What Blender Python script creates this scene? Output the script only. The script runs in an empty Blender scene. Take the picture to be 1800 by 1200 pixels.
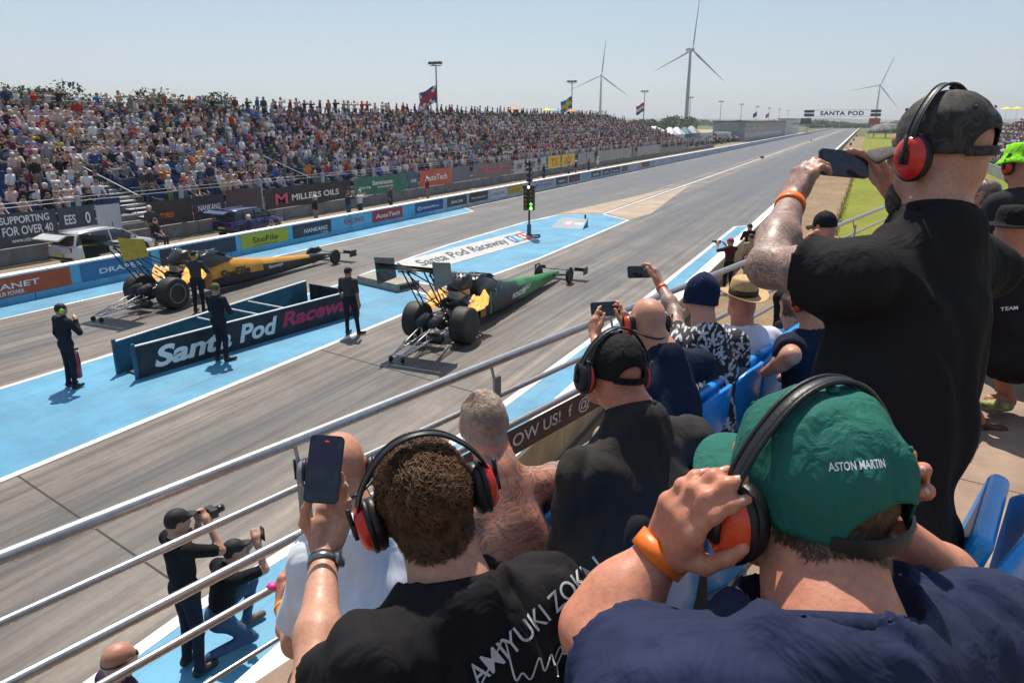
import bpy, bmesh, math, random
import numpy as np
from mathutils import Vector, Matrix
from mathutils.bvhtree import BVHTree

# ------------------------------------------------------------------ camera, sky, sun, exposure
SC = bpy.context.scene
COL = SC.collection
CAM_H, FPX = 5.2, 1300.0
PITCH, YAW = math.radians(16.537), math.radians(24.666)
cd = bpy.data.cameras.new('camera'); cam = bpy.data.objects.new('camera', cd); COL.objects.link(cam)
cam.location = (0, 0, CAM_H); cam.rotation_euler = (math.pi/2 - PITCH, 0, YAW)
cd.sensor_width = 36; cd.lens = 36*FPX/1800; cd.clip_start = 0.05; cd.clip_end = 9000
SC.camera = cam
SUNV = Vector((-0.30, 0.44, 1.0)).normalized()        # towards the sun
SUN_EL = math.asin(SUNV.z); SUN_AZ = math.atan2(SUNV.x, SUNV.y)
W = bpy.data.worlds.new('World'); SC.world = W; W.use_nodes = True
wn = W.node_tree; bg = wn.nodes['Background']
sky = wn.nodes.new('ShaderNodeTexSky'); sky.sky_type = 'NISHITA'; sky.sun_disc = False
sky.sun_elevation = SUN_EL; sky.sun_rotation = SUN_AZ
sky.altitude = 40; sky.air_density = 1.15; sky.dust_density = .9; sky.ozone_density = 1.6
haz = wn.nodes.new('ShaderNodeMix'); haz.data_type = 'RGBA'; haz.inputs[0].default_value = .50; haz.inputs[7].default_value = (4.0, 5.05, 6.6, 1)   # thin even summer haze over the clear sky
wn.links.new(sky.outputs[0], haz.inputs[6]); wn.links.new(haz.outputs[2], bg.inputs[0]); bg.inputs[1].default_value = 0.09
sd = bpy.data.lights.new('sun', 'SUN'); sd.energy = 5.0; sd.angle = math.radians(0.55); sd.color = (1.0, 0.935, 0.83)
sun = bpy.data.objects.new('sun', sd); COL.objects.link(sun)
sun.rotation_euler = SUNV.to_track_quat('Z', 'Y').to_euler(); sun.location = (0, 0, 60)
SC.view_settings.view_transform = 'Standard'; SC.view_settings.look = 'None'
SC.view_settings.exposure = 0.28; SC.view_settings.gamma = 1.0; SC.view_settings.use_curve_mapping = False
SC.cycles.max_bounces = 5; SC.cycles.diffuse_bounces = 2; SC.cycles.glossy_bounces = 2
SC.cycles.transparent_max_bounces = 12; SC.cycles.volume_bounces = 0
SC.cycles.caustics_reflective = False; SC.cycles.caustics_refractive = False

_cp, _sp, _cy, _sy = math.cos(PITCH), math.sin(PITCH), math.cos(YAW), math.sin(YAW)
C_R = np.array([_cy, _sy, 0.0]); C_F = np.array([-_sy*_cp, _cy*_cp, -_sp]); C_U = np.cross(C_R, C_F)
def at(px, py, d):
    """world point seen at photo pixel (px,py) at d metres along the lens axis"""
    return np.array([0, 0, CAM_H]) + d*(C_F + C_R*(px-900)/FPX + C_U*(600-py)/FPX)
def ground(px, py, z=0.0):
    v = C_F + C_R*(px-900)/FPX + C_U*(600-py)/FPX
    return np.array([0, 0, CAM_H]) + v*((z-CAM_H)/v[2])
def atX(px, py, X):
    v = C_F + C_R*(px-900)/FPX + C_U*(600-py)/FPX
    return np.array([0, 0, CAM_H]) + v*(X/v[0])
def pxdir(dx, dy, dd):                                  # camera-relative direction to world
    v = C_R*dx - C_U*dy + C_F*dd
    return v/np.linalg.norm(v)
rng = np.random.default_rng(7); random.seed(7)

# ------------------------------------------------------------------ materials
MATS = {}
def _nt(name):
    m = bpy.data.materials.new(name); m.use_nodes = True
    nt = m.node_tree; return m, nt, nt.nodes['Principled BSDF']
def srgb(r, g, b):
    f = lambda c: (c/255/12.92 if c/255 <= 0.04045 else ((c/255+0.055)/1.055)**2.4)
    return (f(r), f(g), f(b))
def _nz(nt, scale, detail=4, rough=0.6, mapscale=None, coord='Object'):
    tc = nt.nodes.new('ShaderNodeTexCoord'); n = nt.nodes.new('ShaderNodeTexNoise')
    n.inputs['Scale'].default_value = scale; n.inputs['Detail'].default_value = detail; n.inputs['Roughness'].default_value = rough
    if mapscale:
        mp = nt.nodes.new('ShaderNodeMapping'); mp.inputs['Scale'].default_value = mapscale
        nt.links.new(tc.outputs[coord], mp.inputs[0]); nt.links.new(mp.outputs[0], n.inputs['Vector'])
    else: nt.links.new(tc.outputs[coord], n.inputs['Vector'])
    return n
def _ramp(nt, src, stops):
    r = nt.nodes.new('ShaderNodeValToRGB'); e = r.color_ramp.elements
    while len(e) < len(stops): e.new(0.5)
    for i, (p, c) in enumerate(stops):
        e[i].position = p; e[i].color = (*c, 1) if len(c) == 3 else c
    nt.links.new(src, r.inputs[0]); return r
def _mix(nt, a, b, fac, mode='MIX'):
    x = nt.nodes.new('ShaderNodeMix'); x.data_type = 'RGBA'; x.blend_type = mode
    for s, v in ((x.inputs[0], fac), (x.inputs[6], a), (x.inputs[7], b)):
        if isinstance(v, (int, float)): s.default_value = v
        elif isinstance(v, tuple): s.default_value = (*v, 1)
        else: nt.links.new(v, s)
    return x.outputs[2]
def _bump(nt, b, src, strength, dist=0.01):
    u = nt.nodes.new('ShaderNodeBump'); u.inputs['Strength'].default_value = strength; u.inputs['Distance'].default_value = dist
    nt.links.new(src, u.inputs['Height']); nt.links.new(u.outputs[0], b.inputs['Normal']); return u
def M(name, base=(.5, .5, .5), rough=.6, metal=0., var=.12, scale=8., bump=0., bscale=60., bdist=.004, spec=.4, coat=0., sheen=0., dirt=None):
    if name in MATS: return MATS[name]
    m, nt, b = _nt(name)
    n = _nz(nt, scale, 5)
    d = tuple(max(0, c*(1-var*1.6)) for c in base); l = tuple(min(1, c*(1+var)) for c in base)
    r = _ramp(nt, n.outputs[0], [(.3, d), (.7, l)]); col = r.outputs[0]
    if dirt:
        n3 = _nz(nt, dirt[1], 6, .65); r3 = _ramp(nt, n3.outputs[0], [(.5, (0, 0, 0)), (.72, (1, 1, 1))])
        mth = nt.nodes.new('ShaderNodeMath'); mth.operation = 'MULTIPLY'; mth.inputs[1].default_value = dirt[2]
        nt.links.new(r3.outputs[0], mth.inputs[0]); col = _mix(nt, col, dirt[0], mth.outputs[0])
    nt.links.new(col, b.inputs['Base Color'])
    b.inputs['Roughness'].default_value = rough; b.inputs['Metallic'].default_value = metal
    b.inputs['Specular IOR Level'].default_value = spec; b.inputs['Coat Weight'].default_value = coat
    if sheen: b.inputs['Sheen Weight'].default_value = sheen; b.inputs['Sheen Roughness'].default_value = .5
    if bump:
        n2 = _nz(nt, bscale, 4); _bump(nt, b, n2.outputs[0], bump, bdist)
    MATS[name] = m; return m
def m_track():
    m, nt, b = _nt('track_asphalt'); L = nt.links
    tc = nt.nodes.new('ShaderNodeTexCoord'); sep = nt.nodes.new('ShaderNodeSeparateXYZ'); L.new(tc.outputs['Object'], sep.inputs[0])
    s1 = _nz(nt, 1, 7, .62, (5.0, .06, 1)); s2 = _nz(nt, 1, 5, .6, (.9, .05, 1)); s3 = _nz(nt, 9, 7, .75); s4 = _nz(nt, .35, 4, .6)
    s5 = _nz(nt, 1, 9, .78, (2.4, .38, 1))
    base = _ramp(nt, s1.outputs[0], [(.28, (.085, .069, .057)), (.46, (.18, .148, .12)), (.60, (.25, .206, .167)), (.75, (.36, .298, .238))]).outputs[0]
    base = _mix(nt, base, _ramp(nt, s3.outputs[0], [(.3, (.55, .55, .55)), (.7, (1, 1, 1))]).outputs[0], .55, 'MULTIPLY')
    patch = _ramp(nt, s4.outputs[0], [(.36, (.58, .56, .55)), (.62, (1.0, 1.0, 1.0))]).outputs[0]
    base = _mix(nt, base, patch, .8, 'MULTIPLY')
    blot = _ramp(nt, s5.outputs[0], [(.50, (1, 1, 1)), (.64, (.48, .46, .45))]).outputs[0]
    base = _mix(nt, base, blot, .85, 'MULTIPLY')
    lite = _ramp(nt, s5.outputs[0], [(.34, (1.35, 1.33, 1.3)), (.44, (1, 1, 1))]).outputs[0]
    base = _mix(nt, base, lite, .8, 'MULTIPLY')
    s6 = _nz(nt, 1, 3, .5, (16., .028, 1)); s7 = _nz(nt, 1, 4, .55, (.5, .045, 1))
    lines = _ramp(nt, s6.outputs[0], [(.56, (1, 1, 1)), (.63, (.42, .40, .39))]).outputs[0]
    lines = _mix(nt, (1., 1., 1.), lines, _ramp(nt, s7.outputs[0], [(.42, (0, 0, 0)), (.58, (1, 1, 1))]).outputs[0])
    base = _mix(nt, base, lines, .9, 'MULTIPLY')
    # rubbered grooves: two wheel paths in each lane, ragged by long streak noise
    def mth(op, a, v=None, c=None):
        n = nt.nodes.new('ShaderNodeMath'); n.operation = op
        for i, x in enumerate((a, v, c)):
            if x is None: continue
            if isinstance(x, (int, float)): n.inputs[i].default_value = x
            else: L.new(x, n.inputs[i])
        return n.outputs[0]
    tot = None
    for cx in (-8.55, -18.2):
        dx = mth('ABSOLUTE', mth('SUBTRACT', sep.outputs[0], cx))
        g = mth('SUBTRACT', 1.0, mth('DIVIDE', mth('ABSOLUTE', mth('SUBTRACT', dx, .72)), 1.15)); g = mth('MAXIMUM', g, 0.0)
        tot = g if tot is None else mth('MAXIMUM', tot, g)
    far = nt.nodes.new('ShaderNodeMapRange'); far.inputs[1].default_value = 12; far.inputs[2].default_value = 45; far.inputs[3].default_value = .80; far.inputs[4].default_value = 1.0
    L.new(sep.outputs[1], far.inputs[0])
    str_ = mth('MULTIPLY', _ramp(nt, s2.outputs[0], [(.3, (.35, .35, .35)), (.60, (1, 1, 1))]).outputs[0], far.outputs[0])
    fac = mth('MULTIPLY', tot, str_)
    base = _mix(nt, base, (.045, .044, .046), mth('MULTIPLY', fac, .88))
    # prepared lanes beyond the start: whole lane darker and smoother
    inl = mth('MULTIPLY', mth('LESS_THAN', mth('ABSOLUTE', mth('SUBTRACT', mth('ABSOLUTE', mth('ADD', sep.outputs[0], 13.35)), 4.95)), 3.6), far.outputs[0])
    fr2 = nt.nodes.new('ShaderNodeMapRange'); fr2.inputs[1].default_value = 20; fr2.inputs[2].default_value = 60; L.new(sep.outputs[1], fr2.inputs[0])
    base = _mix(nt, base, (.058, .062, .072), mth('MULTIPLY', mth('MULTIPLY', inl, fr2.outputs[0]), .72))
    L.new(base, b.inputs['Base Color'])
    rr = _ramp(nt, s1.outputs[0], [(.3, (.42, .42, .42)), (.7, (.62, .62, .62))]); L.new(rr.outputs[0], b.inputs['Roughness'])
    b.inputs['Specular IOR Level'].default_value = .5
    _bump(nt, b, s3.outputs[0], .35, .006); return m
def m_paint(name, col, worn=.5, wear=(.28, .27, .25)):
    if name in MATS: return MATS[name]
    m, nt, b = _nt(name); L = nt.links
    n1 = _nz(nt, 1, 6, .65, (3, .25, 1)); n2 = _nz(nt, .8, 5, .6); n3 = _nz(nt, 30, 5, .7)
    c = _ramp(nt, n2.outputs[0], [(.35, tuple(x*.80 for x in col)), (.65, col)]).outputs[0]
    w = _ramp(nt, n1.outputs[0], [(.52, (0, 0, 0)), (.80, (worn, worn, worn))]).outputs[0]
    c = _mix(nt, c, wear, w)
    n4 = _nz(nt, 1, 5, .6, (9, .12, 1)); n5 = _nz(nt, .45, 5, .7)
    c = _mix(nt, c, _ramp(nt, n4.outputs[0], [(.58, (1, 1, 1)), (.70, (.55, .55, .56))]).outputs[0], .8, 'MULTIPLY')
    c = _mix(nt, c, _ramp(nt, n5.outputs[0], [(.35, (.66, .68, .70)), (.60, (1, 1, 1))]).outputs[0], .9, 'MULTIPLY')
    c = _mix(nt, c, _ramp(nt, n3.outputs[0], [(.3, (.8, .8, .8)), (.7, (1, 1, 1))]).outputs[0], .6, 'MULTIPLY')
    L.new(c, b.inputs['Base Color']); b.inputs['Roughness'].default_value = .55; _bump(nt, b, n3.outputs[0], .2, .003)
    MATS[name] = m; return m
def m_ground(name, a, bcol, c, s1=.05, s2=2., bump=.4):
    if name in MATS: return MATS[name]
    m, nt, b = _nt(name)
    n1 = _nz(nt, s1, 6, .65); n2 = _nz(nt, s2, 8, .75); n3 = _nz(nt, s2*9, 6, .7)
    x = _ramp(nt, n1.outputs[0], [(.35, a), (.65, bcol)]).outputs[0]
    x = _mix(nt, x, c, _ramp(nt, n2.outputs[0], [(.45, (0, 0, 0)), (.7, (.8, .8, .8))]).outputs[0])
    x = _mix(nt, x, _ramp(nt, n3.outputs[0], [(.3, (.6, .6, .6)), (.7, (1, 1, 1))]).outputs[0], .7, 'MULTIPLY')
    nt.links.new(x, b.inputs['Base Color']); b.inputs['Roughness'].default_value = .9; b.inputs['Specular IOR Level'].default_value = .15
    _bump(nt, b, n2.outputs[0], bump, .03); MATS[name] = m; return m
def m_objcol(name, rough=.8, bump=.2, mul=1.0):
    """cloth whose colour is the object's own colour"""
    if name in MATS: return MATS[name]
    m, nt, b = _nt(name); oi = nt.nodes.new('ShaderNodeObjectInfo'); n = _nz(nt, 9, 4)
    x = _mix(nt, oi.outputs['Color'], _ramp(nt, n.outputs[0], [(.3, (.7*mul,)*3), (.7, (1.0*mul,)*3)]).outputs[0], 1.0, 'MULTIPLY')
    nt.links.new(x, b.inputs['Base Color']); b.inputs['Roughness'].default_value = rough; b.inputs['Specular IOR Level'].default_value = .2
    MATS[name] = m; return m
def m_attr(name, rough=.8):
    if name in MATS: return MATS[name]
    m, nt, b = _nt(name); a = nt.nodes.new('ShaderNodeAttribute'); a.attribute_name = 'col'; n = _nz(nt, 7, 4)
    x = _mix(nt, a.outputs['Color'], _ramp(nt, n.outputs[0], [(.3, (.75,)*3), (.7, (1,)*3)]).outputs[0], 1.0, 'MULTIPLY')
    nt.links.new(x, b.inputs['Base Color']); b.inputs['Roughness'].default_value = rough; b.inputs['Specular IOR Level'].default_value = .2
    MATS[name] = m; return m
def m_emit(name, col, strength):
    if name in MATS: return MATS[name]
    m, nt, b = _nt(name); n = _nz(nt, 14, 3)
    b.inputs['Base Color'].default_value = (*col, 1); nt.links.new(_ramp(nt, n.outputs[0], [(.2, tuple(c*.8 for c in col)), (.8, col)]).outputs[0], b.inputs['Emission Color'])
    b.inputs['Emission Strength'].default_value = strength; MATS[name] = m; return m
def m_skin(name, base, tattoo=0., tscale=22., red=(.45, .13, .08), ink=(.075, .085, .095), seed=0.):
    if name in MATS: return MATS[name]
    m, nt, b = _nt(name); L = nt.links
    n1 = _nz(nt, 12, 5, .6); n2 = _nz(nt, 90, 5, .65); n3 = _nz(nt, 5, 4, .6)
    c = _ramp(nt, n1.outputs[0], [(.3, tuple(x*.86 for x in base)), (.7, tuple(min(1, x*1.08) for x in base))]).outputs[0]
    c = _mix(nt, c, red, _ramp(nt, n3.outputs[0], [(.45, (0, 0, 0)), (.75, (.45, .45, .45))]).outputs[0])
    c = _mix(nt, c, _ramp(nt, n2.outputs[0], [(.3, (.74, .66, .62)), (.62, (1, 1, 1))]).outputs[0], .75, 'MULTIPLY')
    if tattoo:
        tc = nt.nodes.new('ShaderNodeTexCoord'); mp = nt.nodes.new('ShaderNodeMapping'); mp.inputs['Location'].default_value = (seed, seed*2, seed*.7); L.new(tc.outputs['Object'], mp.inputs[0])
        nz = nt.nodes.new('ShaderNodeTexNoise'); nz.inputs['Scale'].default_value = tscale*.45; nz.inputs['Detail'].default_value = 3; nz.inputs['Distortion'].default_value = 2.2; L.new(mp.outputs[0], nz.inputs['Vector'])
        line = _ramp(nt, nz.outputs[0], [(.40, (0, 0, 0)), (.455, (1, 1, 1)), (.49, (0, 0, 0)), (.53, (.15, .15, .15)), (.56, (1, 1, 1)), (.60, (.25, .25, .25)), (.70, (.85, .85, .85))]).outputs[0]
        n6 = nt.nodes.new('ShaderNodeTexNoise'); n6.inputs['Scale'].default_value = tscale*.22; n6.inputs['Detail'].default_value = 5; L.new(mp.outputs[0], n6.inputs['Vector'])
        shade = _ramp(nt, n6.outputs[0], [(.36, (.3, .3, .3)), (.56, (1, 1, 1))]).outputs[0]
        f = _mix(nt, line, shade, .55, 'MULTIPLY'); mm = nt.nodes.new('ShaderNodeMath'); mm.operation = 'MULTIPLY'; mm.inputs[1].default_value = tattoo
        L.new(f, mm.inputs[0]); c = _mix(nt, c, ink, mm.outputs[0])
    L.new(c, b.inputs['Base Color']); b.inputs['Roughness'].default_value = .48; b.inputs['Specular IOR Level'].default_value = .42
    b.inputs['Subsurface Weight'].default_value = .14; b.inputs['Subsurface Scale'].default_value = .006
    n8 = _nz(nt, 330, 4, .7); n9 = _nz(nt, 38, 3, .6); ad = nt.nodes.new('ShaderNodeMath'); ad.operation = 'MULTIPLY_ADD'; ad.inputs[1].default_value = .45; L.new(n8.outputs[0], ad.inputs[0]); L.new(n9.outputs[0], ad.inputs[2]); rr = _ramp(nt, n9.outputs[0], [(.35, (.36, .36, .36)), (.65, (.58, .58, .58))]); L.new(rr.outputs[0], b.inputs['Roughness'])
    _bump(nt, b, ad.outputs[0], .30, .0028); MATS[name] = m; return m
def m_cloth(name, base, fold=.5, rough=.85, fscale=9., sheen=.0, knit=.15, var=.12):
    """woven cloth: broad creases in the relief, fine thread grain"""
    if name in MATS: return MATS[name]
    m, nt, b = _nt(name); L = nt.links
    n1 = _nz(nt, 6, 4, .55); n2 = _nz(nt, 420, 3, .6); n3 = _nz(nt, fscale, 3, .5, (1, 1, .45)); n3.inputs['Distortion'].default_value = 1.1
    c = _ramp(nt, n1.outputs[0], [(.3, tuple(x*(1-var) for x in base)), (.7, tuple(min(1, x*(1+var)) for x in base))]).outputs[0]
    L.new(c, b.inputs['Base Color']); b.inputs['Roughness'].default_value = rough; b.inputs['Specular IOR Level'].default_value = .12
    if sheen: b.inputs['Sheen Weight'].default_value = sheen; b.inputs['Sheen Roughness'].default_value = .45
    u = nt.nodes.new('ShaderNodeBump'); u.inputs['Strength'].default_value = knit; u.inputs['Distance'].default_value = .001; L.new(n2.outputs[0], u.inputs['Height'])
    v = nt.nodes.new('ShaderNodeBump'); v.inputs['Strength'].default_value = fold; v.inputs['Distance'].default_value = .03; L.new(n3.outputs[0], v.inputs['Height']); L.new(u.outputs[0], v.inputs['Normal'])
    L.new(v.outputs[0], b.inputs['Normal']); MATS[name] = m; return m

# ------------------------------------------------------------------ mesh helpers
def tag(o, label=None, cat=None, group=None, kind=None):
    for k, v in (('label', label), ('category', cat), ('group', group), ('kind', kind)):
        if v: o[k] = v
    return o
def empty(name, loc=(0, 0, 0), rz=0., label=None, cat=None, group=None):
    o = bpy.data.objects.new(name, None); COL.objects.link(o); o.location = loc; o.rotation_euler = (0, 0, rz)
    o.empty_display_size = .1
    return tag(o, label, cat, group)
WORLDP = set()          # things whose parts are modelled in world coordinates
def mk(name, V, F, mats, parent=None, smooth=False, midx=None, world=False):
    """link one mesh; V are in the parent's local frame unless world=True (then parent matrix is undone)"""
    me = bpy.data.meshes.new(name)
    V = np.asarray(V, dtype=np.float32)
    if isinstance(F, np.ndarray) and F.ndim == 2:
        n, k = F.shape
        me.vertices.add(len(V)); me.vertices.foreach_set('co', V.ravel())
        me.loops.add(n*k); me.loops.foreach_set('vertex_index', F.astype(np.int32).ravel())
        me.polygons.add(n); me.polygons.foreach_set('loop_start', np.arange(0, n*k, k, dtype=np.int32)); me.polygons.foreach_set('loop_total', np.full(n, k, dtype=np.int32))
        me.update(calc_edges=True)
    else:
        me.from_pydata([tuple(map(float, v)) for v in V], [], [tuple(map(int, f)) for f in F])
    if not isinstance(mats, (list, tuple)): mats = [mats]
    for m in mats: me.materials.append(m)
    if midx is not None: me.polygons.foreach_set('material_index', np.asarray(midx, dtype=np.int32))
    if smooth: me.polygons.foreach_set('use_smooth', np.ones(len(me.polygons), dtype=bool))
    o = bpy.data.objects.new(name, me); COL.objects.link(o)
    if parent is not None:
        o.parent = parent
        if world or parent.name in WORLDP:
            o.matrix_parent_inverse = pw(parent).inverted(); WORLDP.add(o.name)
    return o
def pw(o):
    m = o.matrix_basis.copy()
    if o.parent: m = pw(o.parent) @ o.matrix_parent_inverse @ m
    return m
def frame(d, up=(0, 0, 1)):
    d = np.asarray(d, float); d = d/np.linalg.norm(d); up = np.asarray(up, float)
    s = np.cross(d, up)
    if np.linalg.norm(s) < 1e-6: s = np.cross(d, (1, 0, 0))
    s /= np.linalg.norm(s); u = np.cross(s, d); return s, d, u
class MB:
    def __init__(self): self.v = []; self.f = []; self.m = []
    def add(self, V, F, mi=0):
        o = len(self.v); self.v += [tuple(map(float, p)) for p in V]
        for f in F: self.f.append(tuple(i+o for i in f)); self.m.append(mi)
        return self
    def box(self, c, s, R=None, mi=0, taper=1.0):
        x, y, z = [q/2 for q in s]; P = []
        for dz in (-1, 1):
            t = 1.0 if dz < 0 else taper
            for dx, dy in ((-1, -1), (1, -1), (1, 1), (-1, 1)): P.append((dx*x*t, dy*y*t, dz*z))
        P = np.array(P)
        if R is not None: P = P @ np.asarray(R).T
        return self.add(P+np.asarray(c, float), [(3, 2, 1, 0), (4, 5, 6, 7), (0, 1, 5, 4), (1, 2, 6, 5), (2, 3, 7, 6), (3, 0, 4, 7)], mi)
    def bar(self, a, b, w, h, mi=0, up=(0, 0, 1)):
        a = np.asarray(a, float); b = np.asarray(b, float); s, d, u = frame(b-a, up); L = np.linalg.norm(b-a)
        return self.box((a+b)/2, (w, L, h), np.stack([s, d, u], 1), mi)
    def tube(self, pts, r, n=8, mi=0, cap=True, closed=False):
        pts = [np.asarray(p, float) for p in pts]; k = len(pts); rr = r if hasattr(r, '__len__') else [r]*k
        rings = []; prev = None
        for i, p in enumerate(pts):
            d = pts[(i+1) % k]-pts[i-1] if (closed or 0 < i < k-1) else (pts[1]-pts[0] if i == 0 else pts[-1]-pts[-2])
            d = d/(np.linalg.norm(d)+1e-9)
            if prev is None: s, _, u = frame(d)
            else:
                s = prev-d*np.dot(prev, d); s /= np.linalg.norm(s)+1e-9; u = np.cross(s, d)
            prev = s
            rings.append([p+rr[i]*(math.cos(2*math.pi*j/n)*s+math.sin(2*math.pi*j/n)*u) for j in range(n)])
        F = []
        for i in range(k if closed else k-1):
            for j in range(n):
                a, b2 = i*n+j, i*n+(j+1) % n; c, d2 = ((i+1) % k)*n+(j+1) % n, ((i+1) % k)*n+j
                F.append((a, d2, c, b2))
        if cap and not closed: F.append(tuple(range(n))); F.append(tuple(reversed(range((k-1)*n, k*n))))
        return self.add([q for rg in rings for q in rg], F, mi)
    def strap(self, pts, ups, w, t, mi=0):
        """flat band along pts; ups = outward direction at each point"""
        P = []; pts = [np.asarray(p, float) for p in pts]; k = len(pts)
        for i in range(k):
            d = pts[min(i+1, k-1)]-pts[max(i-1, 0)]; d /= np.linalg.norm(d); u = np.asarray(ups[i], float); u = u-d*np.dot(u, d); u /= np.linalg.norm(u); s = np.cross(d, u)
            for a, b in ((-1, 0), (-.8, 1), (.8, 1), (1, 0)): P.append(pts[i]+s*a*w/2+u*b*t)
        F = []
        for i in range(k-1):
            for j in range(4): F.append((i*4+j, i*4+(j+1) % 4, (i+1)*4+(j+1) % 4, (i+1)*4+j))
        F.append((3, 2, 1, 0)); F.append(tuple((k-1)*4+j for j in range(4)))
        return self.add(P, F, mi)
    def lathe(self, prof, c, axis, n=24, mi=0, up=(0, 0, 1)):
        """prof: (radius, height along axis)"""
        s, d, u = frame(axis, up); c = np.asarray(c, float); P = []; F = []
        for r, h in prof:
            for j in range(n): P.append(c+d*h+r*(math.cos(2*math.pi*j/n)*s+math.sin(2*math.pi*j/n)*u))
        k = len(prof)
        for i in range(k-1):
            for j in range(n): F.append((i*n+j, (i+1)*n+j, (i+1)*n+(j+1) % n, i*n+(j+1) % n))
        if prof[0][0] > 1e-6: F.append(tuple(range(n)))
        if prof[-1][0] > 1e-6: F.append(tuple(reversed(range((k-1)*n, k*n))))
        return self.add(P, F, mi)
    def ell(self, c, r, R=None, n=16, k=10, mi=0, zlo=-1.0):
        P = []; F = []
        for i in range(k+1):
            z = zlo+(1-zlo)*i/k if zlo > -1 else -math.cos(math.pi*i/k); q = math.sqrt(max(0, 1-z*z))
            for j in range(n): P.append((q*math.cos(2*math.pi*j/n)*r[0], q*math.sin(2*math.pi*j/n)*r[1], z*r[2]))
        for i in range(k):
            for j in range(n): F.append((i*n+j, i*n+(j+1) % n, (i+1)*n+(j+1) % n, (i+1)*n+j))
        P = np.array(P)
        if R is not None: P = P @ np.asarray(R).T
        return self.add(P+np.asarray(c, float), F, mi)
    def prism(self, poly, z0, z1, mi=0):
        n = len(poly); P = [(x, y, z0) for x, y in poly]+[(x, y, z1) for x, y in poly]
        F = [tuple(reversed(range(n))), tuple(range(n, 2*n))]+[(i, (i+1) % n, (i+1) % n+n, i+n) for i in range(n)]
        return self.add(P, F, mi)
    def loft(self, secs, mi=0, close=True, cap=True):
        n = len(secs[0]); P = [p for s in secs for p in s]; F = []
        for i in range(len(secs)-1):
            for j in range(n if close else n-1):
                F.append((i*n+j, i*n+(j+1) % n, (i+1)*n+(j+1) % n, (i+1)*n+j))
        if cap: F.append(tuple(reversed(range(n)))); F.append(tuple(range((len(secs)-1)*n, len(secs)*n)))
        return self.add(P, F, mi)
    def build(self, name, mats, parent=None, smooth=False, world=False):
        return mk(name, self.v, self.f, mats, parent, smooth, self.m, world)
def bevel(o, w=.01, seg=2):
    b = o.modifiers.new('bevel', 'BEVEL'); b.width = w; b.segments = seg; b.limit_method = 'ANGLE'; return o
def copytree(o, parent=None, loc=None, rz=None):
    c = o.copy(); COL.objects.link(c)
    if parent is not None: c.parent = parent
    if loc is not None: c.location = loc
    if rz is not None: c.rotation_euler = (0, 0, rz)
    for ch in o.children:
        copytree(ch, c)
    return c
_TXT = {}
def text_data(s, bold=0., shear=0., ext=.0, spacing=1.0):
    k = (s, bold, shear, spacing)
    if k not in _TXT:
        cu = bpy.data.curves.new('t', 'FONT'); cu.body = s; cu.size = 1; cu.offset = bold; cu.shear = shear; cu.space_character = spacing
        cu.align_x = 'CENTER'; cu.align_y = 'CENTER'; cu.resolution_u = 4
        ob = bpy.data.objects.new('t', cu); me = bpy.data.meshes.new_from_object(ob)
        V = np.array([v.co[:] for v in me.vertices]); F = [tuple(p.vertices) for p in me.polygons]
        mn, mx = V.min(0), V.max(0); V = V-(mn+mx)/2; _TXT[k] = (V, F, (mx-mn)[0], (mx-mn)[1])
        bpy.data.objects.remove(ob); bpy.data.curves.remove(cu); bpy.data.meshes.remove(me)
    return _TXT[k]
def text(s, c, right, up, h, mat, parent, name='lettering', w=None, bold=.02, shear=0., off=.004, world=False, spacing=1.0):
    """flat lettering centred at c, glyph height h, optionally squeezed to width w; normal = right x up"""
    V, F, tw, th = text_data(s, bold, shear, 0, spacing)
    r = np.asarray(right, float); r = r/np.linalg.norm(r); u = np.asarray(up, float); u = u/np.linalg.norm(u); n = np.cross(r, u); n /= np.linalg.norm(n)
    sy = h/th; sx = sy if w is None else w/tw
    P = np.asarray(c, float)+V[:, :1]*sx*r+V[:, 1:2]*sy*u+n*off
    return mk(name, P, F, mat, parent, world=world)
# ------------------------------------------------------------------ the setting
TRACK = m_track()
BLUE = m_paint('blue_deck_paint', (.09, .335, .52), .5, (.24, .29, .32))
WHITE = m_paint('white_line_paint', (.80, .79, .76), .5, (.38, .35, .32))
def sheet(name, poly, z, m, kind='structure', parent=None):
    o = mk(name, [(x, y, z) for x, y in poly], [tuple(range(len(poly)))], m, parent)
    if parent is None: tag(o, kind=kind)
    return o
gnd = m_ground('meadow_ground', (.085, .105, .03), (.14, .14, .05), (.20, .17, .075), .012, .35)
g_o = sheet('ground', [(-4000, -600), (4000, -600), (4000, 6000), (-4000, 6000)], -.06, gnd)
sheet('track', [(-22.7, -14), (-3.8, -14), (-3.8, 640), (-22.7, 640)], 0.0, TRACK)
dirt = m_ground('dry_earth', (.26, .175, .10), (.35, .245, .15), (.17, .115, .07), .25, 1.6)
sheet('service_path', [(-31, -20), (-22.7, -20), (-22.7, 420), (-31, 420)], -.02, m_ground('service_gravel', (.27, .205, .145), (.36, .28, .20), (.20, .155, .115), .2, 1.3))
sheet('verge_path', [(-3.8, -20), (-.9, 18), (-.75, 40), (.4, 300), (-3.8, 300)], -.012, dirt)
grass = m_ground('mown_grass', (.15, .18, .016), (.23, .245, .022), (.27, .25, .05), .09, 1.1, .6)
sheet('grass_verge', [(-.9, 18), (40, 10), (90, 360), (.6, 360), (.4, 300), (-.75, 40)], -.03, grass)
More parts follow.
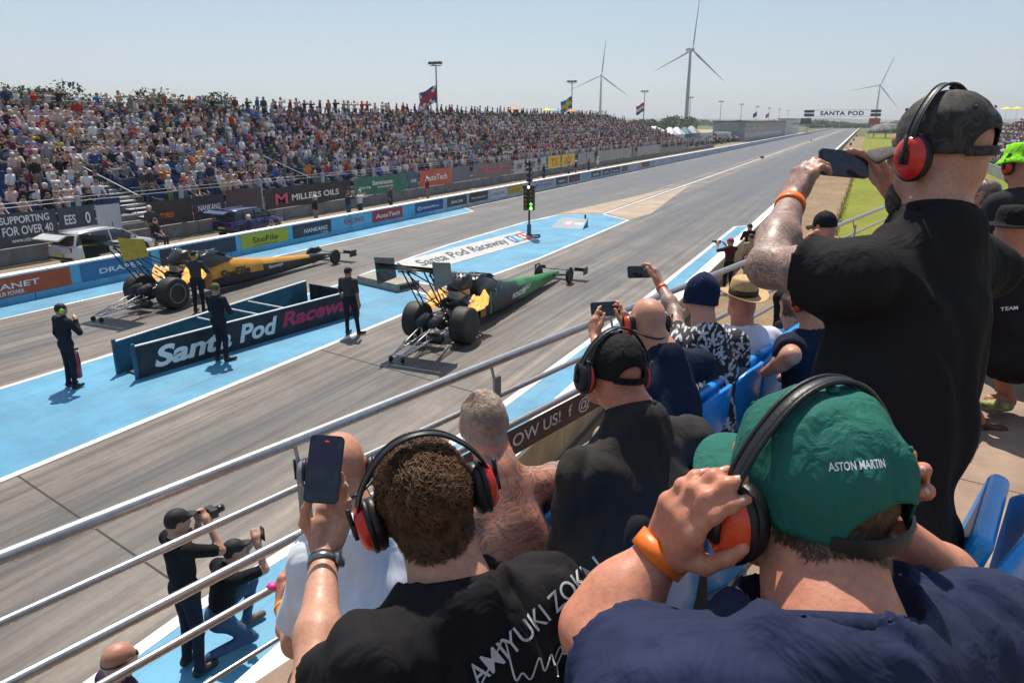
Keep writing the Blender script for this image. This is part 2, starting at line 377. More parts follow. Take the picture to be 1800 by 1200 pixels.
# mown grass edge: ragged tufts along the earth strip
gv = []; gf = []
for i in range(2600):
    y = 34+rng.random()**2*130; t = (y-40)/260; xe = -.75+1.15*t
    x = xe+rng.normal(0, .10); h = .05+.08*rng.random(); a = rng.random()*6.28; w = .02
    o = len(gv); gv += [(x-w*math.cos(a), y-w*math.sin(a), -.02), (x+w*math.cos(a), y+w*math.sin(a), -.02), (x+rng.normal(0, .03), y+rng.normal(0, .03), h)]; gf.append((o, o+1, o+2))
tag(mk('grass_tufts', np.array(gv), np.array(gf), grass), 'ragged grass growing along the edge of the earth strip', 'grass', kind='stuff')
# blue painted zones and the white lines round them
def line(name, pts, w, z=.008, closed=False, m=None):
    mb = MB(); P = [np.array(p, float) for p in pts]; n = len(P)
    def off(i):
        ds = []
        if i > 0 or closed: ds.append(P[i]-P[i-1])
        if i < n-1 or closed: ds.append(P[(i+1) % n]-P[i])
        ds = [d/np.linalg.norm(d) for d in ds]; t = sum(ds); t /= np.linalg.norm(t); nn = np.array([-t[1], t[0]]); k = 1/max(.4, abs(np.dot(nn, [-ds[0][1], ds[0][0]])))
        return nn*w/2*k
    V = []
    for i in range(n): o = off(i); V += [(*(P[i]+o), z), (*(P[i]-o), z)]
    F = []
    for i in range(n if closed else n-1): j = (i+1) % n; F.append((2*i, 2*i+1, 2*j+1, 2*j))
    return tag(mk(name, V, F, m or WHITE), kind='structure')
SAND = m_paint('bare_sandy_concrete', (.46, .33, .21), .9, (.24, .19, .15))
sheet('bare_concrete_patch', [(-13.25, 42.3), (-11.3, 40.1), (-10.9, 43.5), (-12.0, 54), (-13.1, 66)], .003, SAND); sheet('bare_concrete_strip', [(-15.9, 40.9), (-13.6, 42.4), (-13.75, 62), (-15.0, 50)], .003, SAND)
ISL1 = [(-15.5, -14), (-11.35, -14), (-11.2, 19.25), (-13.1, 19.95), (-14.9, 20.0), (-15.3, 19.6)]
ISL2 = [(-15.6, 21.2), (-11.5, 20.7), (-11.15, 26.8), (-11.25, 39.8), (-13.4, 42.0), (-15.6, 40.5), (-16.1, 36.9), (-16.1, 28.5)]
sheet('blue_centre_island_paint', ISL1, .004, BLUE); sheet('blue_tree_island_paint', ISL2, .004, BLUE)
LB = [(-22.62, -14), (-20.95, -14), (-20.95, 40.0), (-22.62, 41.8)]; sheet('blue_left_margin_paint', LB, .004, BLUE)
RB = [(-6.25, -14), (-4.0, -14), (-4.0, 41.4), (-5.5, 39.6), (-5.5, 20), (-5.75, 8.5), (-6.15, 5.0)]; sheet('blue_right_margin_paint', RB, .004, BLUE)
line('white_island_line', ISL1, .15, closed=True); line('white_tree_island_line', ISL2, .15, closed=True)
line('white_left_margin_line', [(-20.95, -14), (-20.95, 40.0), (-22.62, 41.8)], .13)
line('white_right_margin_line', [(-6.25, -14), (-6.15, 5.0), (-5.75, 8.5), (-5.5, 20), (-5.5, 39.6), (-4.0, 41.4)], .17)
line('white_centre_line', [(-13.4, 42), (-13.45, 640)], .17); line('white_left_lane_line', [(-22.1, 42), (-22.1, 500)], .09)
for yy in (-1.5, 6.2, 13.4):
    line('paving_joint', [(-11.25, yy), (-6.3, yy-1.1)], .025, .006, m=M('joint_tar', (.035, .033, .03), .8))

# ------------------------------------------------------------------ left barrier with its banners
CONC = M('barrier_concrete', (.40, .385, .36), .85, var=.14, scale=1.2, bump=.35, bscale=25, dirt=((.12, .11, .10), 1.7, .6))
LBLUE = M('barrier_blue_paint', (.12, .42, .62), .6, var=.12, scale=1.4, bump=.2, bscale=20, dirt=((.10, .16, .22), 1.2, .6))
PALEB = M('barrier_pale_paint', (.40, .47, .58), .6, var=.12, scale=1.0, bump=.2, bscale=20, dirt=((.13, .14, .17), .8, .55))
WCAP = M('barrier_white_cap', (.80, .79, .76), .6, var=.07, scale=2., bump=.2, bscale=30, dirt=((.3, .28, .25), 2.5, .4))
bar = empty('track_barrier', (-22.7, 0, 0), 0, 'long pale blue concrete barrier hung with banners beyond the left lane', 'barrier')
WX, WT = -22.7, .17      # centre and half thickness
ys = list(np.arange(-14, 130, 4.0))+[130, 160, 200, 260, 340, 420, 520, 640]
for a, b in zip(ys[:-1], ys[1:]):
    mb = MB(); mb.box((0, (a+b)/2, .40), (2*WT, b-a-.03, .80)); mb.box((0, (a+b)/2, .10), (2*WT+.10, b-a-.03, .20))
    s = mb.build('wall_section', LBLUE if b < 40 else PALEB, bar); 
    MB().box((0, (a+b)/2, .825), (2*WT+.04, b-a-.012, .05)).build('coping', WCAP, s)
TXW = M('print_white', (.80, .80, .80), .5, var=.05); TXD = M('print_black', (.02, .02, .022), .5); TXR = M('print_red', (.55, .03, .03), .5)
TXB = M('print_blue', (.03, .12, .42), .5); TXP = M('print_pink', (.70, .08, .16), .5); TXO = M('print_orange', (.75, .20, .03), .5)
def BM(n, c): return M('banner_'+n, c, .45, var=.10, scale=1.5, bump=.15, bscale=6, bdist=.02, dirt=((.12, .12, .12), 3, .25))
FX = WX+WT
def wyz(px): return atX(px, 470-(px*.178), FX)[1]
BAN = [(-34, 118, 'orange', (.50, .085, .03), [('PLANET', .26, .62, .30, TXW, .62), ('YOUR POWER', .2, .36, .24, TXW, .30)]),
       (136, 262, 'blue', (.035, .16, .34), [('DRAPER', .26, .62, .55, TXW, .5)]),
       (277, 306, 'black', (.02, .022, .03), [('o', .12, .3, .5, TXW, .5)]),
       (314, 411, 'midnight', (.02, .03, .06), [('Estuner', .24, .42, .38, TXW, .5)]),
       (421, 503, 'lime', (.50, .47, .02), [('SteFile', .36, .55, .5, TXD, .55), ('www.stefile.co.uk', .08, .5, .5, TXD, .22)]),
       (512, 580, 'charcoal', (.028, .04, .055), [('NANKANG', .30, .62, .58, TXW, .5), ('TYRES', .10, .2, .8, TXW, .2)]),
       (601, 639, None, None, [('RACING', .34, .95, .5, TXR, .6), ('www.racing.co.uk', .08, .8, .5, TXW, .22)]),
       (653, 706, 'red', (.42, .025, .035), [('AutoTech', .34, .8, .5, TXW, .55)]),
       (729, 778, 'navy', (.02, .06, .20), [('Speedflow', .24, .6, .55, TXW, .5), ('O', .3, .14, .14, TXW, .5)]),
       (785, 820, 'slate', (.035, .04, .05), [('SPICER', .24, .6, .5, TXW, .5)]),
       (824, 857, 'graphite', (.03, .03, .045), [('Raceparts', .2, .75, .5, TXW, .5)]),
       (862, 890, 'white', (.55, .56, .58), [('LIFELINE', .3, .8, .5, TXB, .5)]),
       (893, 918, 'yellow', (.45, .36, .02), [('HOLLEY', .3, .7, .5, TXR, .5)]),
       (926, 972, 'grey', (.33, .36, .44), [('VP', .3, .3, .3, TXB, .5), ('fuels', .26, .4, .7, TXB, .5)]),
       (978, 998, 'black', None, [('MSD', .3, .6, .5, TXW, .5)]), (1001, 1020, 'black', None, [('Roof', .3, .7, .5, TXR, .5)]),
       (1023, 1038, 'paleblue', (.22, .38, .48), []), (1040, 1057, 'teal', (.02, .07, .09), [('NGK', .3, .6, .5, TXW, .5)]),
       (1060, 1074, 'violet', (.05, .045, .12), [('ATL', .3, .6, .5, TXW, .5)]), (1076, 1091, 'slate', None, [('Sunoco', .3, .7, .5, TXW, .5)]),
       (1094, 1104, 'olive', (.10, .09, .03), []), (1129, 1143, 'brown', (.10, .05, .06), [])]
for a, b, cn, cc, tx in BAN:
    y0, y1 = wyz(a), wyz(b); z0, z1 = .12, .775; par = bar
    if cn:
        m = MATS.get('banner_'+cn) or BM(cn, cc)
        par = bevel(MB().box((WT+.0085, (y0+y1)/2, (z0+z1)/2), (.011, y1-y0, z1-z0)).build('banner', m, bar), .003, 1)
    for s, h, wf, cx, tm, cz in tx:
        text(s, (WT+.014+(0 if cn else -.006), y0+(y1-y0)*cx, z0+(z1-z0)*cz), (0, 1, 0), (0, 0, 1), h*(z1-z0), tm, par, w=wf*(y1-y0), bold=.015, off=.003, shear=.15 if s in ('NANKANG', 'AutoTech', 'RACING') else 0)

# ------------------------------------------------------------------ right barrier
rb = empty('edge_barrier', (-4.0, 0, 0), 0, 'low white topped concrete wall edging the right lane below the stand', 'barrier')
BUFF = M('barrier_buff', (.40, .30, .19), .85, var=.14, scale=1.5, bump=.35, bscale=20, dirt=((.18, .12, .07), 1.4, .6))
ys = list(np.arange(-14, 70, 3.5))+[70, 90, 120, 160, 220, 300, 400, 520, 640]
for a, b in zip(ys[:-1], ys[1:]):
    s = MB().box((0, (a+b)/2, .36), (.24, b-a-.02, .72)).build('wall_section', BUFF, rb)
    MB().box((0, (a+b)/2, .755), (.34, b-a-.01, .07)).build('coping', WCAP, s)
    MB().box((-.1285, (a+b)/2, .38), (.013, b-a-.02, .66)).build('track_face', WCAP, s)

# ------------------------------------------------------------------ spectator fence with big banners, before the far stand
FNX = -28.9
fen = empty('spectator_fence', (FNX, 0, 0), 0, 'grey post and wire fence carrying large banners in front of the far stand', 'fence')
GREYP = M('fence_post_grey', (.38, .38, .37), .6, var=.12, scale=5); STEEL = M('galvanised_steel', (.42, .43, .44), .38, .75, var=.12, scale=12)
PLINTH = M('plinth_grey', (.20, .20, .205), .85, var=.2, scale=1.2, bump=.3, dirt=((.07, .07, .07), 1.0, .6))
y = -16.
while y < 165:
    MB().box((.02, y, 1.15), (.14, .16, 2.3)).build('post', GREYP, fen); y += 5.2
for k in range(30): 
    a = -16+k*6.05; MB().box((0, a+3, .30), (.20, 6.0, .60)).build('plinth', PLINTH, fen)
mw = MB()
for z in (.9, 1.3, 1.7, 2.1, 2.25): mw.tube([(0, -16, z), (0, 165, z)], .012, 4)
mw.build('wires', STEEL, fen)
def fyz(px): return atX(px, 440-px*.158, FNX+.1)[1]
FB = [(-40, 106, 'dusk', (.05, .06, .075), [('SUPPORTING', .22, .6, .60, TXW, .80), ('FOR OVER 40', .26, .62, .62, TXW, .48), ('www.nitro.com', .12, .4, .6, TXW, .2)], 1.9),
      (108, 172, 'dusk', None, [('EES', .3, .3, .3, TXW, .62), ('0', .36, .14, .78, TXW, .62)], 1.9), (175, 216, 'board', (.50, .52, .55), [('J', .2, .08, .55, TXB, .3)], 1.85),
      (262, 340, 'umber', (.045, .03, .03), [('TYRES', .2, .3, .4, TXO, .4)], 1.75), (341, 396, 'night', (.022, .022, .035), [('NANKANG', .26, .7, .5, TXW, .5), ('/', .4, .06, .08, TXR, .5)], 1.75),
      (400, 462, 'plum', (.07, .04, .06), [], 1.9),
      (466, 616, 'soot', (.022, .02, .024), [('MILLERS OILS', .30, .56, .56, TXW, .45), ('M', .52, .13, .17, TXP, .45)], 1.75),
      (623, 716, 'green', (.012, .16, .11), [('Stevensons', .26, .38, .5, TXW, .66), ('Racing', .16, .2, .18, TXW, .45), ('motorsport', .14, .3, .55, TXW, .38)], 1.75),
      (717, 735, 'bluegreen', (.01, .10, .16), [('Oil', .2, .5, .5, TXW, .5)], 1.75),
      (738, 792, 'vermilion', (.55, .085, .045), [('AutoTech', .36, .72, .5, TXW, .52)], 1.8), (795, 826, 'slategrey', (.12, .14, .17), [], 1.8),
      (831, 898, 'smoke', (.17, .15, .15), [('WILDCAT', .34, .55, .45, TXP, .55), ('RACE', .2, .2, .85, TXR, .45)], 1.8),
      (903, 922, 'frost', (.42, .42, .45), [('W', .5, .5, .5, TXD, .5)], 1.8), (925, 944, 'frost', None, [('GT', .5, .6, .5, TXD, .5)], 1.8), (950, 960, 'ice', (.35, .45, .48), [], 1.8),
      (963, 985, 'sun', (.72, .52, .03), [('TE', .6, .6, .5, TXO, .5)], 1.85), (987, 1010, 'sun', None, [('XV', .6, .6, .5, TXO, .5)], 1.85),
      (1016, 1030, 'mist', (.30, .30, .31), [], 1.8), (1031, 1044, 'mist', None, [], 1.8), (1050, 1095, 'mist', None, [], 1.8), (1097, 1110, 'mist', None, [], 1.8), (1120, 1160, 'mist', None, [], 1.8)]
for a, b, cn, cc, tx, ztop in FB:
    y0, y1 = fyz(a), fyz(b); m = MATS.get('banner_'+cn) or BM(cn, cc); z0 = .62; n = max(2, int((y1-y0)/.8))
    V = []; F = []
    for i in range(n+1):
        yy = y0+(y1-y0)*i/n; xx = .125+.02*math.sin(i*2.1+a)
        V += [(xx, yy, z0+.02*math.sin(i)), (xx, yy, ztop), (xx-.012, yy, z0+.02*math.sin(i)), (xx-.012, yy, ztop)]
    for i in range(n): q = i*4; F += [(q, q+4, q+5, q+1), (q+2, q+3, q+7, q+6), (q+1, q+5, q+7, q+3), (q, q+2, q+6, q+4)]
    F += [(0, 1, 3, 2), (n*4, n*4+2, n*4+3, n*4+1)]
    p = mk('banner', V, F, m, fen)
    for s, h, wf, cx, tm, cz in tx:
        text(s, (.15, y0+(y1-y0)*cx, z0+(ztop-z0)*cz), (0, 1, 0), (0, 0, 1), h*(ztop-z0), tm, p, w=wf*(y1-y0), bold=.02)

# ------------------------------------------------------------------ turbines
TURB = M('turbine_grey', (.17, .18, .19), .6, var=.05, scale=.05)
def turbine(px, py, Y, hub, blade, rot, yaw, label, taper=1.):
    v = C_F+C_R*(px-900)/FPX+C_U*(600-py)/FPX; p = v*(Y/v[1]); x = p[0]; z = CAM_H+p[2]
    t = empty('wind_turbine', (x, Y, 0), 0, label, 'wind turbine', 'wind turbines on the horizon')
    r0 = .030*hub; mb = MB(); mb.lathe([(r0, -2), (r0*.9, z*.3), (r0*.72, z*.7), (r0*.55, z*.985)], (0, 0, 0), (0, 0, 1), 20); mb.build('tower', TURB, t, True)
    n = np.array([math.sin(yaw), -math.cos(yaw), 0]); s = np.array([math.cos(yaw), math.sin(yaw), 0]); u = np.array([0, 0, 1.])
    b0 = np.array([0, 0, z]); L = hub*.115
    mb = MB(); R = np.stack([s, n, u], 1); mb.box(b0-n*L*.25+u*.1, (hub*.045, L, hub*.05), R); bevel(mb.build('nacelle', TURB, t), hub*.012, 2)
    hc = b0+n*L*.38; mb = MB(); mb.lathe([(hub*.024, -hub*.02), (hub*.026, 0), (hub*.02, hub*.02), (.01, hub*.035)], hc, n, 14); mb.build('hub', TURB, t, True)
    for k in range(3):
        a = rot+k*2*math.pi/3; d = s*math.sin(a)+u*math.cos(a); c = np.cross(n, d); secs = []
        for q, ch, th in ((.0, .022, .022), (.06, .024, .022), (.14, .05, .016), (.25, .046, .012), (.5, .032, .008), (.8, .018, .004), (.97, .008, .002), (1., .002, .001)):
            pc = hc+d*blade*q+n*blade*.02*q; ch *= blade*.9; th *= blade*.9; tw = .35*(1-q)
            cc_ = c*math.cos(tw)+n*math.sin(tw); nn = np.cross(d, cc_)
            secs.append([pc+cc_*ch*.35, pc+nn*th*.5, pc-cc_*ch*.65, pc-nn*th*.5])
        mb = MB(); mb.loft(secs); mb.build('blade', TURB, t, True)
turbine(1214, 88, 880, 78, 56, .08, math.radians(50), 'tallest wind turbine standing over the middle of the track')
turbine(1057, 133, 1307, 78, 60, .10, math.radians(20), 'mid distance wind turbine behind the far end of the crowd')
turbine(1547, 150, 1850, 78, 66, .34, math.radians(10), 'small far wind turbine right of the finish gantry')

# ------------------------------------------------------------------ floodlight poles with flags
POLE = M('pole_steel', (.16, .165, .17), .5, .4, var=.1); LAMPG = M('floodlight_body', (.10, .105, .11), .4, .3)
def flag_mat(kind):
    return {'union': M('flag_union', (.20, .05, .09), .7, var=.4, scale=3), 'sweden': M('flag_blue', (.02, .14, .38), .7), 'dutch': M('flag_red', (.55, .05, .05), .7)}[kind]
FY = M('flag_yellow', (.75, .55, .03), .7); FW = M('flag_white', (.75, .75, .75), .7); FR = M('flag_crimson', (.50, .03, .05), .7); FBm = M('flag_navy', (.03, .06, .28), .7)
ORD = ['nearest', 'second nearest', 'third nearest', 'fourth nearest', 'fifth nearest', 'sixth nearest', 'seventh nearest', 'eighth nearest', 'ninth nearest', 'farthest']
for k, Y in enumerate((77.7, 122.4, 168.7, 217.7, 267.5, 315, 362, 410, 460, 515)):
    h = 11.3+.04*k; f = {0: 'a British flag', 1: 'a blue and yellow flag', 2: 'a tricolour flag', 6: 'a dark flag', 7: 'a red flag'}.get(k)
    t = empty('floodlight_pole', (-45.2, Y, 0), 0, f'{ORD[k]} of the floodlight poles behind the far stand'+(f', flying {f}' if f else ''), 'floodlight', 'floodlight poles')
    mb = MB(); mb.lathe([(.13, -.1), (.10, 5), (.07, h)], (0, 0, 0), (0, 0, 1), 10); mb.build('pole', POLE, t, True)
    mb = MB(); mb.bar((-.75, 0, h), (.75, 0, h), .08, .08); mb.bar((0, -.75, h+.02), (0, .75, h+.02), .08, .08); mb.build('crossarm', POLE, t)
    for q in (-.6, 0., .6):
        mb = MB(); mb.box((q, -.15, h+.28), (.48, .5, .30), None, 0, .8); bevel(mb.build('lamp', LAMPG, t), .03, 1)
    if f:
        fm = [FBm, flag_mat('sweden'), FR, FBm, FBm, FBm, TXD, FR][k]; zt = h-2.1; V = []; F = []; nx, nz = 10, 6; W_, H_ = 2.3, 1.9
        for j in range(2):
            for i in range(nx+1):
                for q in range(nz+1):
                    u = i/nx; V.append((-.05-u*W_*.55+.02*j, -u*W_*.75+.22*math.sin(u*6+q*.3)*u, zt-q/nz*H_-u*.95+.1*math.sin(u*7)))
        o2 = (nx+1)*(nz+1)
        for i in range(nx):
            for q in range(nz): a = i*(nz+1)+q; F.append((a, a+nz+1, a+nz+2, a+1)); F.append((o2+a, o2+a+1, o2+a+nz+2, o2+a+nz+1))
        mi = []
        for i in range(nx):
            for q in range(nz):
                if k == 1: c = 1 if (q in (2, 3) or i in (3, 4)) else 0
                elif k == 2: c = 0 if q < 2 else (2 if q < 4 else 3)
                elif k == 0: c = 4 if (q in (2, 3) or i in (4, 5)) else (2 if abs(i/nx-q/nz) < .13 or abs(1-i/nx-q/nz) < .13 else 0)
                else: c = 0
                mi += [c, c]
        mk('flag', V, F, [fm, FY, FW, FBm, FR], t, False, mi)

# ------------------------------------------------------------------ finish gantry
ga = empty('finish_gantry', (-9., 345, 0), 0, 'far finish line gantry with black lettering over the track', 'gantry')
BOARD = M('gantry_board', (.03, .032, .04), .5); TRW = M('gantry_white', (.62, .64, .66), .5)
for s, X in ((-1, -13.4), (1, 12.6)):
    mb = MB()
    for a, b in ((-.4, -.4), (.4, -.4), (.4, .4), (-.4, .4)): mb.bar((X+a, b, 0), (X+a, b, 8.6), .12, .12)
    for q in range(8): mb.bar((X-.4, -.4, q*1.05), (X+.4, -.4, q*1.05+1), .07, .07); mb.bar((X+.4, .4, q*1.05), (X-.4, .4, q*1.05+1), .07, .07)
    mb.build('tower', STEEL, ga)
mb = MB()
for zz in (7.25, 9.75):
    for yy in (-.3, .3): mb.bar((-15, yy, zz), (14, yy, zz), .14, .14)
mb.build('truss', STEEL, ga)
for a, b in ((-15, -11), (10.2, 14)):
    for z0, z1 in ((7.3, 8.4), (8.7, 9.8)): MB().box(((a+b)/2, -.55, (z0+z1)/2), (b-a, .15, z1-z0)).build('scoreboard', BOARD, ga)
text('SANTA POD', (-.5, -.47, 8.5), (1, 0, 0), (0, 0, 1), 1.75, TXD, ga, w=16.5, bold=.045, off=.03, spacing=1.15)
for X, c in ((-14, (.20, .05, .06)), (12, (.45, .03, .05))):
    MB().box((X, -.5, 5.4), (4.2, .4, 2.3)).build('booth', M('booth_red' if X > 0 else 'booth_dark', c if X > 0 else (.05, .05, .07), .6), ga)
# ------------------------------------------------------------------ smooth bodies: blended limbs -> one continuous surface
def A(*p): return np.array(p, dtype=np.float32)
def cone(a, b, ra, rb, lab=0): return ('c', np.asarray(a, np.float32), np.asarray(b, np.float32), float(ra), float(rb), lab)
def ellp(c, r, R=None, lab=0): return ('e', np.asarray(c, np.float32), np.asarray(r, np.float32), np.eye(3, dtype=np.float32) if R is None else np.asarray(R, np.float32), None, lab)
def pd(pr, P):
    if pr[0] == 'c':
        _, a, b, ra, rb, _l = pr; ba = b-a; q = P-a; t = np.clip((q@ba)/max(float(ba@ba), 1e-9), 0, 1)
        return np.linalg.norm(q-t[:, None]*ba, axis=1)-(ra+t*(rb-ra))
    _, c, r, R, _n, _l = pr; q = (P-c)@R; k0 = np.linalg.norm(q/r, axis=1); k1 = np.linalg.norm(q/(r*r), axis=1)
    return k0*(k0-1)/np.maximum(k1, 1e-6)
def smin(a, b, k):
    h = np.maximum(k-np.abs(a-b), 0)/k
    return np.minimum(a, b)-h*h*k*.25
def union(prims, k):
    def f(P):
        d = None
        for pr in prims:
            e = pd(pr, P); d = e if d is None else smin(d, e, k)
        return d
    return f
def bounds(prims, pad):
    lo = np.full(3, 1e9); hi = -lo
    for pr in prims:
        if pr[0] == 'c':
            for p, r in ((pr[1], pr[3]), (pr[2], pr[4])): lo = np.minimum(lo, p-r); hi = np.maximum(hi, p+r)
        else:
            r = float(pr[2].max()); lo = np.minimum(lo, pr[1]-r); hi = np.maximum(hi, pr[1]+r)
    return lo-pad, hi+pad
def polygonise(f, lo, hi, h, B=6):
    nb = np.ceil((hi-lo)/(h*B)).astype(int)+1; n = nb*B+1
    g = [np.arange(k) for k in nb]; bi = np.stack(np.meshgrid(*g, indexing='ij'), -1).reshape(-1, 3)
    cc = (lo+(bi+.5)*h*B).astype(np.float32); dc = f(cc)
    D = np.empty(n, np.float32); big = np.where(dc < 0, -1., 1.)
    for s in range(1):
        Dv = np.repeat(np.repeat(np.repeat(big.reshape(nb), B, 0), B, 1), B, 2); D[:-1, :-1, :-1] = Dv
        D[-1], D[:, -1], D[:, :, -1] = 1, 1, 1
    act = bi[np.abs(dc) < h*B*1.05]
    if len(act) == 0: return np.zeros((0, 3)), np.zeros((0, 4), int)
    o = np.stack(np.meshgrid(*[np.arange(B+1)]*3, indexing='ij'), -1).reshape(-1, 3)
    CH = max(1, 400000//len(o))
    for i in range(0, len(act), CH):
        idx = (act[i:i+CH, None, :]*B+o[None]).reshape(-1, 3)
        D[idx[:, 0], idx[:, 1], idx[:, 2]] = f((lo+idx*h).astype(np.float32))
    ins = D < 0; c = np.zeros([k-1 for k in n], np.int8); sl = lambda a, d: a[d[0]:a.shape[0]-1+d[0], d[1]:a.shape[1]-1+d[1], d[2]:a.shape[2]-1+d[2]]
    offs = [(x, y, z) for x in (0, 1) for y in (0, 1) for z in (0, 1)]
    for d in offs: c += sl(ins, d)
    mask = (c > 0) & (c < 8); ci = np.argwhere(mask); vid = np.full(mask.shape, -1, np.int32); vid[mask] = np.arange(len(ci))
    val = np.stack([D[ci[:, 0]+d[0], ci[:, 1]+d[1], ci[:, 2]+d[2]] for d in offs], 1); O = np.array(offs, np.float32)
    acc = np.zeros((len(ci), 3), np.float32); cnt = np.zeros(len(ci), np.float32)
    for i in range(8):
        for j in range(i+1, 8):
            if np.abs(O[i]-O[j]).sum() != 1: continue
            a, b = val[:, i], val[:, j]; m = (a < 0) != (b < 0); t = np.where(m, a/np.where(m, a-b, 1), 0)
            acc += np.where(m[:, None], O[i]+t[:, None]*(O[j]-O[i]), 0); cnt += m
    V = lo+(ci+acc/np.maximum(cnt, 1)[:, None])*h
    Q = []
    for ax in range(3):
        d = [0, 0, 0]; d[ax] = 1; u, w = [k for k in range(3) if k != ax]
        a = ins[:n[0]-d[0], :n[1]-d[1], :n[2]-d[2]]; b = ins[d[0]:, d[1]:, d[2]:]
        e = np.argwhere(a != b); e = e[(e[:, u] > 0) & (e[:, w] > 0) & (e[:, u] < n[u]-1) & (e[:, w] < n[w]-1)]
        fl = a[e[:, 0], e[:, 1], e[:, 2]]
        def cell(du, dw):
            q = e.copy(); q[:, u] += du; q[:, w] += dw; return vid[q[:, 0], q[:, 1], q[:, 2]]
        q = np.stack([cell(-1, -1), cell(0, -1), cell(0, 0), cell(-1, 0)], 1)
        if ax == 1: fl = ~fl
        q[~fl] = q[~fl][:, ::-1]; Q.append(q[(q >= 0).all(1)])
    return V, np.concatenate(Q)
def labels(prims, C):
    best = None; lab = np.zeros(len(C), int)
    for pr in prims:
        d = pd(pr, C.astype(np.float32))
        if best is None: best = d; lab[:] = pr[5]
        else: m = d < best; best = np.where(m, d, best); lab[m] = pr[5]
    return lab
def body_mesh(prims, k, h, cut=None, disp=None):
    u = union(prims, k)
    def f(P):
        d = u(P)
        if disp is not None: d = d+disp(P)
        if cut is not None: d = cut(P, d)
        return d
    lo, hi = bounds(prims, h*4+.03)
    return polygonise(f, lo, hi, h)
def face_labels(prims, V, Q): return labels(prims, V[Q].mean(1))
_H = np.random.default_rng(3).random(4096).astype(np.float32)
def vnoise(P):
    i = np.floor(P).astype(np.int64); f = (P-i).astype(np.float32); f = f*f*(3-2*f); r = 0
    for a in (0, 1):
        for b in (0, 1):
            for c in (0, 1):
                hsh = ((i[:, 0]+a)*73856093 ^ (i[:, 1]+b)*19349663 ^ (i[:, 2]+c)*83492791) & 4095
                w = (f[:, 0] if a else 1-f[:, 0])*(f[:, 1] if b else 1-f[:, 1])*(f[:, 2] if c else 1-f[:, 2])
                r = r+_H[hsh]*w
    return r*2-1
def folds(amp, freq=14., seed=0., zs=.45):
    """long soft creases, mostly running down the cloth"""
    def f(P):
        q = P*np.array([freq, freq, freq*zs], np.float32)+seed; w = vnoise(q*.6)
        return amp*(1-np.abs(vnoise(q+w[:, None]*1.3))*2)+amp*.5*vnoise(q*2.3+5)
    return f
def nrm(v): v = np.asarray(v, float); return v/(np.linalg.norm(v)+1e-9)
def headframe(fwd, up=(0, 0, 1), roll=0.):
    f = nrm(fwd); r = nrm(np.cross(f, up)); u = np.cross(r, f)
    if roll: r, u = r*math.cos(roll)+u*math.sin(roll), u*math.cos(roll)-r*math.sin(roll)
    return np.stack([r, f, u], 1)            # columns: right, forward, up
def head_prims(c, R, s=1., lab=0, face=True, ears=True):
    g = lambda x, y, z: np.asarray(c)+R@(np.array([x, y, z])*s)
    p = [ellp(g(0, -.012, .030), np.array([.076, .096, .088])*s, R, lab), ellp(g(0, .022, -.035), np.array([.061, .070, .075])*s, R, lab),
         ellp(g(0, -.045, -.035), np.array([.062, .055, .06])*s, R, lab), cone(g(-.035, .035, -.075), g(.035, .035, -.075), .030*s, .030*s, lab), cone(g(0, .06, -.09), g(0, .055, -.085), .024*s, .026*s, lab)]
    if face: p += [cone(g(0, .088, .012), g(0, .108, -.022), .008*s, .014*s, lab), cone(g(-.03, .082, .026), g(.03, .082, .026), .012*s, .012*s, lab), cone(g(-.016, .085, -.055), g(.016, .085, -.055), .009*s, .009*s, lab)]
    if ears: p += [ellp(g(sx*.079, -.008, -.008), np.array([.010, .020, .032])*s, R, lab) for sx in (-1, 1)]
    return p
def ik(a, t, l1, l2, pole):
    a, t = np.asarray(a, float), np.asarray(t, float); d = t-a; L = min(np.linalg.norm(d), (l1+l2)*.999); dn = nrm(d); t = a+dn*L
    x = (l1*l1-l2*l2+L*L)/(2*L); h = math.sqrt(max(0, l1*l1-x*x)); p = np.asarray(pole, float)-a; p = p-dn*np.dot(p, dn)
    return a+dn*x+nrm(p)*h, t
def simple_hand(w, d, lab, s=1.):
    """small mitt with a thumb and fingers for figures seen from afar"""
    d = nrm(d); sd, _, up = frame(d); out = [cone(w, w+d*.07*s, .034*s, .036*s, lab)]
    for k in range(4): out.append(cone(w+d*.07*s+sd*(.026-.017*k)*s, w+d*.15*s+sd*(.026-.017*k)*s-up*.02*s, .011*s, .008*s, lab))
    out.append(cone(w+d*.03*s+sd*.03*s, w+d*.09*s+sd*.06*s, .013*s, .010*s, lab)); return out
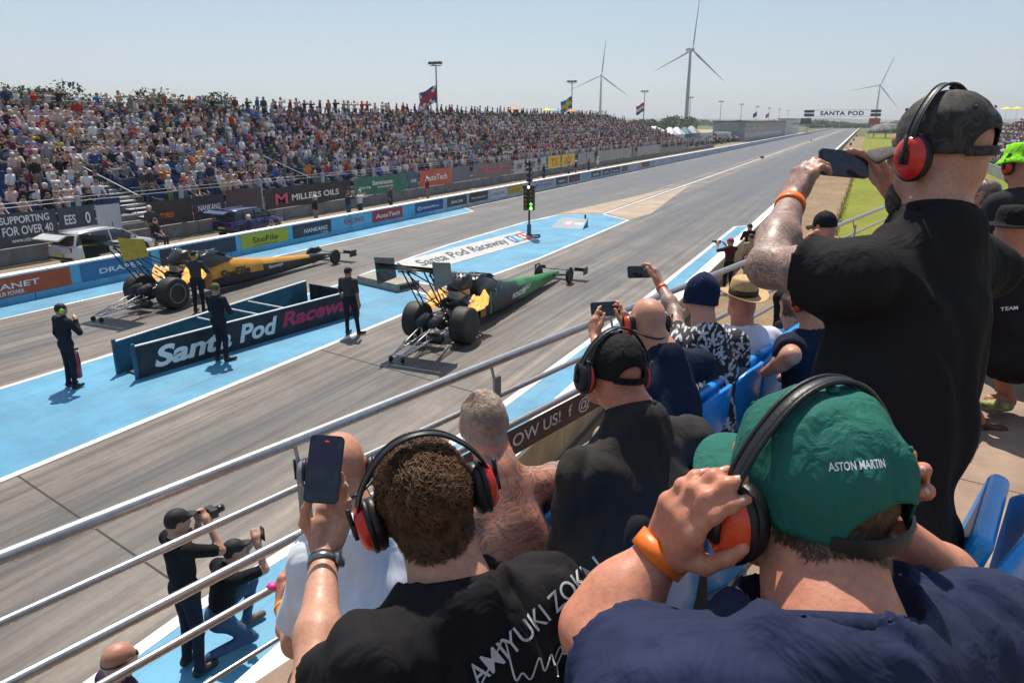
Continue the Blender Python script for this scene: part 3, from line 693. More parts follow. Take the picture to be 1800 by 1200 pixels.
# labels: 0 skin 1 top 2 trousers 3 shoes 4 hair/cap
def figure_prims(pose, s=1., hat=4, hands=True, belly=0.):
    """pose: dict of joints in local metres (x right, y forward, z up, origin on the floor between the feet)"""
    J = {k: np.asarray(v, float) for k, v in pose.items() if k not in ('hf', 'sleeve', 'brim')}; hf = pose.get('hf', (0, 1, -.1)); R = headframe(hf); slv = pose.get('sleeve', .5)
    hc = J['head']; p = head_prims(hc, R, 1., 0)
    p.append(ellp(hc+R@np.array([0, -.014, .052]), (.083, .102, .080), R, hat)); p.append(ellp(hc+R@np.array([0, -.055, .01]), (.072, .058, .05), R, hat))
    if pose.get('brim'): p.append(ellp(hc+R@np.array([0, .115, .052]), (.065, .062, .012), R, hat))
    nk = J['neck']; p.append(cone(hc+R@np.array([0, -.03, -.06]), nk, .055, .06, 0))
    shl, shr, hl, hr = J['sl'], J['sr'], J['hl'], J['hr']; ch = (shl+shr)/2; pv = (hl+hr)/2; fw = nrm(np.cross(nrm(shr-shl), nrm(pv-ch)))*-1
    Rt = np.stack([nrm(shr-shl), -fw if False else np.cross(nrm(ch-pv), nrm(shr-shl)), nrm(ch-pv)], 1)
    mid = (ch*.45+pv*.55); p += [ellp(ch*.82+pv*.18, (.185, .125, .20), Rt, 1), ellp(mid, (.165+belly*.4, .12+belly, .20), Rt, 1), ellp(pv, (.175, .135, .15), Rt, 2), cone(shl, shr, .075, .075, 1), cone(nk, ch*.9+pv*.1, .07, .11, 1)]
    for a in 'lr':
        S, E, Wr = J['s'+a], J['e'+a], J['w'+a]; q = S+(E-S)*min(1, slv*2)
        p += [cone(S, q, .066, .054, 1), cone(S+(E-S)*.3, E, .047, .040, 0), cone(E, Wr, .040, .029, 0)]
        if slv > .5: p.append(cone(E, E+(Wr-E)*min(1, (slv-.5)*2), .050, .042, 1))
        if hands: p += simple_hand(Wr, pose.get('hd'+a, Wr-E), 0)
        Hp, K, An = J['h'+a], J['k'+a], J['a'+a]; ft = J.get('f'+a, An+np.array([0, .16, -.03]))
        p += [cone(Hp, K, .092, .064, 2), cone(K, An, .062, .047, 2), cone(An+np.array([0, -.03, -.035]), ft, .045, .038, 3)]
    return p
def stand_pose(h=1.0, **kw):
    d = dict(head=(0, .03, 1.63), neck=(0, -.01, 1.46), sl=(-.19, 0, 1.41), sr=(.19, 0, 1.41), hl=(-.095, 0, .93), hr=(.095, 0, .93), kl=(-.11, .02, .50), kr=(.11, .02, .50), al=(-.12, -.02, .09), ar=(.12, -.02, .09),
             el=(-.25, -.03, 1.13), er=(.25, -.03, 1.13), wl=(-.25, .10, .90), wr=(.25, .10, .90)); d.update(kw); return {k: (tuple(np.array(v)*h) if k not in ('hf', 'sleeve', 'hdl', 'hdr', 'brim') else v) for k, v in d.items()}
def sit_pose(**kw):
    d = dict(head=(0, .05, 1.22), neck=(0, 0, 1.06), sl=(-.19, 0, 1.0), sr=(.19, 0, 1.0), hl=(-.1, .02, .52), hr=(.1, .02, .52), kl=(-.12, .45, .50), kr=(.12, .45, .50), al=(-.12, .42, .09), ar=(.12, .42, .09),
             el=(-.27, .06, .76), er=(.27, .06, .76), wl=(-.12, .30, .62), wr=(.12, .30, .62)); d.update(kw); return d
def arms_up(d, tl=None, tr=None):
    for a, t in (('l', tl), ('r', tr)):
        if t is None: continue
        S = np.array(d['s'+a]); E, T = ik(S, t, .30, .26, S+np.array([-.3 if a == 'l' else .3, .0, -.5])); d['e'+a] = tuple(E); d['w'+a] = tuple(T)
    return d
def figure(name, label, cat, loc, yaw, pose, mats, h=.02, k=.035, group=None, belly=0., scale=1.):
    """one standing / sitting person as a single continuous surface; yaw: 0 looks along +Y, positive turns left"""
    pr = figure_prims(pose, belly=belly); V, Q = body_mesh(pr, k, h); lab = face_labels(pr, V, Q)
    o = mk(name, V*scale, Q, mats, None, True, lab); o.location = loc; o.rotation_euler = (0, 0, yaw)
    return tag(o, label, cat, group)
# ------------------------------------------------------------------ far grandstand and its crowd
NR, RP, RR, SX0, SZ0 = 14, .84, .315, -31.2, .95
SY0, SY1 = -6., 148.
AISLES = [17.5, 25.5, 38.]
gs = empty('grandstand', (0, 0, 0), 0, 'long stepped grandstand packed with spectators across the track', 'grandstand')
DECK = M('stand_concrete', (.21, .21, .215), .85, var=.2, scale=.8, bump=.2, dirt=((.08, .08, .08), .7, .5)); STEPM = M('aisle_light_tread', (.50, .49, .47), .7, var=.2, scale=2)
SEATB = M('stand_seat_blue', (.022, .055, .15), .5, var=.3, scale=1.5); BACKM = M('stand_back_dark', (.06, .065, .075), .7)
for i in range(NR):
    x = SX0-i*RP; z = SZ0+i*RR; yend = SY1-max(0, i-6)*1.6
    MB().box((x-RP/2, (SY0+yend)/2, z-.25), (RP-.004, yend-SY0, .5)).build('step', DECK, gs)
MB().box((SX0-NR*RP-.15, (SY0+SY1-10)/2, SZ0+NR*RR*.5-.1), (.12, SY1-10-SY0, SZ0+NR*RR+.1)).build('back_wall', BACKM, gs)
mb = MB()
for zz in (.5, 1.0): mb.tube([(SX0-NR*RP-.05, SY0, SZ0+NR*RR+zz), (SX0-NR*RP-.05, SY1-12, SZ0+NR*RR+zz)], .025, 5)
mb.build('top_rail', STEEL, gs)
MB().box((SX0+.25, (SY0+SY1)/2, .35), (.3, SY1-SY0, .7)).build('front_wall', DECK, gs)
for ay in AISLES:
    mb = MB()
    for i in range(5):
        for q in (0, 1): mb.box((SX0-i*RP+.2-q*RP/2, ay, SZ0+i*RR-.30+q*RR/2+.17), (RP*.42, 1.1, .05))
    mb.build('aisle_stair', STEPM, gs)
    mb = MB(); mb.tube([(SX0+.3, ay-.6, SZ0+.9), (SX0-4*RP, ay-.6, SZ0+4*RR+.9)], .025, 6)
    for i in range(0, 5, 2): mb.tube([(SX0-i*RP, ay-.6, SZ0+i*RR-.1), (SX0-i*RP, ay-.6, SZ0+i*RR+.93)], .022, 6)
    mb.build('aisle_rail', STEEL, gs)
# seats: the nearest as single parts, the rest joined
def seat_geo():
    mb = MB(); mb.box((0, 0, .40), (.40, .44, .05)); mb.box((-.21, 0, .60), (.05, .44, .42)); mb.box((0, 0, .19), (.06, .1, .38)); return mb
slots = []
for i in range(NR):
    y = SY0+.4+.1*(i % 3); yend = SY1-max(0, i-6)*1.6
    while y < yend-.4:
        if i > 4 or all(abs(y-a) > .85 for a in AISLES): slots.append((i, y))
        y += .50
def slotpos(i, y): return np.array([SX0-i*RP-RP*.55, y, SZ0+i*RR])
# every slot: taken or free
occ = []
for i, y in slots:
    p = slotpos(i, y); n = vnoise(np.array([[i*.35, y*.16, 2.]]))[0]; o = .97 if y > 46 else .93
    if i < 6 and y < 44: o = .90+n*.5
    if i < 4 and y < 24: o = .6
    if i < 2 and y < 44: o = .62
    if 6 <= i and n > .6 and y < 60: o = .6
    occ.append(rng.random() < o)
def visible(p): 
    q = np.asarray(p)-np.array([0, 0, CAM_H]); d = q@C_F; x = 900+FPX*(q@C_R)/d; y = 600-FPX*(q@C_U)/d
    return d > 0 and -12 < x < 1812 and y > -10, x, y, d
free = [s for s, o in zip(slots, occ) if not o and visible(slotpos(*s))[0]]
free.sort(key=lambda s: visible(slotpos(*s))[3])
sg = seat_geo(); proto = None
for s in free[:300]:
    p = slotpos(*s)
    if proto is None: proto = sg.build('seat', SEATB, gs); o = proto
    else: o = proto.copy(); COL.objects.link(o); o.parent = gs
    o.location = p
SV = np.array(sg.v); SF = np.array(sg.f)
rest = np.array([slotpos(*s) for s in slots if visible(slotpos(*s))[0]][::1]); rest = rest[::2] if len(rest) > 3600 else rest
fs = set(map(tuple, np.round([slotpos(*s) for s in free[:300]], 3))); rest = np.array([r for r in rest if tuple(np.round(r, 3)) not in fs])
allV = (SV[None]+rest[:, None]).reshape(-1, 3); allF = (SF[None]+(np.arange(len(rest))*len(SV))[:, None, None]).reshape(-1, 4)
tag(mk('seats', allV, allF, SEATB, gs), kind='stuff')
# crowd colours
TOPS = [('white', (.70, .67, .67), 26), ('black', (.018, .018, .022), 14), ('navy', (.03, .04, .10), 9), ('grey', (.24, .24, .26), 10), ('pale pink', (.62, .42, .40), 13), ('maroon', (.16, .03, .045), 7), ('red', (.50, .035, .03), 6),
        ('light blue', (.22, .38, .55), 6), ('royal blue', (.04, .12, .42), 5), ('beige', (.52, .40, .30), 10), ('orange', (.65, .20, .03), 2), ('teal', (.03, .30, .30), 2), ('dark green', (.03, .09, .05), 3), ('lilac', (.36, .32, .50), 5), ('yellow', (.62, .48, .05), 1), ('charcoal', (.06, .06, .07), 10), ('bright pink', (.60, .12, .30), 1)]
tw = np.array([t[2] for t in TOPS], float); tw /= tw.sum()
SKIN_C = [(.56, .30, .22), (.60, .35, .26), (.50, .26, .18), (.42, .22, .15)]
HAIR_C = [(.03, .02, .015), (.09, .055, .03), (.20, .14, .08), (.02, .02, .02), (.35, .32, .29), (.65, .63, .60), (.05, .06, .10)]
skins = [M('crowd_skin_%d' % i, c, .6, var=.1) for i, c in enumerate(SKIN_C)]
hairs = [M('crowd_hair_%d' % i, c, .75, var=.2) for i, c in enumerate(HAIR_C)]
CTOP = m_objcol('crowd_top'); CTR = [M('crowd_trousers_%d' % i, c, .85) for i, c in enumerate([(.03, .035, .06), (.05, .05, .055), (.22, .18, .13), (.07, .09, .16)])]; CSH = M('crowd_shoes', (.06, .055, .05), .7)
VAR = []
for q in range(8):
    P = sit_pose()
    if q == 1: arms_up(P, (-.08, .30, 1.2), (.08, .30, 1.2))
    if q == 2: arms_up(P, (-.12, .22, 1.28), (.2, .25, .6)); 
    if q == 3: P['head'] = (.02, .10, 1.20); P['hf'] = (.5, 1, -.2); P['neck'] = (0, .03, 1.05)
    if q == 4: P['hf'] = (-.6, 1, -.05); arms_up(P, (-.3, .28, .6), (.1, .30, .62))
    if q == 5: arms_up(P, (-.03, .34, .9), (.03, .34, .9))
    if q == 6: P = stand_pose()
    if q == 7: P = stand_pose(hf=(.5, 1, -.1)); arms_up(P, (-.06, .3, 1.62), (.06, .3, 1.62))
    pr = figure_prims(P, hands=False); V, Q = body_mesh(pr, .05, .042); lb = face_labels(pr, V, Q)
    ms = [skins[q % 4], CTOP, CTR[q % 4], CSH, hairs[(q*3+1) % 7]]
    o = mk('spectator', V, Q, ms, None, True, lb); me = o.data; bpy.data.objects.remove(o)
    VAR.append(me)
    me2 = me.copy(); me2.materials[0] = skins[(q+1) % 4]; me2.materials[2] = CTR[(q+2) % 4]; me2.materials[4] = hairs[(q*2+4) % 7]; VAR.append(me2)
taken = [(s, visible(slotpos(*s))) for s, o in zip(slots, occ) if o]
taken = [(s, v) for s, v in taken if v[0]]; taken.sort(key=lambda t: t[1][3])
ORDN = ['first', 'second', 'third', 'fourth', 'fifth', 'sixth', 'seventh', 'eighth', 'ninth', 'tenth', 'eleventh', 'twelfth', 'thirteenth', 'fourteenth', 'back walkway']
DOES = {0: 'sitting', 2: 'hands raised', 4: 'one hand raised', 6: 'leaning forward', 8: 'turned aside', 10: 'hands clasped', 12: 'standing', 14: 'standing hands raised'}
def spectator(p, yaw, mi, ci, row, rank, where):
    me = VAR[mi]; o = bpy.data.objects.new('spectator', me); COL.objects.link(o); o.location = p; o.rotation_euler = (0, 0, yaw); c = TOPS[ci]
    j = .8+.4*rng.random(); o.color = (*[min(.8, x*j) for x in c[1]], 1); s = .94+.12*rng.random(); o.scale = (s, s, s)
    tag(o, f'{c[0]}-topped spectator {DOES[mi//2*2]}, {rank} from left in {ORDN[row]} row of {where}', 'person', 'spectators in the far grandstand'); return o
near = taken[:255]; rowcount = {}
for (i, y), v in sorted(near, key=lambda t: t[0][1]):
    rowcount[i] = rowcount.get(i, 0)+1; n = rowcount[i]; rank = f'{n}{"th" if 10 <= n % 100 <= 20 else {1: "st", 2: "nd", 3: "rd"}.get(n % 10, "th")}'
    mi = int(rng.choice([0, 1, 0, 1, 2, 3, 4, 5, 6, 7, 8, 9, 10, 11, 10, 11, 12])); p = slotpos(i, y)+np.array([rng.normal(0, .03), rng.normal(0, .04), 0])
    spectator(p, -math.pi/2+rng.normal(.12, .28), mi, int(rng.choice(len(TOPS), p=tw)), i, rank, 'far grandstand')
# standing along the back walkway
bx = SX0-NR*RP-.0; cnt = 0; y = 27.
while y < 64 and cnt < 45:
    p = np.array([bx+.25, y, SZ0+NR*RR-.12]); cnt += 1
    o = spectator(p, -math.pi/2+rng.normal(.1, .4), int(rng.choice([12, 13, 14, 15])), int(rng.choice(len(TOPS), p=tw)), 14, f'{cnt}{"th" if cnt > 3 else ["st", "nd", "rd"][cnt-1]}', 'far grandstand'); y += .55+rng.random()*.75
# everyone farther away: one low-detail mass
def lowperson():
    V = []; F = []; L = []
    def ring(c, r, n, z): return [(c[0]+r[0]*math.cos(2*math.pi*j/n+.4), c[1]+r[1]*math.sin(2*math.pi*j/n+.4), z) for j in range(n)]
    def stack(rs, n, lab, top=True):
        o = len(V)
        for c, r, z in rs: V.extend(ring(c, r, n, z))
        for i in range(len(rs)-1):
            for j in range(n): F.append((o+i*n+j, o+i*n+(j+1) % n, o+(i+1)*n+(j+1) % n, o+(i+1)*n+j)); L.append(lab(i) if callable(lab) else lab)
    stack([((0, .0), (.17, .14), .42), ((0, 0), (.21, .13), .75), ((0, 0), (.22, .12), .98), ((0, 0), (.07, .07), 1.07), ((0, .03), (.07, .075), 1.12), ((0, .04), (.085, .095), 1.2), ((0, .03), (.085, .10), 1.27), ((0, .03), (.02, .03), 1.345)], 6, lambda i: [1, 1, 1, 0, 0, 4, 4][i])
    for sx in (-.11, .11):
        o = len(V); V.extend([(sx-.08, 0, .55), (sx+.08, 0, .55), (sx+.07, .46, .55), (sx-.07, .46, .55), (sx-.06, .46, .02), (sx+.06, .46, .02), (sx-.08, 0, .40), (sx+.08, 0, .40)])
        F.extend([(o, o+1, o+2, o+3), (o+3, o+2, o+5, o+4), (o, o+3, o+4, o+6), (o+1, o+7, o+5, o+2)]); L.extend([2]*4)
        o = len(V); x1 = sx*2.3; V.extend([(sx*1.9, 0, .98), (x1, .02, .92), (x1*.98, .1, .70), (sx*1.6, .34, .66), (sx*1.3, .34, .62), (x1*.9, .05, .68)]); F.extend([(o, o+1, o+2, o+5), (o+2, o+3, o+4, o+5)]); L.extend([1, 0])
    return np.array(V), np.array(F), np.array(L)
LPV, LPF, LPL = lowperson()
def crowd_mass(name, P, yaw, label, stand=None, cat='crowd'):
    P = np.asarray(P); n = len(P); yaw = np.asarray(yaw); c, s = np.cos(yaw), np.sin(yaw); sc = rng.uniform(.92, 1.08, n)
    X = LPV[None, :, 0]*c[:, None]-LPV[None, :, 1]*s[:, None]; Y = LPV[None, :, 0]*s[:, None]+LPV[None, :, 1]*c[:, None]
    Z = np.repeat(LPV[None, :, 2], n, 0)
    if stand is not None: Z = Z+np.asarray(stand)[:, None]*.42*(LPV[None, :, 2] > .3)
    V = np.stack([X*sc[:, None]+P[:, :1], Y*sc[:, None]+P[:, 1:2], Z*sc[:, None]+P[:, 2:]], -1).reshape(-1, 3); F = (LPF[None]+(np.arange(n)*len(LPV))[:, None, None]).reshape(-1, 4)
    ti = rng.choice(len(TOPS), n, p=tw); tc = np.array([t[1] for t in TOPS])[ti]*rng.uniform(.75, 1.2, (n, 1)); sk = np.array(SKIN_C)[rng.integers(0, 4, n)]; tr = np.array([(.03, .035, .06), (.05, .05, .055), (.22, .18, .13), (.07, .09, .16)])[rng.integers(0, 4, n)]; hc = np.array(HAIR_C)[rng.integers(0, 7, n)]
    pal = np.stack([sk, tc, tr, tr, hc], 1); FC = pal[:, LPL].reshape(-1, 3)
    o = mk(name, V, F, m_attr('crowd_mass'), None, False); at_ = o.data.color_attributes.new('col', 'FLOAT_COLOR', 'CORNER')
    FC = np.clip(FC, 0, .85); at_.data.foreach_set('color', np.repeat(np.concatenate([FC, np.ones((len(FC), 1))], 1), 4, 0).astype(np.float32).ravel())
    return tag(o, label, cat, kind='stuff')
PP = [slotpos(*s)+np.array([rng.normal(0, .05), rng.normal(0, .06), 0]) for s, v in taken[255:]]; ST = [float(rng.random() < .05) for _ in PP]
y = 64.
while y < SY1-14: PP.append(np.array([bx+.25, y, SZ0+NR*RR-.12])); ST.append(1.); y += .5+rng.random()*1.0
crowd_mass('far_crowd', PP, -math.pi/2+rng.normal(.12, .35, len(PP)), 'dense mass of seated spectators filling the far grandstand', ST)
# low crowd along the fence beyond the stand
PP = []
for k in range(420):
    y = 150+rng.random()*165; PP.append((-30.6-rng.random()*5.5, y, .0+.25*rng.random()))
crowd_mass('fence_crowd', PP, -math.pi/2+rng.normal(0, .5, len(PP)), 'low line of people watching along the fence past the far stand', [1.]*len(PP))
# the next grandstand on our own side of the track
g2 = empty('side_grandstand', (0, 0, 0), 0, 'packed grandstand farther along the right hand side of the track', 'grandstand'); PP = []
for i in range(13):
    x = 12.6+i*.85; z = .9+i*.42; MB().box((x+.42, 104, z-.4), (.845, 52, .8)).build('step', DECK, g2)
    for k in range(98):
        if rng.random() < .93: PP.append((x+.45, 78.3+k*.52+rng.normal(0, .05), z))
MB().box((12.3, 104, .5), (.2, 52, 1.)).build('front_wall', DECK, g2)
crowd_mass('side_crowd', PP, math.pi/2+rng.normal(-.1, .35, len(PP)), 'seated crowd filling the grandstand at the right edge')
def parasol(p, c, label):
    t = empty('parasol', p, 0, label, 'parasol'); mb = MB(); mb.tube([(0, 0, 0), (0, 0, 1.9)], .02, 6); mb.build('pole', STEEL, t)
    mb = MB(); n = 8; P = [(0, 0, 2.1)]+[(.95*math.cos(6.2832*j/n), .95*math.sin(6.2832*j/n), 1.72) for j in range(n)]+[(0, 0, 2.07)]+[(.95*math.cos(6.2832*j/n), .95*math.sin(6.2832*j/n), 1.70) for j in range(n)]
    mb.add(P, [(0, 1+j, 1+(j+1) % n) for j in range(n)]+[(n+1, n+2+(j+1) % n, n+2+j) for j in range(n)]); mb.build('canopy', c, t)
PO = M('parasol_orange', (.75, .22, .03), .7); PY = M('parasol_yellow', (.75, .58, .05), .7); PB = M('parasol_blue', (.20, .40, .60), .7)
for px, c, lb in ((905, PO, 'orange'), (962, PY, 'yellow'), (975, PB, 'pale blue'), (1006, PO, 'orange and tilted')):
    q = atX(px, 200, -42.); parasol((q[0], q[1], 5.0), c, f'{lb} parasol over the far stand by the second floodlight' if px != 905 else 'lone orange parasol over the top row of the far stand')
for k, (px, X) in enumerate(((1768, 19.5), (1787, 20.5))):
    q = atX(px, 200, X); parasol((q[0], q[1], 5.3), PY, ['left', 'right'][k]+' of the two yellow parasols above the right edge crowd')
# ------------------------------------------------------------------ far buildings, tents, vehicles, woodland
LEAFM = []
for i, c in enumerate([(.030, .060, .014), (.045, .085, .020), (.065, .105, .028), (.035, .07, .028)]): LEAFM.append(M('foliage_%d' % i, c, .75, var=.35, scale=.9))
BARK = M('bark', (.07, .05, .035), .9, var=.25, scale=6)
def crown(n, C, Rr, leaf):
    """leaf clumps scattered through lumpy volumes"""
    V = []; mi = []
    C = np.asarray(C); k = rng.integers(0, len(C), n); d = rng.normal(size=(n, 3)); d /= np.linalg.norm(d, axis=1)[:, None]; rad = rng.random(n)**.35
    P = C[k]+d*rad[:, None]*np.asarray(Rr)[k][:, None]*np.array([1, 1, .8]); a = rng.normal(size=(n, 3)); a /= np.linalg.norm(a, axis=1)[:, None]; b = np.cross(a, rng.normal(size=(n, 3))); b /= np.linalg.norm(b, axis=1)[:, None]
    s = leaf*rng.uniform(.6, 1.4, (n, 1)); Q = np.stack([P-a*s, P+b*s*.6, P+a*s, P-b*s*.6], 1).reshape(-1, 3); F = np.arange(4*n).reshape(-1, 4)
    return Q, F, rng.integers(0, 3, n)
def tree(loc, h, r, label, nleaf=900, leaf=.35, group='trees behind the far stand'):
    t = empty('tree', loc, rng.random()*6, label, 'tree', group); mb = MB(); mb.tube([(0, 0, 0), (.05*h*.2, 0, h*.3), (0, .1, h*.6), (.1, 0, h*.85)], [.035*h, .028*h, .018*h, .006*h], 7)
    for k in range(5):
        a = k*1.26+rng.random(); mb.tube([(0, 0, h*(.35+.08*k)), (r*.5*math.cos(a), r*.5*math.sin(a), h*(.5+.08*k)), (r*.8*math.cos(a), r*.8*math.sin(a), h*(.58+.08*k))], [.014*h, .008*h, .003*h], 5)
    mb.build('trunk', BARK, t)
    C = []; Rr = []
    for k in range(11):
        a = rng.random()*6.28; q = r*.65*math.sqrt(rng.random()); C.append((q*math.cos(a), q*math.sin(a), h*(.5+.38*rng.random()))); Rr.append(r*(.33+.25*rng.random()))
    V, F, m_ = crown(nleaf, C, Rr, leaf); mk('crown', V, F, LEAFM[:3], t, False, m_)
wher = ['at the left edge behind the far stand', 'next in from the left edge behind the far stand', 'just left of the waving standing spectators', 'low behind the back walkway of the stand', 'rounded, behind the second aisle of the stand', 'broad, behind the middle aisle of the stand', 'bright green, behind the stand near its smoke', 'last of the trees showing over the far stand']
for k, (px, top, d) in enumerate(((20, 153, 100), (62, 160, 104), (100, 172, 112), (150, 180, 118), (245, 178, 112), (285, 172, 110), (325, 177, 112), (352, 180, 116))):
    q = at(px, top, d); tree((q[0], q[1], 0), q[2], 6.0, 'leafy green tree '+wher[k], 4200, .26)
# far woodland: one green mass of small leaf clumps
def wood(name, label, seg, zmax, n, leaf, depth=25):
    C = []; Rr = []
    for px in np.arange(seg[0], seg[1], seg[2]):
        q = ground(px, 600, 0) if False else at(px, 214, seg[3]+rng.normal(0, depth)); h = zmax*(.6+.4*vnoise(np.array([[px*.05, 3., 1.]]))[0]*1.0+.15*rng.random()); C.append((q[0], q[1], h*.5)); Rr.append(h*.62)
    V, F, m_ = crown(n, C, Rr, leaf); return tag(mk(name, V, F, LEAFM, None, False, m_), label, 'woodland', kind='stuff')
wood('far_woodland', 'dark green line of woodland on the skyline past the far stand', (1040, 1215, 2.2, 430), 8.2, 16000, .75)
wood('distant_hedgerow', 'thin dark hedgerow on the skyline behind the finish', (1215, 1800, 2.0, 900), 8., 9000, 1.2, 60)
wood('finish_woodland', 'low green bushes around the far end of the track', (1425, 1535, 2.0, 640), 6., 6000, .9, 30)
hill = MB(); n = 60
V = []; F = []
for i in range(n+1):
    a = math.radians(-62+124*i/n); 
    for r, z in ((1500, -1), (2300, 9+5*math.sin(i*.5)+3*math.sin(i*1.3)), (3600, 16+6*math.sin(i*.33+1))): V.append((r*math.sin(a)-100, r*math.cos(a), z))
for i in range(n):
    for j in range(2): F.append((i*3+j, i*3+3+j, i*3+4+j, i*3+1+j))
tag(mk('hills', V, F, m_ground('far_fields', (.09, .12, .05), (.20, .18, .09), (.05, .075, .03), .004, .03), None, True), kind='structure')
sheet('barley_field', [(-160, 330), (-45, 260), (-45, 520), (-260, 620)], .02, m_ground('barley', (.42, .33, .17), (.48, .39, .21), (.36, .28, .13), .02, .4))
def block(name, label, cat, x0, x1, y0, y1, h, wall, roof, win=None, group=None):
    t = empty(name, ((x0+x1)/2, (y0+y1)/2, 0), 0, label, cat, group); w, l = x1-x0, y1-y0
    MB().box((0, 0, h/2), (w, l, h)).build('wall', wall, t); MB().box((0, 0, h+.12), (w+.8, l+.8, .24)).build('roof', roof, t)
    if win:
        nw = int(l/win)
        for k in range(nw):
            for z in ((h*.55,) if h < 4 else (h*.3, h*.72)):
                f = MB().box((w/2+.03, -l/2+(k+.5)*l/nw, z), (.06, l/nw*.7, h*.22)).build('window', WINF, t); MB().box((w/2+.066, -l/2+(k+.5)*l/nw, z), (.02, l/nw*.58, h*.17)).build('pane', GLASSD, f)
    return t
WINF = M('window_frame', (.45, .45, .45), .5); GLASSD = M('dark_glass', (.03, .035, .045), .12, spec=.6); ROOFD = M('roof_dark', (.05, .052, .058), .6); WHW = M('white_cladding', (.62, .63, .64), .5, var=.08, scale=.6); GRW = M('grey_cladding', (.30, .30, .31), .6, var=.15, scale=.6)
block('hospitality_building', 'long low dark roofed hospitality block behind the barrier before the finish', 'building', -38, -29.5, 215, 330, 5.2, GRW, ROOFD, 5.5)
block('timing_tower', 'pale timing building at the end of the hospitality block', 'building', -33, -27.5, 336, 372, 6.2, WHW, ROOFD, 7)
def tent(px, d, w, h, c, label):
    q = at(px, 214, d); t = empty('marquee', (q[0], q[1], 0), -.1, label, 'marquee', 'marquees beyond the far stand'); mb = MB()
    mb.box((0, 0, h*.3), (w, w, h*.6)); mb.build('side', c, t)
    MB().add([(-w*.55, -w*.55, h*.6), (w*.55, -w*.55, h*.6), (w*.55, w*.55, h*.6), (-w*.55, w*.55, h*.6), (-w*.1, 0, h), (w*.1, 0, h)], [(0, 1, 5, 4), (1, 2, 5), (2, 3, 4, 5), (3, 0, 4), (3, 2, 1, 0)]).build('canopy', c, t)
for k, (px, d, w, h, c, lb) in enumerate(((1128, 185, 7, 4.2, WHW, 'wide cream marquee just past the crowd of the far stand'), (1150, 200, 6, 4., WHW, 'second cream marquee past the crowd of the far stand'), (1178, 165, 3.2, 4.0, WHW, 'bright white marquee left of the tallest turbine'), (1190, 172, 3.2, 4.0, WHW, 'white marquee at the foot of the tallest turbine'), (1204, 178, 3.0, 4.0, M('tent_teal', (.04, .16, .2), .6), 'narrow teal tent beside the white marquees'), (1216, 182, 3.6, 4.2, GRW, 'pale grey marquee right of the tallest turbine'), (1282, 205, 4.2, 3.6, M('tent_blue', (.05, .28, .45), .6), 'blue awning before the hospitality block'))):
    tent(px, d, w, h, c, lb)
def van(px, d, c, label, L=5.6, Hh=2.5):
    q = at(px, 214, d); t = empty('van', (q[0], q[1], 0), 1.2, label, 'van', 'parked vans'); mb = MB()
    pr = [(-L/2, .35), (-L/2, Hh), (L*.2, Hh), (L*.36, Hh*.62), (L/2, Hh*.5), (L/2, .35)]
    P = [(-1, y, z) for y, z in pr]+[(1, y, z) for y, z in pr]; n = len(pr); mb.add(P, [tuple(range(n)), tuple(reversed(range(n, 2*n)))]+[(i, i+n, (i+1) % n+n, (i+1) % n) for i in range(n)]); bevel(mb.build('body', c, t), .08, 2)
    for sx in (-1.01, 1.01): MB().box((sx, L*.2, Hh*.72), (.02, L*.16, Hh*.25)).build('window', GLASSD, t)
    for sx in (-.95, .95):
        for yy in (-L*.3, L*.32): MB().lathe([(.33, -.1), (.33, .1)], (sx, yy, .33), (1, 0, 0), 14).build('wheel', TXD, t)
for px, d, c, lb in ((1232, 195, WHW, 'white van among the far tents'), (1250, 205, WHW, 'white van left of the blue awning'), (1262, 230, GRW, 'grey van left of the blue awning'), (1268, 200, WHW, 'white van nearest the blue awning'), (1160, 230, WHW, 'white van behind the cream marquees')): van(px, d, c, lb)
# round shelter on the grass
q = ground(1556, 243); t = empty('domed_shelter', (q[0], q[1], 0), 0, 'round patterned shelter roof on posts on the far grass', 'shelter'); D_ = np.linalg.norm(q[:2]); s = D_/1300*25
mb = MB(); prof = [(1.06*s, .30*s), (1.08*s, .36*s), (.95*s, .56*s), (.7*s, .74*s), (.4*s, .85*s), (.01, .9*s)]; mb.lathe(prof, (0, 0, 0), (0, 0, 1), 20); mb.build('roof', M('camouflage_cloth', (.16, .14, .13), .8, var=.7, scale=.5), t, True)
for k in range(8): mb = MB(); a = k*.785; mb.tube([(.95*s*math.cos(a), .95*s*math.sin(a), 0), (.95*s*math.cos(a), .95*s*math.sin(a), .4*s)], .1, 6); mb.build('post', POLE, t)
for k, yy in enumerate((150, 190, 240, 300)):
    mb = MB(); mb.lathe([(.22, 0), (.18, .5), (.05, .75)], (-2.6, yy, 0), (0, 0, 1), 8); tag(mb.build('marker_cone', TXD, None), ['nearest', 'second', 'third', 'farthest'][k]+' small dark marker along the earth strip right of the track', 'marker', 'track markers')
for k, yy in enumerate((118., 230.)):
    t = empty('timing_block', (-13.4, yy, 0), 0, ['nearer', 'farther'][k]+' small black timing block on the white centre line', 'timing block', 'timing blocks'); bevel(MB().box((0, 0, .16), (.5, .5, .32), None, 0, .8).build('housing', TXD, t), .03, 1); MB().box((0, -.21, .2), (.2, .1, .1)).build('lens', GLASSD, t)
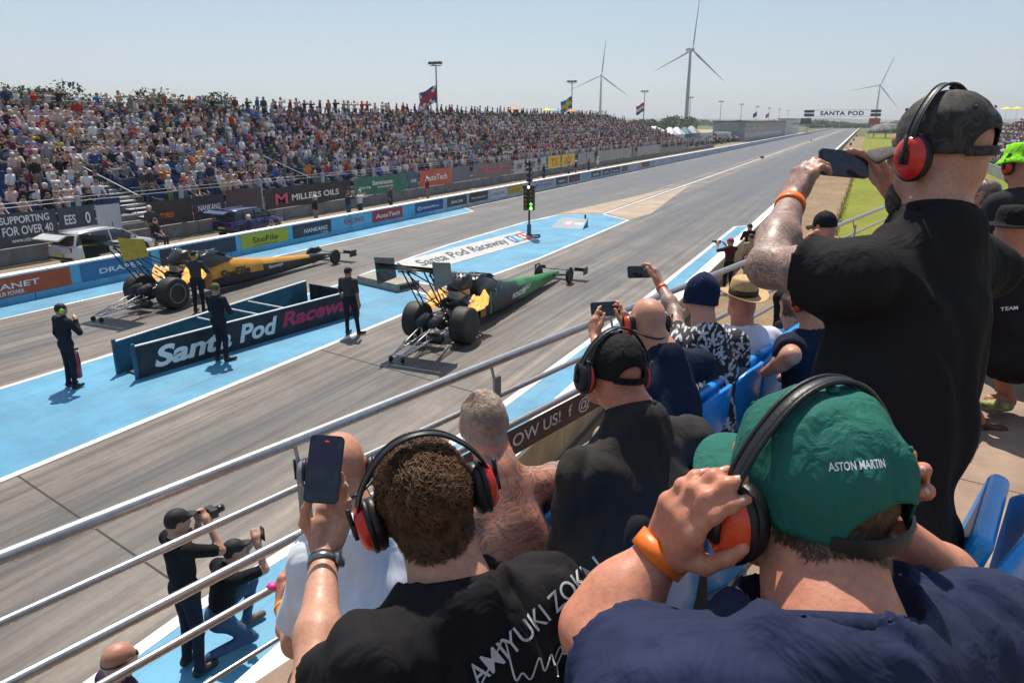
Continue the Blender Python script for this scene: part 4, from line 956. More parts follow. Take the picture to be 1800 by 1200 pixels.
# ------------------------------------------------------------------ dragsters
RUB = M('slick_rubber', (.020, .019, .019), .62, var=.25, scale=14, bump=.2, bscale=80, dirt=((.07, .06, .05), 6, .5)); BLK = M('satin_black', (.012, .012, .014), .35, spec=.5); CARB = M('carbon_black', (.016, .017, .02), .3, spec=.5, coat=.3)
CHR = M('polished_metal', (.55, .55, .55), .22, .95, var=.1, scale=20); ALU = M('brushed_aluminium', (.42, .42, .43), .38, .85, var=.15, scale=20); WINGD = M('wing_dark_panel', (.03, .05, .06), .3, spec=.5, coat=.4)
PINKM = M('bar_white', (.62, .60, .60), .4, .3); FLM = None
def m_flame():
    m, nt, b = _nt('exhaust_flame'); n = _nz(nt, 7, 4, .6); L = nt.links
    c = _ramp(nt, n.outputs[0], [(.3, (.5, .13, .015)), (.5, (.95, .42, .08)), (.72, (1, .72, .30))]); L.new(c.outputs[0], b.inputs['Emission Color']); b.inputs['Emission Strength'].default_value = 1.3
    b.inputs['Base Color'].default_value = (.2, .1, .03, 1); n2 = _nz(nt, 5, 3); a = _ramp(nt, n2.outputs[0], [(.30, (.1, .1, .1)), (.52, (.85, .85, .85))]); L.new(a.outputs[0], b.inputs['Alpha']); return m
FLM = m_flame()
def wheel(parent, c, r, w, rimr, side, spokes=8, name='wheel', ring=None):
    """c = centre; axle along x; side=+1 outer face to +x"""
    c = np.array(c, float); t = MB(); b = w/2
    prof = [(rimr, -b*.92), (r*.86, -b), (r*.965, -b*.88), (r, -b*.6), (r, b*.6), (r*.965, b*.88), (r*.86, b), (rimr, b*.92)]
    t.lathe(prof, c, (1, 0, 0), 36); ty = t.build(name, RUB, parent, True)
    m = MB(); m.lathe([(rimr, -b*.8), (rimr*.97, b*.75), (rimr*.9, b*.45), (rimr*.3, b*.3), (.01, b*.3)] if side > 0 else [(.01, -b*.3), (rimr*.3, -b*.3), (rimr*.9, -b*.45), (rimr*.97, -b*.75), (rimr, b*.8)], c, (1, 0, 0), 28); m.build('rim', ALU, ty, True)
    m = MB(); 
    for k in range(spokes): a = k*2*math.pi/spokes; x = side*b*.42; m.bar(c+np.array([x, .12*rimr*math.cos(a), .12*rimr*math.sin(a)]), c+np.array([x, .93*rimr*math.cos(a), .93*rimr*math.sin(a)]), rimr*.16, rimr*.12)
    m.lathe([(rimr*.26, side*b*.2), (rimr*.22, side*b*.62)] if side > 0 else [(rimr*.22, side*b*.62), (rimr*.26, side*b*.2)], c, (1, 0, 0), 16); m.build('spokes', CHR, ty)
    if ring:
        m = MB(); P = [c+np.array([side*(b*.985), r*.60*math.cos(a), r*.60*math.sin(a)]) for a in np.linspace(0, 2*math.pi, 40)[:-1]]; m.tube(P, .016, 5, closed=True); m.build('sidewall_ring', ring, ty)
    return ty
def dragster(loc, label, paint, lower, plate, accent, txt, ring, hero):
    d = empty('dragster', loc, 0, label, 'dragster', 'dragsters on the start line')
    # fuselage, from behind the cockpit to the nose
    ST = [(1.75, .33, .16, .86), (2.2, .36, .13, 1.0), (2.9, .36, .10, .98), (3.5, .33, .09, .86), (4.4, .28, .09, .72), (5.4, .225, .10, .60), (6.4, .165, .12, .50), (7.3, .11, .15, .42), (7.95, .05, .19, .33), (8.1, .012, .23, .27)]
    def sec(y, w, zb, zt):
        H = zt-zb; pts = [(-w*.72, zb), (-w*.97, zb+.12*H), (-w, zb+.42*H), (-w*.92, zb+.72*H), (-w*.62, zb+.94*H), (-w*.22, zt), (w*.22, zt), (w*.62, zb+.94*H), (w*.92, zb+.72*H), (w, zb+.42*H), (w*.97, zb+.12*H), (w*.72, zb)]
        return [(x, y, z) for x, z in pts]
    S = [sec(*s) for s in ST]; fine = []
    for a, b in zip(S[:-1], S[1:]):
        for q in (0, .34, .67): fine.append([tuple(np.array(p)*(1-q)+np.array(r)*q) for p, r in zip(a, b)])
    fine.append(S[-1]); mb = MB(); n = 12
    P = [p for s in fine for p in s]; F = []; mi = []
    for i in range(len(fine)-1):
        for j in range(n):
            F.append((i*n+j, i*n+(j+1) % n, (i+1)*n+(j+1) % n, (i+1)*n+j)); yy = fine[i][0][1]
            if hero == 'green': mi.append(0 if (yy > 3.6+.4*math.sin(j*3) and j in (3, 4, 5, 6, 7, 8, 9)) and not (j in (8,) and yy < 4.5) else 1)
            else: mi.append(0 if j in (2, 3, 4, 6, 7, 8, 5) and not (yy > 3.9 and j in (2, 8)) and yy < 6.6 else 1)
    F.append(tuple(reversed(range(n)))); mi.append(1); F.append(tuple(range((len(fine)-1)*n, len(fine)*n))); mi.append(1)
    bd = mk('body', P, F, [paint, lower], d, True, mi)
    for k in range(3):
        y0 = 3.0+k*.35
        if hero == 'green': MB().box((.345-.012*k, y0-.9, .52), (.02, .045, .62)).build('stripe', accent, bd)
    text(txt, (.372, 2.75 if hero == 'yellow' else 3.9, .55 if hero == 'yellow' else .42), (0, 1, 0), (0, 0, 1), .30 if hero == 'yellow' else .15, TXD if hero == 'yellow' else TXW, bd, w=1.3 if hero == 'yellow' else .9, shear=.2, bold=.03, off=.012)
    text('Raceways' if hero == 'yellow' else 'ENERGY', (.27 if hero == 'yellow' else .24, 4.7, .42), (-.09, 1, 0), (0, 0, 1), .14, TXW, bd, w=.8, shear=.2, off=.03)
    # cockpit hood, roll cage and driver
    mb = MB(); secs = []
    for y, w, z0, z1 in ((1.62, .27, .8, 1.22), (1.85, .30, .85, 1.30), (2.2, .30, .9, 1.28), (2.6, .26, .92, 1.14), (2.95, .16, .9, .99)):
        secs.append([(-w, y, z0), (-w*.95, y, z0+(z1-z0)*.6), (-w*.55, y, z1), (w*.55, y, z1), (w*.95, y, z0+(z1-z0)*.6), (w, y, z0)])
    mb.loft(secs); bevel(mb.build('canopy', CARB, d, True), .02, 2)
    mb = MB(); mb.add([(-.22, 2.62, 1.13), (.22, 2.62, 1.13), (.26, 2.3, 1.262), (-.26, 2.3, 1.262), (-.2, 2.66, 1.15), (.2, 2.66, 1.15), (.25, 2.3, 1.285), (-.25, 2.3, 1.285)], [(4, 5, 6, 7), (0, 1, 5, 4), (1, 2, 6, 5), (3, 0, 4, 7)]); mb.build('windscreen', GLASSD, d)
    mb = MB()
    for s in (-1, 1):
        mb.tube([(s*.30, 1.5, .3), (s*.28, 1.5, .95), (s*.17, 1.55, 1.33), (0, 1.56, 1.38)], .022, 8); mb.tube([(s*.17, 1.55, 1.33), (s*.22, 2.1, 1.31), (s*.24, 2.7, .98)], .02, 8)
        mb.tube([(s*.32, -.1, .33), (s*.32, 1.6, .30)], .025, 8); mb.tube([(s*.28, .0, .62), (s*.30, 1.6, .62)], .02, 8); mb.tube([(s*.28, 0, .62), (s*.32, .8, .3)], .016, 6)
    mb.build('roll_cage', BLK, d, True)
    # engine
    mb = MB(); mb.box((0, 1.0, .58), (.50, .75, .42)); 
    for s in (-1, 1): mb.box((s*.27, 1.0, .78), (.20, .72, .20), np.array([[math.cos(.5*s), 0, math.sin(.5*s)], [0, 1, 0], [-math.sin(.5*s), 0, math.cos(.5*s)]]))
    mb.box((0, .52, .45), (.44, .3, .44)); bevel(mb.build('engine_block', BLK, d), .02, 2)
    mb = MB(); mb.box((0, .98, 1.0), (.32, .62, .22)); 
    for k in range(7): mb.box((0, .72+.085*k, 1.02), (.36, .025, .25))
    bevel(mb.build('supercharger', ALU, d), .012, 1)
    mb = MB(); secs = []
    for y, w, z0, z1 in ((.62, .16, 1.12, 1.24), (.80, .25, 1.12, 1.40), (1.0, .30, 1.13, 1.50), (1.14, .31, 1.20, 1.50)): secs.append([(-w, y, z0), (-w*.95, y, z1-.05), (-w*.8, y, z1), (w*.8, y, z1), (w*.95, y, z1-.05), (w, y, z0)])
    mb.loft(secs); ih = mb.build('injector_hat', BLK, d, True)
    for k in range(3): MB().lathe([(.075, -.02), (.085, .03), (.06, .05)], (-.19+.19*k, 1.13, 1.38), (0, 1, .1), 14).build('intake', GLASSD, ih, True)
    for k in range(4): MB().lathe([(.02, 0), (.03, .05), (.03, .09)], (-.17+.11*k, .9, 1.47), (0, 0, 1), 10).build('trumpet', CHR, ih, True)
    for s in (-1, 1):
        for k in range(4): y = .74+.17*k; MB().tube([(s*.26, y, .70), (s*.42, y-.02, .64), (s*.52, y-.10, .70), (s*.56, y-.22, .92)], [.032, .035, .036, .04], 10).build('exhaust_pipe', ALU, d, True)
    for s in (-1, 1):
        mb = MB()
        for k in range(4):
            y = .80+.19*k-.22; h = .36+.08*math.sin(k*2.3+1); mb.tube([(s*.56, y, .62), (s*.61, y-.0, .62+h*.3), (s*.63, y+.05, .62+h*.7), (s*.63, y+.02, .66+h)], [.05, .13, .12, .02], 10)
        mb.build('exhaust_flame', FLM, d, True)
    if hero == 'green':
        pass
    for s in (-1, 1): bevel(MB().box((s*.36, 1.62, .55), (.03, .30, .62)).build('heat_shield', M('gold_heat_shield', (.30, .17, .06), .4, .7, var=.4, scale=7), d), .02, 2)
    # rear axle, fuel and parachute packs
    mb = MB(); mb.lathe([(.06, -.62), (.06, .62)], (0, 0, .455), (1, 0, 0), 12); mb.ell((0, .02, .455), (.17, .17, .2)); mb.box((0, .28, .5), (.3, .45, .3)); mb.build('rear_axle', BLK, d, True)
    for s in (-1, 1): mb = MB(); mb.lathe([(.02, -.22), (.11, -.2), (.12, .0), (.10, .2), (.02, .22)], (s*.17, -.52, .62), (0, 1, .25), 12); mb.build('parachute_pack', M('pack_cloth', (.03, .035, .05), .8), d, True)
    mb = MB(); mb.lathe([(.03, -.2), (.13, -.17), (.13, .17), (.03, .2)], (.22, -.62, .22), (1, 0, 0), 14); mb.build('oil_tank', BLK, d, True)
    for s in (-1, 1): wheel(d, (s*.66, 0, .455), .455, .44, .205, s, 9, 'rear_wheel', ring if s > 0 else None)
    for s in (-1, 1): wheel(d, (s*.56, 7.62, .28), .28, .10, .175, s, 10, 'front_wheel')
    mb = MB(); mb.tube([(-.56, 7.62, .28), (.56, 7.62, .28)], .025, 8)
    for s in (-1, 1): mb.tube([(s*.5, 7.62, .28), (s*.1, 7.2, .30)], .016, 6); mb.tube([(s*.5, 7.62, .26), (s*.1, 7.85, .24)], .016, 6)
    mb.build('front_axle', BLK, d, True)
    # front wing
    mb = MB(); mb.add([(-.88, 8.15, .33), (.88, 8.15, .33), (.88, 8.48, .28), (-.88, 8.48, .28), (-.88, 8.15, .355), (.88, 8.15, .355), (.88, 8.48, .29), (-.88, 8.48, .29)], [(3, 2, 1, 0), (4, 5, 6, 7), (0, 1, 5, 4), (1, 2, 6, 5), (2, 3, 7, 6), (3, 0, 4, 7)]); fw = mb.build('front_wing', BLK, d)
    for s in (-1, 1):
        MB().box((s*.89, 8.3, .33), (.02, .42, .24)).build('end_plate', BLK, fw); MB().box((s*.70, 8.18, .40), (.34, .03, .09)).build('flap', BLK, fw)
    # rear wing on its struts
    wy, wz = -1.15, 1.93; rw = None
    for k, (yy, zz, ch, an) in enumerate(((.28, -.04, .34, .10), (.0, .03, .26, .28), (-.22, .14, .20, .55))):
        R = np.array([[1, 0, 0], [0, math.cos(an), math.sin(an)], [0, -math.sin(an), math.cos(an)]]); mb = MB(); secs = []
        for x in (-.74, .74):
            pr = [(-ch/2, 0), (-ch*.2, .02), (ch*.2, .035), (ch*.45, .022), (ch/2, 0), (ch*.3, -.018), (-ch*.2, -.01)]
            secs.append([np.array([x, wy+yy, wz+zz])+R@np.array([0, a, b]) for a, b in pr])
        mb.loft(secs); o = mb.build('wing_element' if k else 'rear_wing', [WINGD, BLK, BLK][k], d if rw is None else rw, True); rw = rw or o
    for k, s in enumerate((-1, 1)):
        e = MB().add([(s*.75, wy-.42, wz+.34), (s*.75, wy+.36, wz+.20), (s*.75, wy+.44, wz-.28), (s*.75, wy-.34, wz-.30), (s*.765, wy-.42, wz+.34), (s*.765, wy+.36, wz+.20), (s*.765, wy+.44, wz-.28), (s*.765, wy-.34, wz-.30)], [(0, 1, 2, 3), (7, 6, 5, 4), (0, 4, 5, 1), (1, 5, 6, 2), (2, 6, 7, 3), (3, 7, 4, 0)]).build('end_plate', plate if (hero == 'green' or s > 0) else BLK, rw)
        MB().bar((s*.758-.014*s, wy-.40, wz+.03), (s*.758-.014*s, wy+.38, wz-.03), .012, .03).build('trim', accent, e)
    mb = MB()
    for s in (-1, 1):
        mb.tube([(s*.30, wy+.22, wz-.05), (s*.26, -.05, .60)], .018, 8); mb.tube([(s*.30, wy-.02, wz), (s*.30, -.12, .52)], .018, 8); mb.tube([(s*.30, wy+.25, wz-.05), (s*.28, .95, .95)], .018, 8); mb.tube([(s*.30, wy+.2, wz-.1), (s*.28, .45, .72)], .016, 8)
        mb.tube([(s*.28, -.6, 1.25), (-s*.28, -.3, .95)], .012, 6)
    mb.build('wing_struts', BLK, d, True)
    # wheelie bars
    wb = MB()
    for s in (-1, 1):
        a, b, c = np.array([s*.20, -.15, .62]), np.array([s*.12, -1.95, .17]), np.array([s*.22, -.15, .28]); wb.tube([a, b], .017, 8); wb.tube([c, b], .017, 8)
        for q in (.25, .45, .65, .82): wb.tube([a*(1-q)+b*q, c*(1-q)+b*q], .011, 6); wb.tube([a*(1-q)+b*q, c*(1-q*.8)+b*q*.8], .010, 6)
    wb.tube([(-.14, -1.95, .17), (.14, -1.95, .17)], .015, 6); wb = wb.build('wheelie_bar', PINKM, d, True)
    for s in (-1, 1): MB().lathe([(.02, -.02), (.07, -.018), (.07, .018), (.02, .02)], (s*.16, -1.98, .075), (1, 0, 0), 14).build('bar_wheel', BLK, wb, True)
    return d
GRN = M('candy_green_paint', (.012, .20, .03), .42, .1, var=.3, scale=2, coat=.15); NVY = M('midnight_paint', (.008, .012, .018), .45, var=.3, scale=3, coat=.1); YEL = M('amber_yellow_paint', (.62, .28, .012), .4, var=.15, scale=2, coat=.2); GACC = M('teal_accent', (.03, .38, .26), .4)
dragster((-8.97, 15.3, 0), 'green and black dragster at the start, nearest lane', GRN, NVY, WINGD, GACC, 'MONSTER', None, 'green')
dragster((-18.3, 14.9, 0), 'yellow and black dragster in the far lane with yellow wing plate', YEL, NVY, M('yellow_wing_plate', (.50, .36, .04), .4), M('yellow_accent', (.55, .40, .05), .4), 'SteFile', M('sidewall_print', (.25, .26, .28), .6), 'yellow')

# ------------------------------------------------------------------ support cars
def car(loc, rz, label, paint, name, boot=1.15, L=4.75):
    d = empty(name, loc, rz, label, 'car', 'support cars behind the barrier'); hw = .90
    st = [(-2.36, .72, .42, .86), (-2.30, .82, .30, .95), (-1.8, .89, .24, .98), (-.9, .90, .22, .98), (.3, .90, .22, .96), (1.0, .90, .22, .94), (1.6, .88, .24, .88), (2.1, .80, .28, .78), (2.34, .66, .36, .64)]
    mb = MB(); secs = []
    for y, w, zb, zt in st: secs.append([(-w*.9, y, zb), (-w, y, zb+.12), (-w, y, zb+(zt-zb)*.62), (-w*.95, y, zt-.03), (-w*.8, y, zt), (w*.8, y, zt), (w*.95, y, zt-.03), (w, y, zb+(zt-zb)*.62), (w, y, zb+.12), (w*.9, y, zb)])
    mb.loft(secs); mb.build('body', paint, d, True)
    # roof shell on pillars over a dark cabin
    g = [(-2.2, .70, .95), (-1.95, .68, 1.35), (-1.5, .66, 1.44), (-.6, .66, 1.475), (.2, .66, 1.455), (.55, .67, 1.36), (1.25, .74, .94)]
    mb = MB(); mb.loft([[(-.82, y, .93), (-w*1.015, y, z-.05), (-w*.8, y, z-.01), (w*.8, y, z-.01), (w*1.015, y, z-.05), (.82, y, .93)] for y, w, z in [(-2.05, .69, 1.20), *g[1:6], (1.2, .74, .96)]]); mb.build('windows', GLASSD, d, True)
    mb = MB(); mb.loft([[(-w*1.0, y, z-.05), (-w*.96, y, z), (0, y, z+.03), (w*.96, y, z), (w*1.0, y, z-.05)] for y, w, z in g[1:6]]); rf = mb.build('roof', paint, d, True)
    for s in (-1, 1):
        for a, b, w in (((s*.80, 1.28, .95), (s*.675, .52, 1.38), .05), ((s*.845, -.25, .96), (s*.695, -.25, 1.40), .06), ((s*.84, -1.25, .96), (s*.69, -1.25, 1.38), .05), ((s*.83, -2.2, .95), (s*.69, -1.92, 1.34), .10)): MB().bar(a, b, w, .05).build('pillar', paint, d)
        MB().bar((s*.60, -1.8, 1.47), (s*.60, .2, 1.50), .03, .03).build('roof_rail', STEEL, rf)
    for s in (-1, 1):
        MB().box((s*.66, -2.31, .80), (.26, .08, .18)).build('tail_lamp', M('tail_lamp_red', (.5, .02, .02), .2), d); MB().box((s*.62, 2.22, .66), (.30, .14, .12)).build('headlamp', CHR, d)
        MB().box((s*.97, .80, 1.0), (.16, .10, .12)).build('mirror', paint, d)
        for y in (-.95, .12): MB().box((s*.905, y-.2, .80), (.02, .18, .03)).build('door_handle', STEEL, d)
        MB().bar((s*.903, -.30, .3), (s*.903, -.30, .93), .004, .012).build('door_gap', TXD, d); MB().bar((s*.903, .95, .3), (s*.903, .95, .92), .004, .012).build('door_gap', TXD, d)
        for y in (-1.42, 1.42):
            MB().lathe([(.385, -.02), (.385, .02)], (s*.893, y, .34), (1, 0, 0), 26).build('wheel_arch', TXD, d); wheel(d, (s*.84, y, .325), .325, .20, .22, s, 7, 'wheel')
    # tailgate raised
    an = -boot; R = np.array([[1, 0, 0], [0, math.cos(an), -math.sin(an)], [0, math.sin(an), math.cos(an)]]); hing = np.array([0, -1.98, 1.42])
    def tp(P): return [hing+R@np.array(p) for p in P]
    mb = MB(); mb.add(tp([(-.68, 0, 0), (.68, 0, 0), (.78, -.22, -.42), (-.78, -.22, -.42), (-.82, -.28, -.95), (.82, -.28, -.95), (-.66, .04, -.02), (.66, .04, -.02), (.76, -.16, -.42), (-.76, -.16, -.42), (-.80, -.20, -.93), (.80, -.20, -.93)]), [(0, 1, 2, 3), (3, 2, 5, 4), (7, 6, 9, 8), (8, 9, 10, 11), (0, 3, 9, 6), (3, 4, 10, 9), (1, 7, 8, 2), (2, 8, 11, 5), (4, 5, 11, 10), (0, 6, 7, 1)]); tg = mb.build('tailgate', paint, d)
    mb = MB(); mb.add(tp([(-.6, -.03, -.05), (.6, -.03, -.05), (.7, -.235, -.40), (-.7, -.235, -.40)])+tp([(-.6, -.045, -.05), (.6, -.045, -.05), (.7, -.25, -.40), (-.7, -.25, -.40)]), [(0, 1, 2, 3), (7, 6, 5, 4), (0, 4, 5, 1), (1, 5, 6, 2), (2, 6, 7, 3), (3, 7, 4, 0)]); mb.build('rear_window', GLASSD, tg)
    MB().box((0, -1.9, .75), (1.3, .75, .5)).build('boot_interior', TXD, d); mb = MB(); mb.box((0, -2.37, .42), (1.5, .05, .10)); mb.build('bumper_trim', TXD, d); MB().box((0, -2.405, .56), (.52, .012, .11)).build('number_plate', M('plate_yellow', (.55, .45, .05), .5), d)
    return d
SILV = M('silver_white_paint', (.58, .57, .56), .28, .25, var=.06, scale=1.5, coat=.7); BLUC = M('dark_blue_metallic', (.02, .03, .12), .25, .4, var=.1, scale=1.5, coat=.7)
p = atX(192, 430, -26.1); car((-26.5, p[1]+.1, -.015), 0.02, 'silver white estate car with raised tailgate behind the barrier', SILV, 'estate_car').scale = (.82, .80, .88)
p = atX(440, 385, -26.3); car((-26.6, p[1]+.2, -.015), -.02, 'dark blue hatchback with open tailgate beside the fence banners', BLUC, 'hatchback', 1.25).scale = (.80, .72, .86)

# ------------------------------------------------------------------ things on the centre islands
NAVY = M('board_navy', (.010, .018, .030), .5, var=.25, scale=2, dirt=((.05, .06, .08), 3, .3)); TEALP = M('board_teal', (.02, .13, .20), .5, var=.25, scale=2, dirt=((.05, .16, .24), 2, .5)); TRIM = M('white_trim', (.72, .72, .70), .5)
t = empty('name_board', (0, 0, 0), 0, 'long navy and teal double board with the raceway name on the centre island', 'sign board')
a0, a1 = np.array([-13.32, 10.12]), np.array([-12.38, 16.6]); b0, b1 = np.array([-14.0, 10.2]), np.array([-14.45, 16.9]); H_ = .70
def slab(n, p, q, m, th=.05, h=H_):
    d = (q-p)/np.linalg.norm(q-p); nn = np.array([d[1], -d[0]]); P = [p-nn*th/2, q-nn*th/2, q+nn*th/2, p+nn*th/2]; return MB().prism([tuple(x) for x in P], .006, h).build(n, m, t), d, nn
f, d_, n_ = slab('front_board', a0, a1, NAVY); bk, _, _ = slab('back_board', b0, b1, TEALP)
slab('end_board', np.array([-12.45, 16.68]), np.array([-14.38, 16.98]), NAVY, .05, .62)
for p, q in ((a0, a1), (b0, b1)): MB().bar((*p, H_+.012), (*q, H_+.012), .06, .024).build('edge_trim', TRIM, t)
slab('inner_board', a0+np.array([-.08, .05]), a1+np.array([-.08, -.05]), TEALP, .03, H_-.02)
fl = MB().prism([tuple(a0+[-.12, .1]), tuple(a1+[-.12, 0]), tuple(b1+[.1, 0]), tuple(b0+[.1, .1])], .01, .05).build('floor', M('board_floor', (.05, .08, .10), .7), t)
for q in (.35, .5, .62): p = a0*(1-q)+a1*q; r = b0*(1-q)+b1*q; MB().bar((*p, H_-.03), (*r, H_-.03), .03, .03).build('cross_bar', TRIM, t)
for p in (a0, b0): MB().bar((p[0]+.03, p[1]-.06, .006), (p[0]+.03, p[1]-.06, .78), .07, .05).build('end_post', TEALP, t)
u = (a1-a0)/np.linalg.norm(a1-a0); Lb = np.linalg.norm(a1-a0)
def bt(s, c, w, m, h=.42):
    q = a0+u*Lb*c+n_*.028; text(s, (q[0], q[1], .36), (u[0], u[1], 0), (0, 0, 1), h, m, f, w=w, shear=.25, bold=.035, off=.004)
PINKL = M('print_magenta_red', (.52, .03, .10), .5)
bt('Santa', .206, 1.95, TXW, .46); bt('Pod', .475, 1.15, TXW, .44); bt('Raceway', .79, 2.7, PINKL, .50)
# low printed wedge lying on the tree island
t = empty('raceway_wedge', (0, 0, 0), 0, 'low pale wedge board with raceway name and social media icons', 'sign board'); PAPER = M('wedge_pale', (.52, .50, .48), .6, var=.1, scale=3)
p0, p1 = np.array([-13.85, 22.2]), np.array([-13.1, 31.3]); u = (p1-p0)/np.linalg.norm(p1-p0); n_ = np.array([u[1], -u[0]]); q0, q1 = p0-n_*.95, p1-n_*.95
V = [(*p0, .02), (*p1, .02), (*q1, .34), (*q0, .34), (*p0, .008), (*p1, .008), (*q1, .008), (*q0, .008)]; w = mk('face', V, [(0, 1, 2, 3), (0, 4, 5, 1), (1, 5, 6, 2), (2, 6, 7, 3), (3, 7, 4, 0)], PAPER, t)
up = np.array([*(-n_*.95), .32]); ctr = lambda c: np.array([*(p0*(1-c)+p1*c), .02])+up*.5
TXG = M('print_grey', (.07, .07, .075), .5)
text('Santa Pod Raceway', ctr(.43), (*u, 0), up, .62, TXG, w, w=6.4, bold=.02, off=.006)
for k, (c, s, m) in enumerate(((.835, 'f', TXB), (.885, 't', M('icon_cyan', (.05, .40, .60), .5)), (.935, 'g', TXR), (.98, 'y', TXR))):
    R = np.stack([np.array([*u, 0]), nrm(up), np.cross([*u, 0], nrm(up))], 1); ic = MB().box(ctr(c)+R[:, 2]*.006, (.40, .62, .008), R).build('icon', m, w); text(s, ctr(c), (*u, 0), up, .40, TXW, ic, off=.016, bold=.03)
# start light tree
p = ground(930, 417); t = empty('start_light_tree', (p[0], p[1], 0), .12, 'black start light tree with green lamps lit on the blue island', 'start lights')
bevel(MB().box((0, 0, .05), (1.0, .5, .09)).build('base', M('tree_base_blue', (.02, .09, .16), .6), t), .02, 1); mb = MB(); mb.tube([(0, 0, .05), (0, 0, 1.3)], .045, 10); mb.tube([(0, 0, .1), (.5, .1, .12)], .035, 8); mb.build('stem', BLK, t, True)
MB().box((0, 0, .35), (.16, .16, .5)).build('foot_post', TEALP, t)
hd = bevel(MB().box((0, 0, 1.74), (.50, .28, .98)).build('lamp_housing', BLK, t), .03, 2); MB().box((0, 0, 2.32), (.56, .28, .14)).build('top_box', BLK, t)
mb = MB(); mb.tube([(0, 0, 2.38), (0, 0, 3.5)], .045, 8); 
for k in range(4): mb.box((0, 0, 2.62+.24*k), (.24, .2, .14))
mb.build('mast_lamps', BLK, t)
AMB = M('amber_lens', (.35, .16, .02), .2); LIT = m_emit('green_lamp_lit', (.25, 1., .12), 3.); LIT2 = m_emit('white_lamp_lit', (1., .9, .7), 4.); DIM = m_emit('green_lamp_dim', (.2, .8, .1), 1.2)
for sx in (-1, 1):
    for k in range(5):
        lit = (k == 4) and sx > 0; m = LIT if lit else (DIM if (k == 3 and sx > 0) else AMB)
        c = np.array([sx*.13, -.145, 2.12-.19*k]); lm = MB().lathe([(.080, 0), (.07, .03), (.01, .04)], c, (0, -1, 0), 18).build('lamp', m, hd, True)
        MB().lathe([(.092, -.01), (.094, .045), (.082, .05), (.082, 0)], c, (0, -1, 0), 18).build('visor', BLK, lm, True)
MB().lathe([(.06, 0), (.05, .03), (.01, .04)], (.0, -.14, 2.32), (0, -1, 0), 14).build('stage_lamp', LIT2, t, True)
for s, sx in (('S', 0), ): text('START', (0, -.142, 1.29), (1, 0, 0), (0, 0, 1), .07, TXW, hd, off=.004)
# blue wedge with a round emblem
t = empty('emblem_wedge', (-13.25, 35.9, 0), .1, 'small dark blue wedge with round red emblem beyond the start lights', 'sign board')
V = [(-.85, -.6, .01), (.85, -.6, .01), (.85, .6, .01), (-.85, .6, .01), (-.55, .5, .42), (.85, .5, .42)]; w = mk('face', V, [(0, 1, 5, 4), (1, 2, 5), (2, 3, 4, 5), (3, 0, 4), (3, 2, 1, 0)], TEALP, t)
nn = nrm(np.cross(np.array(V[1])-V[0], np.array(V[5])-V[1])); MB().lathe([(.27, .004), (.27, .012)], (.0, -.08, .20), nn, 24).build('emblem', TXP, w); text('SP', (-.0, -.08, .2), (1, 0, 0), np.cross(nn, (1, 0, 0)), .2, TXW, w, off=.02); text('NHRA', (.55, -.08, .2), (1, 0, 0), np.cross(nn, (1, 0, 0)), .2, TXW, w, off=.01, w=.45)
MB().box((.7, .56, .3), (.08, .06, .6)).build('peg', BLK, t)
# concrete beam block
t = empty('concrete_block', (-13.75, 20.1, 0), math.radians(-18), 'flat concrete block lying in the gap between the blue islands', 'concrete block'); bevel(MB().box((0, 0, .135), (2.1, .95, .26)).build('slab', M('block_buff', (.33, .29, .23), .85, var=.2, scale=3, bump=.4, bscale=30, dirt=((.12, .10, .08), 4, .5)), t), .015, 2); MB().box((1.053, 0, .13), (.008, .7, .14)).build('recess', TXD, t)
# ------------------------------------------------------------------ crew, marshals and photographers
SK1 = m_skin('skin_fair', (.50, .28, .20)); SK2 = m_skin('skin_tan', (.44, .235, .155)); SK3 = m_skin('skin_ruddy', (.52, .25, .18))
CBLK = m_cloth('cloth_black', (.012, .012, .014)); CNVY = m_cloth('cloth_navy_black', (.016, .018, .028)); CCHA = m_cloth('cloth_charcoal', (.05, .048, .05)); CSHOE = M('shoe_black', (.015, .015, .016), .5); CJEAN = m_cloth('cloth_denim', (.035, .055, .11)); HBLK = M('cap_black', (.012, .012, .013), .7); HBRN = M('hair_brown', (.05, .03, .017), .7); CRED = m_cloth('cloth_red', (.30, .02, .03)); CBEI = m_cloth('cloth_beige', (.36, .27, .18)); CWHT = m_cloth('cloth_white_small', (.62, .62, .62)); LIME = M('ear_lime', (.35, .62, .04), .4); RSH = M('shoe_brown', (.14, .08, .05), .6)
def lime_muffs(o, pose, scale=1.):
    hc = np.array(pose['head'])*scale; R = headframe(pose.get('hf', (0, 1, -.1)))
    t = empty('ear_defenders', o.location, 0); t.rotation_euler = o.rotation_euler
    for s in (-1, 1): MB().ell(hc+R@np.array([s*.10, -.01, -.01]), (.035, .045, .055), R, 12, 8).build('cup', LIME, t, True)
    MB().tube([hc+R@np.array([.105*math.sin(a), -.01, .125*math.cos(a)]) for a in np.linspace(-1.6, 1.6, 12)], .012, 6).build('headband', BLK, t, True)
    return t
